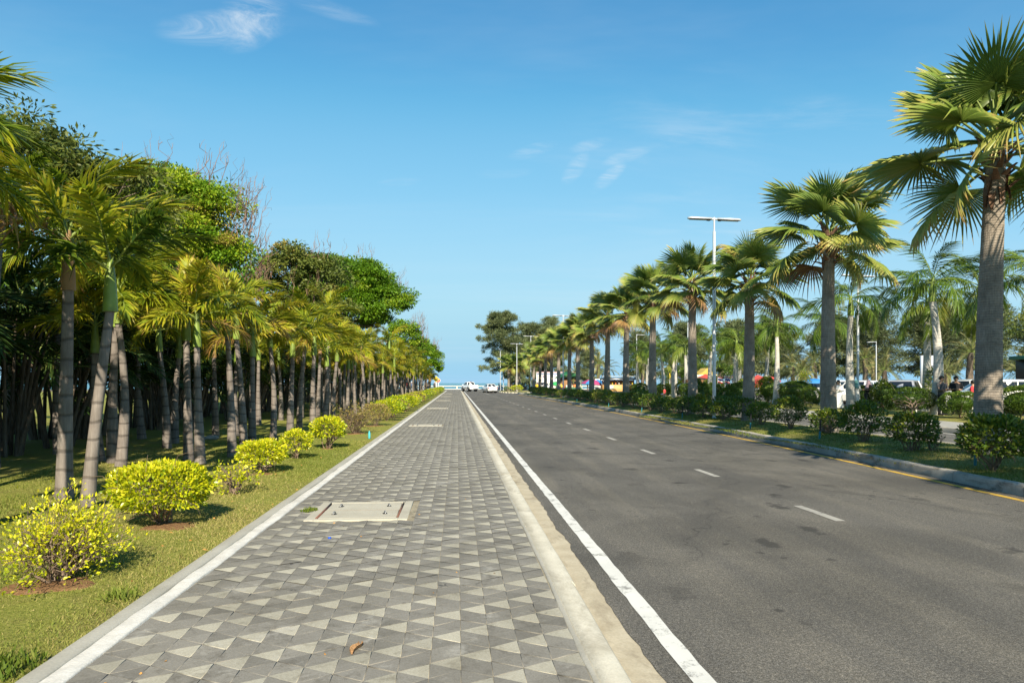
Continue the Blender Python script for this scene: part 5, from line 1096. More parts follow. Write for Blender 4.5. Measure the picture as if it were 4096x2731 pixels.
SPEC = {
 # x from rear (-) to front (+): (x, half width, bottom, shoulder, top)
 'sedan': dict(sec=[(-2.2, 0.60, 0.42, 0.72, 0.90), (-2.12, 0.78, 0.26, 0.86, 1.00), (-1.75, 0.84, 0.22, 0.92, 1.04), (-1.1, 0.85, 0.20, 0.92, 1.02), (0, 0.85, 0.20, 0.90, 0.98), (1.0, 0.85, 0.20, 0.86, 0.96), (1.7, 0.82, 0.22, 0.78, 0.88), (2.05, 0.74, 0.26, 0.66, 0.74), (2.15, 0.55, 0.36, 0.56, 0.60)], gh=dict(xb0=-1.72, xt0=-0.95, xt1=0.35, xb1=1.25, wb=0.80, wt=0.56, zb=0.97, zt=1.46), pil=[0.52], wb=(-1.32, 1.30), wheel='car', track=0.74),
 'hatch': dict(sec=[(-2.0, 0.66, 0.40, 0.80, 0.94), (-1.95, 0.80, 0.28, 0.90, 1.00), (-1.4, 0.84, 0.22, 0.94, 1.02), (0, 0.85, 0.20, 0.92, 0.98), (0.9, 0.85, 0.20, 0.88, 0.97), (1.6, 0.80, 0.22, 0.76, 0.84), (1.95, 0.66, 0.28, 0.62, 0.68), (2.02, 0.5, 0.36, 0.55, 0.58)], gh=dict(xb0=-1.92, xt0=-1.35, xt1=0.20, xb1=1.25, wb=0.80, wt=0.58, zb=0.97, zt=1.50), pil=[0.35, 0.68], wb=(-1.28, 1.25), wheel='car', track=0.75),
 'suv': dict(sec=[(-2.3, 0.76, 0.45, 0.90, 1.06), (-2.24, 0.88, 0.36, 1.04, 1.14), (-1.4, 0.92, 0.32, 1.10, 1.18), (0, 0.93, 0.32, 1.08, 1.16), (1.0, 0.92, 0.32, 1.06, 1.14), (1.9, 0.88, 0.34, 0.98, 1.06), (2.25, 0.78, 0.40, 0.86, 0.94), (2.32, 0.6, 0.46, 0.78, 0.84)], gh=dict(xb0=-2.2, xt0=-1.9, xt1=0.15, xb1=1.0, wb=0.87, wt=0.68, zb=1.14, zt=1.76), pil=[0.32, 0.65], wb=(-1.40, 1.42), wheel='big', track=0.80),
 'pickup': dict(sec=[(-2.6, 0.88, 0.55, 1.02, 1.10), (-2.5, 0.91, 0.48, 1.08, 1.16), (-1.4, 0.93, 0.42, 1.10, 1.17), (-0.9, 0.93, 0.42, 1.10, 1.17), (0.6, 0.92, 0.42, 1.08, 1.16), (1.3, 0.92, 0.42, 1.06, 1.16), (2.2, 0.88, 0.45, 1.00, 1.08), (2.5, 0.76, 0.50, 0.90, 0.96), (2.58, 0.6, 0.55, 0.8, 0.86)], gh=dict(xb0=-0.98, xt0=-0.82, xt1=0.55, xb1=1.35, wb=0.86, wt=0.66, zb=1.14, zt=1.80), pil=[0.48], wb=(-1.52, 1.58), wheel='big', track=0.82, bed=True),
}
def car(kind, col, x, y, z, rz, label, group='parked cars', sc=1.0, extras=()):
    S = SPEC[kind]; e = empty({'sedan': 'sedan_car', 'hatch': 'hatchback_car', 'suv': 'suv_car', 'pickup': 'pickup_truck'}[kind], (x, y, z), rz, label, 'pickup' if kind == 'pickup' else 'car', group); e.scale = (sc,) * 3
    sec = np.array(S['sec']); xs = np.unique(np.concatenate([np.linspace(sec[0, 0], sec[-1, 0], 40), sec[:, 0]])); n = len(xs)
    I = [np.interp(xs, sec[:, 0], sec[:, k]) for k in range(1, 5)]; w, zb, zs, zt = I; R = 0.31 if S['wheel'] == 'car' else 0.38
    arch = np.zeros(n)
    for wx in S['wb']: arch = np.maximum(arch, np.where(np.abs(xs - wx) < R * 1.18, R + np.sqrt(np.maximum(0, (R * 1.18) ** 2 - (xs - wx) ** 2)), 0))
    zlow = np.maximum(zb, arch)
    half = [(0 * w, zb), (w * 0.70, zb), (w * 0.72, np.maximum(zb, zlow)), (w * 0.96, zlow), (w, zlow * 0.4 + zs * 0.6), (w * 0.985, zs), (w * 0.90, zs * 0.3 + zt * 0.7), (w * 0.74, zt), (0 * w, zt + 0.025)]
    ring = [(-a, b) for a, b in half[::-1]][:-1] + half; k = len(ring)
    V = np.stack([np.stack([xs, a, b], -1) for a, b in ring], 1).reshape(-1, 3); i = np.arange(n - 1)[:, None] * k; j = np.arange(k - 1)[None]
    g = Geo(); g.add(V, np.stack([i + j, i + k + j, i + k + j + 1, i + j + 1], -1).reshape(-1, 4)[:, ::-1]); g.add(V, [tuple(range(k))[::-1], tuple(range((n - 1) * k, n * k))])
    body = ob('body', g.mesh('body', PAINT[col], smooth=False), e)
    q = S['gh']; C = lambda s, t, u: None
    bl, tl = q['xb1'] - q['xb0'], q['xt1'] - q['xt0']
    def P_(u, side, v):                                # u 0 rear..1 front, side -1..1, v 0..1 up
        xb = q['xb0'] + bl * u; xt = q['xt0'] + tl * u; ww = q['wb'] * (1 - v) + q['wt'] * v; ww *= 1 - 0.06 * abs(u - 0.5) * 2 * v
        return np.array([xb * (1 - v) + xt * v, ww * side, q['zb'] * (1 - v) + q['zt'] * v])
    g = Geo(); us = np.linspace(0, 1, 7); sd = np.linspace(-1, 1, 7); vv = np.linspace(0, 1, 5)
    for s in (-1, 1):
        VV = np.array([[P_(u, s, v) for u in us] for v in vv]).reshape(-1, 3); ii = np.arange(4)[:, None] * 7; jj = np.arange(6)[None]; F = np.stack([ii + jj, ii + jj + 1, ii + 8 + jj, ii + 7 + jj], -1).reshape(-1, 4); g.add(VV, F if s < 0 else F[:, ::-1])
    for u, fl in ((0, 1), (1, 0)):
        VV = np.array([[P_(u, s, v) + np.array([(0.05 if u else -0.05) * (1 - s * s) * 1.0, 0, 0]) for s in sd] for v in vv]).reshape(-1, 3); ii = np.arange(4)[:, None] * 7; jj = np.arange(6)[None]; F = np.stack([ii + jj, ii + jj + 1, ii + 8 + jj, ii + 7 + jj], -1).reshape(-1, 4); g.add(VV, F[:, ::-1] if fl else F)
    VV = np.array([[P_(u, s, 1) + np.array([(0.05 if u == 1 else -0.05 if u == 0 else 0) * (1 - s * s), 0, 0.05 * (1 - s * s) * math.sin(math.pi * (0.15 + 0.7 * u))]) for s in sd] for u in us]).reshape(-1, 3); ii = np.arange(6)[:, None] * 7; jj = np.arange(6)[None]; g.add(VV, np.stack([ii + jj, ii + 7 + jj, ii + 8 + jj, ii + jj + 1], -1).reshape(-1, 4)[:, ::-1])
    cab = ob('cabin', g.mesh('cabin', PAINT[col], smooth=False), e)
    cuts = [0.07] + S['pil'] + [0.90]
    for s in (-1, 1):
        for a, b in zip(cuts[:-1], cuts[1:]):
            g = Geo(); poly(g, [P_(a + 0.012, s, 0.10), P_(b - 0.012, s, 0.10), P_(b - 0.012, s, 0.86), P_(a + 0.012, s, 0.86)], (0, s * 0.006, 0.002)); ob('side_window', g.mesh('side_window', 'car_glass'), cab)
    for u, nm in ((0, 'rear_window'), (1, 'windscreen')):
        sgn = 1 if u else -1; g = Geo(); so = np.linspace(-0.86, 0.86, 7); pts = [P_(u, s, v) + np.array([sgn * 0.05 * (1 - s * s), 0, 0]) for v in (0.12, 0.88) for s in (so if v < 0.5 else so[::-1])]; poly(g, pts, (sgn * 0.007, 0, 0.004)); ob(nm, g.mesh(nm, 'car_glass'), cab)
    for wx in S['wb']:
        for s in (-1, 1):
            t, rm = WH[S['wheel']]; wo_ = ob('wheel', t, e, (wx, s * S['track'], R)); wo_.name = 'wheel'; ob('rim', rm, wo_)
            g = Geo(); lathe(g, [(R * 1.16, -0.12), (R * 1.16, 0.10)], 20, axis='y'); ob('wheel_well', g.mesh('wheel_well', 'black_plastic'), e, (wx, s * (S['track'] - 0.22), R + 0.02))
    xr, xf = sec[0, 0], sec[-1, 0]; wr = np.interp(sec[1, 0], sec[:, 0], sec[:, 1]); zsr = np.interp(sec[1, 0], sec[:, 0], sec[:, 3])
    tall = S['wheel'] == 'big'
    for s in (-1, 1):
        g = Geo(); box(g, (sec[1, 0] - 0.005, s * (wr - 0.10), zsr - (0.10 if tall else 0.06)), (0.16, 0.17 if tall else 0.24, 0.36 if tall else 0.16), bev=0.02); ob('tail_light', g.mesh('tail_light', 'tail_red'), e)
        g = Geo(); wf = np.interp(sec[-2, 0], sec[:, 0], sec[:, 1]); zf_ = np.interp(sec[-2, 0], sec[:, 0], sec[:, 3]); box(g, (sec[-2, 0] - 0.04, s * (wf - 0.12), zf_ - 0.02), (0.22, 0.26, 0.14), bev=0.02); ob('headlight', g.mesh('headlight', 'lamp_white'), e)
        g = Geo(); box(g, (q['xb1'] - 0.28, s * (q['wb'] + 0.13), q['zb'] + 0.10), (0.10, 0.20, 0.14), bev=0.02); ob('mirror', g.mesh('mirror', PAINT[col]), e)
        for dx_ in (-0.25, -1.05 if kind != 'pickup' else 0.6):
            g = Geo(); box(g, (dx_ + 0.1, s * (S['track'] + (0.125 if tall else 0.115)), q['zb'] - 0.14), (0.17, 0.025, 0.03), bev=0.008); ob('door_handle', g.mesh('door_handle', 'chrome'), e)
    g = Geo(); box(g, (xr - 0.03, 0, 0.58 if tall else 0.50), (0.02, 0.34, 0.16)); ob('number_plate', g.mesh('number_plate', 'plate'), e)
    g = Geo(); box(g, (sec[1, 0] - 0.05, 0, 0.50 if tall else 0.28), (0.16, 2 * wr * 0.92, 0.18 if tall else 0.10), bev=0.03); ob('rear_bumper', g.mesh('rear_bumper', 'grey_metal' if kind == 'pickup' else 'black_plastic'), e)
    if S.get('bed'):
        g = Geo(); box(g, (-1.75, 0, 1.205), (1.44, 1.50, 0.03)); ob('bed_liner', g.mesh('bed_liner', 'black_plastic'), e)
        g = Geo()
        for s in (-1, 1): box(g, (-1.78, s * 0.82, 1.20), (1.62, 0.10, 0.10), bev=0.02)
        box(g, (-2.54, 0, 1.20), (0.08, 1.56, 0.10), bev=0.02); ob('bed_rail', g.mesh('bed_rail', PAINT[col]), e)
    if 'bar' in extras: g = Geo(); box(g, (-0.25, 0, q['zt'] + 0.085), (0.5, 0.62, 0.05), bev=0.02); ob('roof_rack', g.mesh('roof_rack', 'chrome'), e)
    if 'stop' in extras: g = Geo(); box(g, (q['xt0'] - 0.07, 0, q['zt'] - 0.01), (0.05, 0.30, 0.05)); ob('brake_light', g.mesh('brake_light', 'tail_red'), e)
    return e
H90 = math.pi / 2
car('pickup', 'white', 2.35, 131.6, 0.0, H90 + RAD(19), 'white double cab pickup turning left at the end of the road', None, extras=('bar', 'stop'))
car('sedan', 'white', 5.35, 112.3, 0.0, H90 + RAD(11), 'white sedan driving away on the dashed line behind the pickup', None)
car('hatch', 'silver', 14.6, 160, 0.0, 0.0, 'silver car passing behind the far island palms', None)
car('suv', 'white', 15.0, 118, 0.0, -H90 + 0.15, 'white and dark fronted car coming round beside the white notice board', None)
car('hatch', 'navy', 18.8, 112, 0.0, -H90 + 0.5, 'navy car in front of the white notice board', None)
PK = [(27.2, 44.5, 'suv', 'white', -2.5, 'white suv facing the road behind the clipped cushion bush'), (29.3, 50.5, 'pickup', 'white', 0.45, 'white pickup with canopy height cab below the red parasol'), (26.6, 39.0, 'suv', 'silver', -2.3, 'silver suv behind the second fan palm'), (31.0, 47.0, 'suv', 'white', 2.6, 'white suv in the second parking row behind the women'),
      (28.0, 34.2, 'suv', 'white', 2.85, 'white suv with light rear windows behind the loose upright shrub'), (33.0, 41.5, 'pickup', 'white', 0.25, 'white pickup with blue tinted windscreen in the second parking row'), (29.6, 30.4, 'pickup', 'maroon', 0.4, 'dark maroon pickup between two pale palm trunks'), (27.2, 27.6, 'sedan', 'grey', 0.7, 'grey sedan behind the standing men'),
      (33.6, 32.5, 'suv', 'silver', -2.6, 'silver suv beyond the man looking down'), (36.0, 29.8, 'suv', 'white', 2.7, 'white suv beside the person in red'), (30.5, 25.0, 'sedan', 'black', -2.7, 'black sedan at the right edge of the parking'), (37.0, 26.6, 'hatch', 'white', 0.3, 'white hatchback at the right picture edge'),
      (30.6, 57.0, 'suv', 'black', 0.3, 'black suv parked below the red tent'), (34.0, 52.0, 'sedan', 'white', 2.7, 'white sedan in the far parking row beside the black suv'), (37.5, 46.0, 'hatch', 'grey', -2.7, 'grey hatchback in the far parking row'), (40.0, 38.0, 'suv', 'navy', 0.3, 'navy suv in the far parking row'), (43.0, 34.0, 'pickup', 'silver', 2.8, 'silver pickup in the far parking row'),
      (26.8, 67.0, 'suv', 'silver', 0.2, 'silver van like car left of the fourth fan palm')]
for x, y, kd, c, rz, lab in PK: car(kd, c, x, y, 0.0, rz, lab)

# ------------------------------------------------------------------ people
plain('skin', (0.42, 0.25, 0.16), 0.6, var=0.06); plain('hair', (0.012, 0.010, 0.009), 0.5); CLO = {}
for kx, cx_ in dict(white=(0.72, 0.72, 0.70), teal=(0.12, 0.28, 0.28), black=(0.015, 0.015, 0.018), pink=(0.55, 0.38, 0.42), charcoal=(0.06, 0.062, 0.068), red=(0.55, 0.05, 0.06), yellow=(0.65, 0.42, 0.02), denim=(0.06, 0.10, 0.20), mint=(0.15, 0.50, 0.45), grey=(0.3, 0.3, 0.3), tan=(0.5, 0.38, 0.25), orange=(0.7, 0.2, 0.06), blue=(0.05, 0.16, 0.5)).items(): CLO[kx] = 'cloth_' + kx; plain('cloth_' + kx, cx_, 0.85, var=0.1, scale=14)
def skin_body(J, E, Rr):
    me = bpy.data.meshes.new('body'); names = list(J); me.from_pydata([J[n] for n in names], [(names.index(a), names.index(b)) for a, b in E], []); o = bpy.data.objects.new('body_tmp', me); COL.objects.link(o)
    m = o.modifiers.new('s', 'SKIN'); m.use_smooth_shade = True; sv = me.skin_vertices[0].data
    for i, nme in enumerate(names): sv[i].radius = Rr[nme] if isinstance(Rr[nme], tuple) else (Rr[nme], Rr[nme]); sv[i].use_root = (nme == 'pelvis')
    m2 = o.modifiers.new('d', 'SUBSURF'); m2.levels = 1; m2.render_levels = 1
    dg = bpy.context.evaluated_depsgraph_get(); res = bpy.data.meshes.new_from_object(o.evaluated_get(dg)); bpy.data.objects.remove(o); res.materials.clear(); res.materials.append(M['skin']); return res
def person(x, y, z, rz, h, label, top='white', bottom='denim', pose='stand', dress=None, veil=None, hair=True, cap=None, group='people', bag=False):
    """faces local +Y"""
    k = h / 1.70; e = empty('person', (x, y, z), rz, label, 'person', group); e.scale = (k, k, k)
    seat = pose in ('sit', 'ride')
    hip = 0.92 if not seat else 0.50; J = {}
    J['pelvis'] = (0, 0, hip); J['waist'] = (0, 0.01, hip + 0.16); J['chest'] = (0, 0.0, hip + 0.38); J['collar'] = (0, -0.01, hip + 0.50); J['neck'] = (0, 0.0, hip + 0.58)
    hd = 0.05 if pose != 'look_down' else 0.10; J['jaw'] = (0, 0.015 + hd * 0.4, hip + 0.64); J['skull'] = (0, hd * 0.4, hip + 0.715); J['crown'] = (0, hd * 0.3, hip + 0.765); J['nose'] = (0, 0.105 + hd * 0.4, hip + 0.675)
    E_ = [('pelvis', 'waist'), ('waist', 'chest'), ('chest', 'collar'), ('collar', 'neck'), ('neck', 'jaw'), ('jaw', 'skull'), ('skull', 'crown'), ('jaw', 'nose')]
    Rr = dict(pelvis=(0.15, 0.105), waist=(0.125, 0.09), chest=(0.155, 0.105), collar=(0.10, 0.07), neck=0.052, jaw=(0.062, 0.070), skull=(0.080, 0.092), crown=(0.05, 0.058), nose=0.012)
    for s, sd in ((-1, 'l'), (1, 'r')):
        J['sh' + sd] = (s * 0.185, -0.01, hip + 0.47)
        if pose in ('hold', 'look_down', 'ride'): J['el' + sd] = (s * 0.235, 0.05, hip + 0.20); J['wr' + sd] = (s * 0.10, 0.26, hip + 0.22); J['ha' + sd] = (s * 0.06, 0.33, hip + 0.24)
        elif pose == 'reach' and s > 0: J['el' + sd] = (0.26, 0.20, hip + 0.34); J['wr' + sd] = (0.16, 0.42, hip + 0.36); J['ha' + sd] = (0.14, 0.50, hip + 0.37)
        else: J['el' + sd] = (s * 0.245, -0.02, hip + 0.20); J['wr' + sd] = (s * 0.25, 0.06, hip - 0.04); J['ha' + sd] = (s * 0.245, 0.09, hip - 0.12)
        E_ += [('collar', 'sh' + sd), ('sh' + sd, 'el' + sd), ('el' + sd, 'wr' + sd), ('wr' + sd, 'ha' + sd)]
        Rr.update({'sh' + sd: 0.058, 'el' + sd: 0.042, 'wr' + sd: 0.030, 'ha' + sd: (0.036, 0.02)})
        J['hi' + sd] = (s * 0.095, 0, hip - 0.06)
        if seat: J['kn' + sd] = (s * 0.15, 0.42, hip - 0.02); J['an' + sd] = (s * 0.13, 0.40, hip - 0.42); J['to' + sd] = (s * 0.13, 0.54, hip - 0.47)
        else: J['kn' + sd] = (s * 0.11, 0.02 + (0.05 * s if pose == 'walk' else 0), 0.49); J['an' + sd] = (s * 0.115, -0.02 + (0.14 * s if pose == 'walk' else 0), 0.08); J['to' + sd] = (s * 0.135, 0.14 + (0.14 * s if pose == 'walk' else 0), 0.03)
        E_ += [('pelvis', 'hi' + sd), ('hi' + sd, 'kn' + sd), ('kn' + sd, 'an' + sd), ('an' + sd, 'to' + sd)]
        Rr.update({'hi' + sd: 0.088, 'kn' + sd: 0.056, 'an' + sd: 0.038, 'to' + sd: (0.035, 0.025)})
    body = ob('body', skin_body(J, E_, Rr), e)
    g = Geo()                                           # fingers
    for s, sd in ((-1, 'l'), (1, 'r')):
        b = np.array(J['ha' + sd]); d = norm(b - np.array(J['wr' + sd])); lat = np.array([1.0, 0, 0]) if abs(d[0]) < 0.8 else np.array([0, 1.0, 0])
        for q in range(4):
            st = b + d * 0.015 + lat * (q - 1.5) * 0.017; tube(g, [st, st + d * 0.035, st + d * (0.06 + 0.01 * (q in (1, 2))) + np.array([0, 0, -0.02])], [0.008, 0.0075, 0.006], 5)
        st = b - lat * 0.03 * s; tube(g, [st, st + d * 0.03 - lat * 0.02 * s, st + d * 0.055 - lat * 0.02 * s], [0.009, 0.008, 0.006], 5)
    ob('fingers', g.mesh('fingers', 'skin'), e, kind='stuff')
    A = lambda n: np.array(J[n])
    def shell(rows, seg=14, mat='white', name='shirt'):
        g = Geo(); a = np.linspace(0, 2 * math.pi, seg, endpoint=False); V = np.concatenate([np.stack([c[0] + rx * np.cos(a), c[1] + ry * np.sin(a), 0 * a + c[2]], -1) for c, rx, ry in rows]); n_ = len(rows); i = np.arange(n_ - 1)[:, None] * seg; j = np.arange(seg)[None]; k2 = (j + 1) % seg
        g.add(V, np.stack([i + j, i + k2, i + seg + k2, i + seg + j], -1).reshape(-1, 4)); g.add(V[:seg], np.arange(seg)[None, ::-1]); g.add(V[-seg:], np.arange(seg)[None]); return g
    g = shell([(A('pelvis') + (0, 0, -0.08 if not seat else 0.0), 0.185, 0.14), (A('waist'), 0.168, 0.128), (A('chest'), 0.20, 0.140), (A('collar') + (0, 0, -0.02), 0.175, 0.105), (A('collar') + (0, 0, 0.035), 0.075, 0.07)])
    long_ = dress or veil or top in ('charcoal',)
    for sd in 'lr':
        s_, el_, wr_ = A('sh' + sd), A('el' + sd), A('wr' + sd); end = wr_ if long_ else el_ * 0.85 + s_ * 0.15
        tube(g, [s_ * 0.9 + A('collar') * 0.1, s_, (s_ + el_) / 2, el_, end] if long_ else [s_ * 0.9 + A('collar') * 0.1, s_, (s_ + el_) / 2, end], ([0.07, 0.078, 0.068, 0.060, 0.048] if long_ else [0.07, 0.078, 0.072, 0.070]), 9)
    ob('shirt' if not dress else 'sleeves', g.mesh('shirt', CLO[dress or top], smooth=True), e)
    if dress:
        hp = A('pelvis'); g = shell([((hp[0], hp[1], 0.10), 0.30, 0.27), ((hp[0], hp[1], 0.30), 0.275, 0.235), ((hp[0], hp[1], 0.62), 0.225, 0.18), (hp, 0.195, 0.15), (A('waist'), 0.172, 0.13)], 18); ob('dress', g.mesh('dress', CLO[dress], smooth=True), e)
    else:
        g = shell([(A('pelvis') + (0, 0, -0.10 if not seat else -0.06), 0.175, 0.135), (A('pelvis') + (0, 0, 0.10), 0.172, 0.130)])
        for sd in 'lr': tube(g, [A('hi' + sd) + (0, 0, 0.05), (A('hi' + sd) + A('kn' + sd)) / 2, A('kn' + sd), A('an' + sd) + (0, 0, 0.02)], [0.105, 0.092, 0.075, 0.062], 9)
        ob('trousers', g.mesh('trousers', CLO[bottom], smooth=True), e)
    g = Geo()
    for sd in 'lr':
        an, to = A('an' + sd), A('to' + sd); tube(g, [an - (0, 0.05, 0.03), an + (0, 0.02, -0.01), (an + to) / 2, to + (0, 0.05, 0.0)], [0.045, 0.052, 0.046, 0.030], 8)
    ob('shoes', g.mesh('shoes', CLO['black']), e, kind='stuff')
    sk = A('skull')
    def cap_shell(rad, lo, name, mat, back=0.0, neckdrop=0.0):
        g = Geo(); a = np.linspace(0, 2 * math.pi, 16, endpoint=False); rows = []
        for t_ in np.linspace(1.45, lo, 8):
            rows.append((math.cos(t_) * rad, sk[2] + 0.005 + math.sin(t_) * rad * 1.12))
        V = []
        for rr_, zz in rows:
            front = np.clip(np.sin(a), 0, 1); lift = 0.0 if neckdrop < 0 else (0.075 * front * (1 - min(1, max(0, (zz - sk[2]) / 0.10))))
            V.append(np.stack([sk[0] + rr_ * np.cos(a) * 0.92, sk[1] - back + rr_ * np.sin(a) * 1.02, zz + lift + 0 * a], -1))
        V = np.concatenate(V); i = np.arange(7)[:, None] * 16; j = np.arange(16)[None]; k2 = (j + 1) % 16; g.add(V, np.stack([i + j, i + 16 + j, i + 16 + k2, i + k2], -1).reshape(-1, 4)); g.add(V[:16], np.arange(16)[None]); return ob(name, g.mesh(name, mat, smooth=True), e)
    if veil:
        g = shell([(A('chest') + (0, -0.02, -0.06), 0.235, 0.20), (A('collar') + (0, -0.01, 0.0), 0.20, 0.165), (A('neck') + (0, 0, 0.02), 0.115, 0.115), (sk + (0, -0.03, 0.0), 0.108, 0.112), (sk + (0, -0.03, 0.06), 0.085, 0.09), (sk + (0, -0.03, 0.10), 0.03, 0.03)]); ob('headscarf', g.mesh('headscarf', CLO[veil], smooth=True), e)
    elif hair:
        cap_shell(0.108, -0.55, 'hair', 'hair', 0.022)
        if hair == 'long': g = shell([(A('chest') + (0, -0.13, 0.0), 0.09, 0.035), (A('neck') + (0, -0.09, 0), 0.085, 0.05), (sk + (0, -0.06, 0), 0.09, 0.06)]); ob('long_hair', g.mesh('long_hair', 'hair', smooth=True), e)
    if cap: cap_shell(0.118, 0.05, 'cap', CLO[cap], 0.012, -1)
    g = Geo()
    for s in (-1, 1): lathe(g, [(0.0, -0.012), (0.012, -0.006), (0.013, 0.0), (0.0, 0.012)], 8, c=(s * 0.032, sk[1] + 0.083, sk[2] - 0.005))
    ob('eyes', g.mesh('eyes', 'hair'), e, kind='stuff')
    if bag: g = Geo(); box(g, (0.26, 0.0, 0.82), (0.10, 0.24, 0.26), bev=0.02); tube(g, [(0.26, -0.1, 0.94), (0.22, -0.03, 1.3), (0.26, 0.1, 0.94)], 0.010, 5); ob('handbag', g.mesh('handbag', CLO['black']), e)
    return e
person(20.8, 35.8, 0.17, 2.6, 1.55, 'woman in a long white dress half hidden by the second fan palm', dress='white', hair='long', pose='hold')
person(21.95, 36.0, 0.17, -1.25, 1.58, 'woman in a white dress and teal headscarf holding a phone', dress='white', veil='teal', pose='hold')
person(22.55, 35.85, 0.17, 1.45, 1.58, 'woman in a black dress and pink headscarf with a bag', dress='black', veil='pink', pose='hold', bag=True)
person(21.35, 28.55, 0.17, -2.9, 1.70, 'man in a charcoal jacket and black trousers beside the nearest pale palm', top='charcoal', bottom='black', pose='hold')
person(22.6, 29.3, 0.17, 2.4, 1.70, 'man in a black shirt looking down behind the clipped bush', top='black', bottom='black', pose='look_down')
person(25.5, 31.9, 0.0, 0.6, 1.70, 'person in a red shirt seen from behind near the parked cars', top='red', bottom='white')
person(11.9, 101, 0.0, 2.9, 1.65, 'person in a yellow shirt and dark skirt beyond the median tip', top='yellow', bottom='denim', hair='long')
person(-3.9, 121, 0.1, 0.2, 1.72, 'person in a dark coat and white cap under the last palms by the signs', top='charcoal', bottom='black', cap='white')
person(-5.0, 119, 0.1, 0.3, 1.68, 'person in a pale grey shirt and cap under the last palms', top='grey', bottom='denim', cap='grey')
person(-8.0, 122, 0.1, 0.1, 1.70, 'person in dark clothes and white cap between far palm trunks', top='denim', bottom='black', cap='white')
person(-8.6, 118, 0.1, 0.4, 1.66, 'person in red between the far palm trunks', top='red', bottom='denim')
person(19.4, 98, 0.0, 2.6, 1.66, 'person in a mint shirt walking near the food stalls', top='mint', bottom='denim', pose='walk')
person(20.4, 98.5, 0.0, 2.9, 1.62, 'person in a black top and white shorts near the food stalls', top='black', bottom='white', hair='long')
person(17.6, 104, 0.0, 1.4, 1.66, 'person in dark clothes at the green food cart', top='black', bottom='black', pose='reach')
person(17.9, 107, 0.0, -1.2, 1.64, 'person in an orange top at the green food cart', top='orange', bottom='tan', pose='walk')
person(16.3, 108, 0.0, 0.5, 1.62, 'person in white behind the green food cart', top='white', bottom='denim')
person(13.9, 108, 0.0, 0.4, 1.68, 'person in a grey shirt beside the parked motorcycles', top='grey', bottom='black')
person(26.0, 54.5, 0.0, 0.8, 1.62, 'person in a pale shirt and cap among the parked cars below the blue canopy', top='grey', bottom='denim', cap='white')
person(20.3, 65.6, 0.16, 0.8, 1.3, 'person in red sitting low among the clipped balls', top='red', bottom='denim', pose='sit')

# ------------------------------------------------------------------ scooter with rider
plain('scooter_blue', (0.01, 0.08, 0.42), 0.25, 0, 0.5, 0.05, coat=0.5)
def scooter(x, y, rz, label, mat):
    e = empty('motor_scooter', (x, y, 0), rz, label, 'motorcycle', None); wt_, wr_ = wheel_mesh(0.28, 0.10)
    for wx in (-0.62, 0.62): w_ = ob('wheel', wt_, e, (wx, 0, 0.28)); ob('rim', wr_, w_)
    g = Geo(); sec = [(-0.85, 0.05, 0.55, 0.66), (-0.6, 0.14, 0.42, 0.76), (-0.2, 0.15, 0.34, 0.74), (0.05, 0.14, 0.26, 0.46), (0.35, 0.15, 0.26, 0.50), (0.46, 0.15, 0.34, 0.98), (0.58, 0.10, 0.55, 0.96)]
    rows = [[(x_, s * w_, z_) for s, z_ in ((-1, b), (-1, t), (1, t), (1, b))] for x_, w_, b, t in sec]; V = np.array(rows).reshape(-1, 3); n_ = len(sec); g.add(V, [(i * 4 + j, i * 4 + (j + 1) % 4, i * 4 + 4 + (j + 1) % 4, i * 4 + 4 + j) for i in range(n_ - 1) for j in range(4)]); g.add(V, [(3, 2, 1, 0), tuple(range(4 * n_ - 4, 4 * n_))])
    ob('fairing', g.mesh('fairing', mat), e); g = Geo(); box(g, (-0.38, 0, 0.79), (0.72, 0.24, 0.09), bev=0.03); ob('seat', g.mesh('seat', 'black_plastic'), e)
    g = Geo(); tube(g, [(0.62, 0, 0.28), (0.46, 0, 0.95), (0.42, 0, 1.06)], 0.028, 8); tube(g, [(0.36, -0.33, 1.08), (0.42, 0, 1.06), (0.36, 0.33, 1.08)], 0.018, 6); ob('handlebar', g.mesh('handlebar', 'dark_metal'), e)
    g = Geo(); lathe(g, [(0.0, 0), (0.09, 0.02), (0.09, 0.06), (0, 0.08)], 12, axis='x', c=(0.50, 0, 0.98)); ob('headlight', g.mesh('headlight', 'lamp_white'), e)
    for s in (-1, 1): g = Geo(); tube(g, [(0.38, s * 0.28, 1.08), (0.36, s * 0.32, 1.24)], 0.008, 5); box(g, (0.36, s * 0.33, 1.27), (0.03, 0.12, 0.08), bev=0.01); ob('mirror', g.mesh('mirror', 'dark_metal'), e)
    return e
scooter(11.0, 168, 0.15, 'blue motor scooter with rider passing along the sea front', 'scooter_blue')
person(10.75, 167.96, 0.34, -H90 + 0.15, 1.7, 'rider in a dark shirt on the blue scooter', top='black', bottom='tan', pose='ride')
person(10.3, 167.9, 0.36, -H90 + 0.15, 1.7, 'passenger with a white helmet behind the scooter rider', top='black', bottom='denim', pose='ride', cap='white')
for i, (x, y, rz) in enumerate(((14.6, 104.5, 2.2), (15.2, 105.2, 2.3), (15.8, 106, 2.1))): scooter(x, y, rz, f'black parked scooter by the food carts, {nth(i + 1)} from the left', 'black_plastic')['group'] = 'parked scooters'

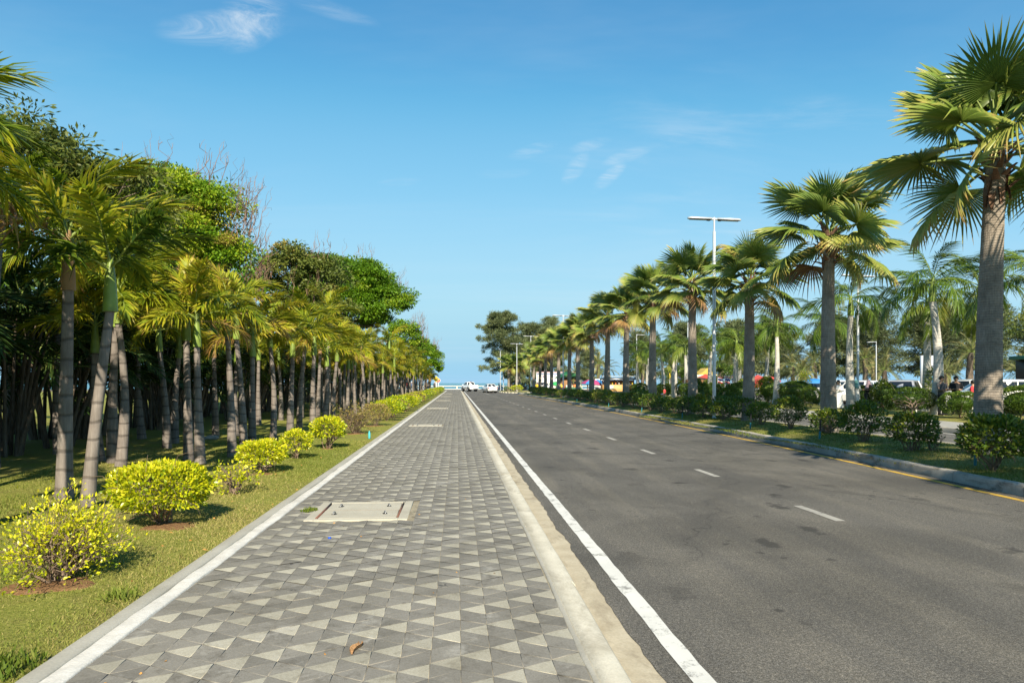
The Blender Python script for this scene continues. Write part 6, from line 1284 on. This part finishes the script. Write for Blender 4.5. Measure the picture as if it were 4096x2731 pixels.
# ------------------------------------------------------------------ signs, railing
def flat_text(txt, size, mat, parent, loc, rot, name='lettering'):
    cu = bpy.data.curves.new('txt', 'FONT'); cu.body = txt; cu.size = size; cu.align_x = 'CENTER'; cu.align_y = 'CENTER'; cu.extrude = 0.003
    o = bpy.data.objects.new('tmp', cu); COL.objects.link(o); dg = bpy.context.evaluated_depsgraph_get(); me = bpy.data.meshes.new_from_object(o.evaluated_get(dg)); bpy.data.objects.remove(o); me.materials.clear(); me.materials.append(M[mat] if isinstance(mat, str) else mat); return ob(name, me, parent, loc, rot)
plain('sign_yellow', (0.80, 0.55, 0.01), 0.5, var=0.04); plain('sign_red', (0.62, 0.03, 0.02), 0.5, var=0.04); plain('sign_black', (0.02, 0.02, 0.02), 0.5); plain('sign_blue', (0.02, 0.10, 0.38), 0.5); plain('panel_blue', (0.03, 0.22, 0.40), 0.5)
e = empty('warning_sign', (-3.55, 117.6, 0.1), 0, 'yellow diamond sign with circling arrows on a white post', 'road sign'); g = Geo(); box(g, (0, 0, 1.0), (0.16, 0.10, 2.0)); ob('post', g.mesh('post', 'white_paint'), e)
g = Geo(); poly(g, [(0, -0.08, 1.62), (0.53, -0.08, 2.15), (0, -0.08, 2.68), (-0.53, -0.08, 2.15)], (0, 0.02, 0)); ob('sign_panel', g.mesh('sign_panel', 'sign_yellow'), e)
g = Geo()
for i in range(3):
    a = np.linspace(RAD(100 + 120 * i), RAD(100 + 120 * i + 78), 9); pts = [(0.24 * math.cos(t), -0.088, 2.15 + 0.24 * math.sin(t)) for t in a] + [(0.18 * math.cos(t), -0.088, 2.15 + 0.18 * math.sin(t)) for t in a[::-1]]; poly(g, pts, (0, 0.006, 0))
    t = a[-1]; poly(g, [(0.30 * math.cos(t), -0.088, 2.15 + 0.30 * math.sin(t)), (0.12 * math.cos(t), -0.088, 2.15 + 0.12 * math.sin(t)), (0.21 * math.cos(t + 0.6), -0.088, 2.15 + 0.21 * math.sin(t + 0.6))], (0, 0.006, 0))
ob('circling_arrows', g.mesh('circling_arrows', 'sign_black'), e, kind='stuff')
e = empty('stop_sign', (-3.5, 129.5, 0.1), 0, 'red and white octagonal stop sign behind the yellow diamond', 'road sign'); g = Geo(); box(g, (0, 0, 0.85), (0.15, 0.10, 1.7)); ob('post', g.mesh('post', 'white_paint'), e)
oct_ = lambda r_: [(r_ * math.cos(RAD(22.5 + 45 * i)), -0.08, 1.98 + r_ * math.sin(RAD(22.5 + 45 * i))) for i in range(8)]
g = Geo(); poly(g, oct_(0.40), (0, 0.02, 0)); ob('rim', g.mesh('rim', 'white_paint'), e); g = Geo(); poly(g, [(x, -0.086, z) for x, _, z in oct_(0.355)], (0, 0.004, 0)); ob('sign_panel', g.mesh('sign_panel', 'sign_red'), e)
flat_text('หยุด', 0.26, 'white_paint', e, (0, -0.09, 1.98), (H90, 0, 0))
g = Geo(); tube(g, [(0, 0, 0), (0, 0, 2.25)], 0.045, 8); box(g, (0, 0, 0.03), (0.35, 0.35, 0.06)); ob('sign_post', g.mesh('sign_post', 'grey_metal'), None, (-2.78, 97.0, 0.1), label='bare grey metal post standing among the far golden shrubs', cat='post')
e = empty('railing', (0, 176, 0.09), 0, 'pale concrete railing along the sea front', 'railing'); g = Geo(); box(g, (0, 0, 0.72), (110, 0.26, 0.20), bev=0.03); ob('rail', g.mesh('rail', 'kerb_cream'), e)
gp = Geo(); box(gp, (0, 0, 0.31), (0.30, 0.24, 0.62), bev=0.02); pm = gp.mesh('post', 'kerb_cream')
for i in range(30): ob('post', pm, e, (-54 + 3.6 * i, 0, 0))
pipes = [(8.95, 11.15), (9.2, 16.7), (9.1, 20.6), (9.15, 27.2), (9.2, 33.5), (9.2, 41.0), (9.2, 52.0)]
gpp = Geo(); tube(gpp, [(0.012, 0.0, 0.18), (0.03, 0, 0.50)], 0.020, 7); p_up = gpp.mesh('upper_pipe', 'black_plastic'); gpp = Geo(); tube(gpp, [(0, 0, -0.03), (0.012, 0, 0.20)], 0.024, 7); p_lo = gpp.mesh('lower_pipe', 'teal_pipe')
for i, (x, y) in enumerate(pipes):
    e = empty('irrigation_pipe', (x, y, 0.17), 0, f'thin teal and black irrigation pipe by the median kerb, {nth(i + 1)} from the right', 'pipe', 'irrigation pipes'); ob('lower_pipe', p_lo, e); ob('upper_pipe', p_up, e)

# ------------------------------------------------------------------ stalls, tents, notice boards
plain('tent_red', (0.48, 0.07, 0.05), 0.7, var=0.08); plain('tent_blue', (0.03, 0.20, 0.50), 0.7); plain('tent_pink', (0.34, 0.05, 0.16), 0.7); plain('tent_green', (0.03, 0.30, 0.09), 0.7); plain('tent_yellow', (0.65, 0.48, 0.05), 0.7); plain('canvas_brown', (0.30, 0.15, 0.07), 0.8); plain('wood', (0.28, 0.15, 0.07), 0.7); plain('van_orange', (0.48, 0.27, 0.08), 0.5); plain('wall_cream', (0.80, 0.74, 0.55), 0.8, var=0.05); plain('roof_yellow', (0.52, 0.36, 0.07), 0.6); plain('cart_green', (0.03, 0.12, 0.05), 0.6); plain('roof_green', (0.02, 0.12, 0.05), 0.5)
def tent(x, y, w, d, h, ph, mat, label, rz=0.0):
    e = empty('canopy_tent', (x, y, 0), rz, label, 'tent', 'market tents'); g = Geo(); c = [(-w / 2, -d / 2, h), (w / 2, -d / 2, h), (w / 2, d / 2, h), (-w / 2, d / 2, h)]; n = 5
    V = []; 
    for k in range(n + 1):
        t = k / n; zz = h + ph * (t ** 1.25)
        V += [(px * (1 - t) + 0.0, py * (1 - t), zz) for px, py, _ in c]
    F = [(k * 4 + j, k * 4 + (j + 1) % 4, k * 4 + 4 + (j + 1) % 4, k * 4 + 4 + j) for k in range(n) for j in range(4)]; g.add(V, F)
    Vv = np.array(c + [(a, b, h - 0.28) for a, b, _ in c]); g.add(Vv, [(j + 4, (j + 1) % 4 + 4, (j + 1) % 4, j) for j in range(4)]); ob('canopy', g.mesh('canopy', mat), e)
    gl_ = Geo(); tube(gl_, [(0, 0, 0), (0, 0, h)], 0.025, 6); lm = gl_.mesh('leg', 'white_metal')
    for a, b, _ in c: ob('leg', lm, e, (a * 0.97, b * 0.97, 0))
tent(28.6, 63.0, 3.2, 3.2, 1.45, 0.95, 'tent_red', 'large red pointed market tent behind the third fan palm'); tent(24.6, 66.0, 2.2, 2.2, 2.0, 0.5, 'tent_red', 'small red market tent left of the large one'); tent(25.6, 70.5, 3.0, 3.0, 1.7, 0.6, 'tent_blue', 'blue pointed market tent behind the flags'); tent(22.6, 62.5, 2.4, 2.0, 1.9, 0.25, 'canvas_brown', 'low brown canvas awning left of the big lamp post')
def parasol(x, y, R, h, drop, mats, label, tilt=0.0):
    e = empty('parasol', (x, y, 0), 0, label, 'parasol', 'market parasols'); e.rotation_euler = (0, tilt, 0); n = 16
    for i in range(8):
        g = Geo(); a0, a1 = (i / 8) * 2 * math.pi, ((i + 1) / 8) * 2 * math.pi; am = (a0 + a1) / 2
        V = [(0, 0, h)] + [(R * f * math.cos(a), R * f * math.sin(a), h - drop * f ** 1.4) for f in (0.5, 1.0) for a in (a0, am, a1)] + [(R * 1.0 * math.cos(a), R * 1.0 * math.sin(a), h - drop - 0.12) for a in (a0, am, a1)]
        g.add(V, [(0, 1, 2), (0, 2, 3)]); g.add(V, [(1, 4, 5, 2), (2, 5, 6, 3), (4, 7, 8, 5), (5, 8, 9, 6)]); ob('canopy_panel', g.mesh('canopy_panel', mats[i % len(mats)]), e)
    g = Geo(); tube(g, [(0, 0, 0), (0, 0, h + 0.05)], 0.022, 6); ob('pole', g.mesh('pole', 'white_metal'), e); g = Geo(); lathe(g, [(0.25, 0), (0.25, 0.06), (0.05, 0.08)], 12); ob('base', g.mesh('base', 'grey_metal'), e)
parasol(27.4, 58.5, 1.15, 2.30, 0.5, ['tent_red'], 'red parasol right of the large red tent'); parasol(29.8, 55.0, 1.25, 2.0, 0.32, ['tent_blue'], 'low blue parasol over the parked pickups'); parasol(18.2, 92, 1.5, 2.2, 0.7, ['tent_pink', 'tent_pink', 'tent_blue'], 'pink and blue parasol beside the white board', 0.1); parasol(13.9, 96.5, 1.2, 1.9, 0.6, ['tent_green', 'tent_green', 'tent_yellow', 'tent_red'], 'green yellow and red parasol between the median palms', 0.25); parasol(19.6, 94, 1.2, 2.1, 0.5, ['tent_blue'], 'blue parasol left of the food truck')
# flags
plain('flag_red', (0.5, 0.03, 0.05), 0.8); plain('flag_blue', (0.04, 0.05, 0.22), 0.8)
def flag(x, y, z, label, w=0.5):
    e = empty('flag', (x, y, 0), 0, label, 'flag', 'striped flags'); g = Geo(); tube(g, [(0, 0, 0), (0, 0, z + 0.4)], 0.02, 6); ob('pole', g.mesh('pole', 'white_metal'), e)
    for nm, a, b, mt in (('red_stripe', 0.0, 0.1667, 'flag_red'), ('white_stripe', 0.1667, 0.333, 'white_paint'), ('blue_stripe', 0.333, 0.667, 'flag_blue'), ('white_stripe', 0.667, 0.833, 'white_paint'), ('red_stripe', 0.833, 1.0, 'flag_red')):
        g = Geo(); s = np.linspace(0, 1, 8); hh = 0.50; V = np.concatenate([np.stack([w * s, 0.10 * np.sin(s * 7), z + 0.35 - hh * q - 0.18 * s], -1) for q in (a, b)]); i = np.arange(7); g.add(V, np.stack([i, i + 1, i + 9, i + 8], -1)); ob(nm, g.mesh(nm, mt), e)
flag(22.3, 57.0, 1.85, 'red white and blue striped flag, leftmost of three beside the big lamp post'); flag(22.95, 57.0, 1.85, 'red white and blue striped flag, middle of three'); flag(23.55, 57.0, 1.85, 'red white and blue striped flag, rightmost of three'); flag(14.9, 119, 2.7, 'small red white and blue flag beside the white notice board')
# kiosk with yellow gable
e = empty('kiosk', (32.6, 88, 0), 0.0, 'cream kiosk with yellow gable behind the pale palms', 'kiosk'); g = Geo(); box(g, (0, 0, 1.35), (2.6, 2.4, 2.7)); ob('wall', g.mesh('wall', 'wall_cream'), e)
g = Geo(); poly(g, [(-1.3, -1.22, 2.7), (1.3, -1.22, 2.7), (0.9, -1.22, 2.85), (0.4, -1.22, 3.2), (0.0, -1.22, 3.55), (-0.4, -1.22, 3.2), (-0.9, -1.22, 2.85)], (0, 2.44, 0)); ob('gable', g.mesh('gable', 'roof_yellow'), e)
e2 = empty('blue_panel', (30.4, 82, 0), 0, 'blue information panel with white round emblem before the kiosk', 'notice board'); g = Geo(); box(g, (0, 0, 1.7), (2.9, 0.08, 1.3)); ob('board', g.mesh('board', 'panel_blue'), e2); g = Geo(); lathe(g, [(0.25, 0), (0.25, 0.02)], 20, axis='y', c=(0, -0.05, 1.95)); ob('emblem', g.mesh('emblem', 'white_paint'), e2)
gl_ = Geo(); box(gl_, (0, 0, 0.55), (0.08, 0.08, 1.1)); lm = gl_.mesh('leg', 'grey_metal'); [ob('leg', lm, e2, (s * 1.2, 0.0, 0)) for s in (-1, 1)]
g = Geo()
for k_ in range(2): box(g, (0, -0.045, 1.55 - 0.18 * k_), (1.7 - 0.4 * k_, 0.012, 0.06))
ob('text_line', g.mesh('text_line', 'white_paint'), e2, kind='stuff')
g = Geo(); poly(g, [(0, -0.02, -0.45), (0.45, -0.02, 0), (0, -0.02, 0.45), (-0.45, -0.02, 0)], (0, 0.02, 0)); e3 = empty('warning_sign', (25.4, 80, 0), RAD(60), 'diamond road sign seen edge on left of the kiosk', 'road sign'); ob('sign_panel', g.mesh('sign_panel', 'sign_yellow'), e3, (0, 0, 2.4)); g = Geo(); tube(g, [(0, 0, 0), (0, 0, 2.3)], 0.04, 7); ob('post', g.mesh('post', 'white_metal'), e3)
# white notice board at the end of the median
e = empty('notice_board', (18.7, 128, 0), 0, 'large white louvred notice board with blue lettering bars by the sea', 'notice board'); g = Geo(); box(g, (0, 0, 2.05), (7.6, 0.25, 3.0)); ob('board', g.mesh('board', 'white_paint'), e)
for i in range(15): g = Geo(); box(g, (-1.0, -0.14, 0.70 + 0.18 * i), (5.4, 0.03, 0.15), bev=0.01); ob('slat', g.mesh('slat', 'white_paint'), e)
g = Geo(); box(g, (0, -0.16, 3.30), (7.5, 0.04, 0.14)); ob('blue_band', g.mesh('blue_band', 'sign_blue'), e); g = Geo(); box(g, (0, -0.16, 3.62), (7.6, 0.04, 0.2)); ob('pink_band', g.mesh('pink_band', CLO['pink']), e)
for i in range(4): g = Geo(); box(g, (2.9, -0.16, 2.75 - 0.55 * i), (1.5, 0.03, 0.30)); lb = ob('lettering_bar', g.mesh('lettering_bar', 'sign_blue'), e); g = Geo(); box(g, (2.9, -0.18, 2.75 - 0.55 * i), (1.1, 0.012, 0.07)); ob('text_line', g.mesh('text_line', 'white_paint'), lb)
g = Geo(); box(g, (0, 0, 0.25), (0.2, 0.2, 0.6)); lm = g.mesh('leg', 'grey_metal'); [ob('leg', lm, e, (s * 3.4, 0.0, 0)) for s in (-1, 1)]
# food truck
e = empty('food_truck', (21.6, 90, 0), 0.0, 'orange and dark grey food truck with open serving hatch', 'food truck'); g = Geo(); box(g, (0, 0, 0.95), (4.6, 1.8, 0.9), bev=0.06); ob('lower_body', g.mesh('lower_body', 'van_orange'), e); g = Geo(); box(g, (0, 0, 2.15), (4.8, 1.9, 0.28), bev=0.08); ob('roof', g.mesh('roof', PAINT['black']), e)
g = Geo()
for x_ in (-2.25, -0.4, 0.5, 2.25):
    for s in (-1, 1): box(g, (x_, s * 0.84, 1.72), (0.10, 0.10, 0.66))
ob('pillar', g.mesh('pillar', PAINT['black']), e, kind='stuff'); g = Geo(); box(g, (0.0, 0.5, 1.70), (4.3, 0.3, 0.55)); ob('interior_shelf', g.mesh('interior_shelf', 'wood'), e); g = Geo(); box(g, (-1.3, -0.93, 1.02), (0.7, 0.03, 0.5)); ob('menu_board', g.mesh('menu_board', 'white_paint'), e)
for i in range(9): g = Geo(); lathe(g, [(0.06, 0), (0.06, 0.16), (0.03, 0.24)], 8); ob('bottle', g.mesh('bottle', [CLO['orange'], CLO['white'], CLO['yellow']][i % 3]), e, (-1.9 + 0.45 * i, -0.55, 1.41))
g = Geo(); tube(g, [(-2.1, -0.7, 2.5), (2.1, -0.7, 2.5)], 0.025, 6); tube(g, [(-2.1, 0.7, 2.5), (2.1, 0.7, 2.5)], 0.025, 6)
for x_ in (-2.1, -0.7, 0.7, 2.1): tube(g, [(x_, -0.7, 2.27), (x_, -0.7, 2.5)], 0.02, 6); tube(g, [(x_, 0.7, 2.27), (x_, 0.7, 2.5)], 0.02, 6)
ob('roof_rail', g.mesh('roof_rail', 'white_metal'), e)
for wx in (-1.5, 1.5):
    for s in (-1, 1): w_ = ob('wheel', WH['big'][0], e, (wx, s * 0.82, 0.38)); ob('rim', WH['big'][1], w_)
g = Geo(); box(g, (0, 0, 1.35), (2.0, 0.06, 1.7)); e = empty('white_board', (20.6, 96, 0), 0, 'blank white board left of the food truck', 'board'); ob('board', g.mesh('board', 'white_paint'), e); g = Geo(); box(g, (0, 0, 0.26), (0.06, 0.06, 0.52)); lm = g.mesh('leg', 'grey_metal'); [ob('leg', lm, e, (s * 0.9, 0, 0)) for s in (-1, 1)]
# green food cart and hut
e = empty('food_cart', (17.4, 101.5, 0), 0, 'dark green food cart with boxes between the median palms', 'food cart'); g = Geo(); box(g, (0, 0, 0.75), (2.4, 1.0, 0.5), bev=0.03); ob('counter', g.mesh('counter', 'cart_green'), e)
for s in (-1, 1): w_ = ob('wheel', WH['car'][0], e, (s * 0.8, -0.4, 0.31)); ob('rim', WH['car'][1], w_)
for i in range(6): g = Geo(); box(g, (-0.95 + 0.38 * i, 0, 1.0 + 0.14 + 0.05 * (i % 2)), (0.3, 0.4, 0.28 + 0.1 * (i % 2)), bev=0.02); ob('box', g.mesh('box', [CLO['white'], CLO['mint'], CLO['tan'], CLO['orange'], CLO['blue'], CLO['white']][i]), e)
e = empty('wooden_hut', (18.4, 112, 0), 0.2, 'small wooden stall hut with dark green hipped roof', 'hut'); g = Geo(); box(g, (0, 0, 1.2), (3.0, 2.6, 2.4)); ob('wall', g.mesh('wall', 'wood'), e); g = Geo(); V = [(-2.0, -1.8, 2.4), (2.0, -1.8, 2.4), (2.0, 1.8, 2.4), (-2.0, 1.8, 2.4), (-0.5, 0, 3.5), (0.5, 0, 3.5)]; g.add(V, [(0, 1, 5, 4), (2, 3, 4, 5), (3, 2, 1, 0)]); g.add(V, [(1, 2, 5), (3, 0, 4)]); ob('roof', g.mesh('roof', 'roof_green'), e); g = Geo(); box(g, (0.2, -1.32, 1.45), (1.8, 0.05, 0.9)); ob('opening', g.mesh('opening', 'black_plastic'), e)
# info totem in the parking
e = empty('information_totem', (36.2, 49.5, 0), 0.0, 'tall grey and blue information board with dark text panel behind the parked cars', 'notice board'); g = Geo(); box(g, (0, 0, 2.4), (1.75, 0.16, 2.6)); ob('board', g.mesh('board', 'white_metal'), e); g = Geo(); box(g, (0.36, -0.09, 2.55), (0.92, 0.03, 0.75)); pb = ob('text_panel', g.mesh('text_panel', PAINT['navy']), e)
for i in range(4): g = Geo(); box(g, (0.36, -0.112, 2.82 - 0.17 * i), (0.74 - 0.08 * (i % 2), 0.012, 0.05)); ob('text_line', g.mesh('text_line', 'white_paint'), pb)
g = Geo(); box(g, (0.36, -0.09, 1.80), (0.95, 0.03, 0.62)); ob('lower_panel', g.mesh('lower_panel', 'panel_blue'), e); g = Geo(); box(g, (0, 0, 0.55), (0.12, 0.12, 1.1)); lm = g.mesh('leg', 'grey_metal'); [ob('leg', lm, e, (s * 0.7, 0, 0)) for s in (-1, 1)]
# green roofed pavilion at the right edge
e = empty('pavilion', (58, 57, 0), -0.2, 'dark green roofed pavilion with white base wall at the right edge', 'pavilion'); g = Geo(); box(g, (0, 0, 3.95), (13, 5, 0.35), bev=0.05); ob('roof', g.mesh('roof', 'roof_green'), e); g = Geo(); box(g, (0, 0.6, 2.7), (12, 3.4, 2.1)); ob('upper_wall', g.mesh('upper_wall', 'black_plastic'), e); g = Geo(); box(g, (0, 0, 0.8), (12.4, 4.4, 1.6)); ob('base_wall', g.mesh('base_wall', 'white_paint'), e)
for i in range(6): g = Geo(); box(g, (-5.6 + 2.24 * i, -2.3, 1.9), (0.16, 0.16, 3.7)); ob('column', g.mesh('column', 'grey_metal'), e)

# ------------------------------------------------------------------ litter and little things
plain('cap_blue', (0.01, 0.08, 0.5), 0.4); plain('husk', (0.38, 0.22, 0.10), 0.8, var=0.5, scale=60); plain('bottle_teal', (0.08, 0.45, 0.50), 0.3); plain('paper', (0.75, 0.74, 0.7), 0.8); plain('stone', (0.32, 0.31, 0.29), 0.9, var=0.2); plain('dry_leaf', (0.42, 0.22, 0.06), 0.8, var=0.3, scale=40)
g = Geo(); lathe(g, [(0.015, 0), (0.016, 0.001), (0.0155, 0.012), (0.013, 0.014)], 14); lathe(g, [(0.0165, 0.002), (0.0165, 0.004)], 14); ob('bottle_cap', g.mesh('bottle_cap', 'cap_blue'), None, (-1.21, 6.62, PZ + 0.001), label='small blue bottle cap on the paving', cat='bottle cap')
g = Geo(); s = np.linspace(-1, 1, 7); rh = np.random.default_rng(9); P = np.stack([0.01 * np.sin(s * 3), 0.075 * s, 0.012 + 0.004 * np.cos(s * 4)], -1); V = []
for i, (p_, t_) in enumerate(zip(P, s)):
    w_ = 0.020 * (1 - 0.6 * t_ * t_) * rh.uniform(0.8, 1.2); V += [p_ + (-w_, 0, 0.006), p_ + (-w_ * 0.4, 0, -0.010), p_ + (w_ * 0.4, 0, -0.010), p_ + (w_, 0, 0.010)]
V = np.array(V); g.add(np.concatenate([V, V + (0, 0, -0.003)]), [(i * 4 + j, i * 4 + j + 1, i * 4 + 5 + j, i * 4 + 4 + j) for i in range(6) for j in range(3)] + [(28 + i * 4 + 4 + j, 28 + i * 4 + 5 + j, 28 + i * 4 + j + 1, 28 + i * 4 + j) for i in range(6) for j in range(3)]); ob('dry_husk', g.mesh('dry_husk', 'husk'), None, (-0.56, 3.86, PZ + 0.002), (0, 0, -0.15), label='curled brown dry husk lying on the paving', cat='dry leaf')
g = Geo(); lathe(g, [(0.03, 0), (0.033, 0.02), (0.033, 0.14), (0.014, 0.19), (0.014, 0.21)], 12); ob('plastic_bottle', g.mesh('plastic_bottle', 'bottle_teal'), None, (-2.35, 18.6, 0.11), label='teal plastic bottle standing in the grass by the path', cat='bottle')
g = Geo(); lathe(g, [(0.035, 0), (0.04, 0.03), (0.04, 0.16), (0.015, 0.22), (0.015, 0.25)], 12); ob('plastic_bottle', g.mesh('plastic_bottle', 'lamp_white'), None, (20.9, 29.6, 0.17), label='clear water bottle standing at the foot of the pale palm', cat='bottle')
gst = Geo(); d = norm(np.random.default_rng(2).normal(size=(1, 3))); bmx = bmesh.new(); bmesh.ops.create_icosphere(bmx, subdivisions=2, radius=0.3)
for v in bmx.verts: v.co *= 1 + 0.2 * math.sin(v.co.x * 11) * math.cos(v.co.y * 9); v.co.z *= 0.4
me = bpy.data.meshes.new('stone'); bmx.to_mesh(me); bmx.free(); me.materials.append(M['stone']); ob('stone', me, None, (-6.6, 18.9, 0.13), sc=(0.8, 0.5, 0.6), label='flat pale stone lying in the grass between the palm trunks', cat='stone')
g = Geo(); rl = np.random.default_rng(31); n_ = 130; X = np.concatenate([rl.uniform(-4.2, -2.2, 100), rl.uniform(-1.9, 0.6, 30)]); Y = 3.5 + 12 * rl.random(n_) ** 1.4; Z = np.where(X < -2, 0.135, PZ + 0.004); leaves(g, np.stack([X, Y, Z], -1), np.concatenate([rl.normal(0, 1, (n_, 2)), rl.normal(0, 0.12, (n_, 1))], 1), rl.uniform(0.02, 0.05, n_) * np.where(X < -2, 1, 0.6), 0.016, 0.0, r=rl)
ob('fallen_leaves', g.mesh('fallen_leaves', 'dry_leaf'), label='scattered small dry leaves on the lawn and paving', cat='leaves', kind='stuff')
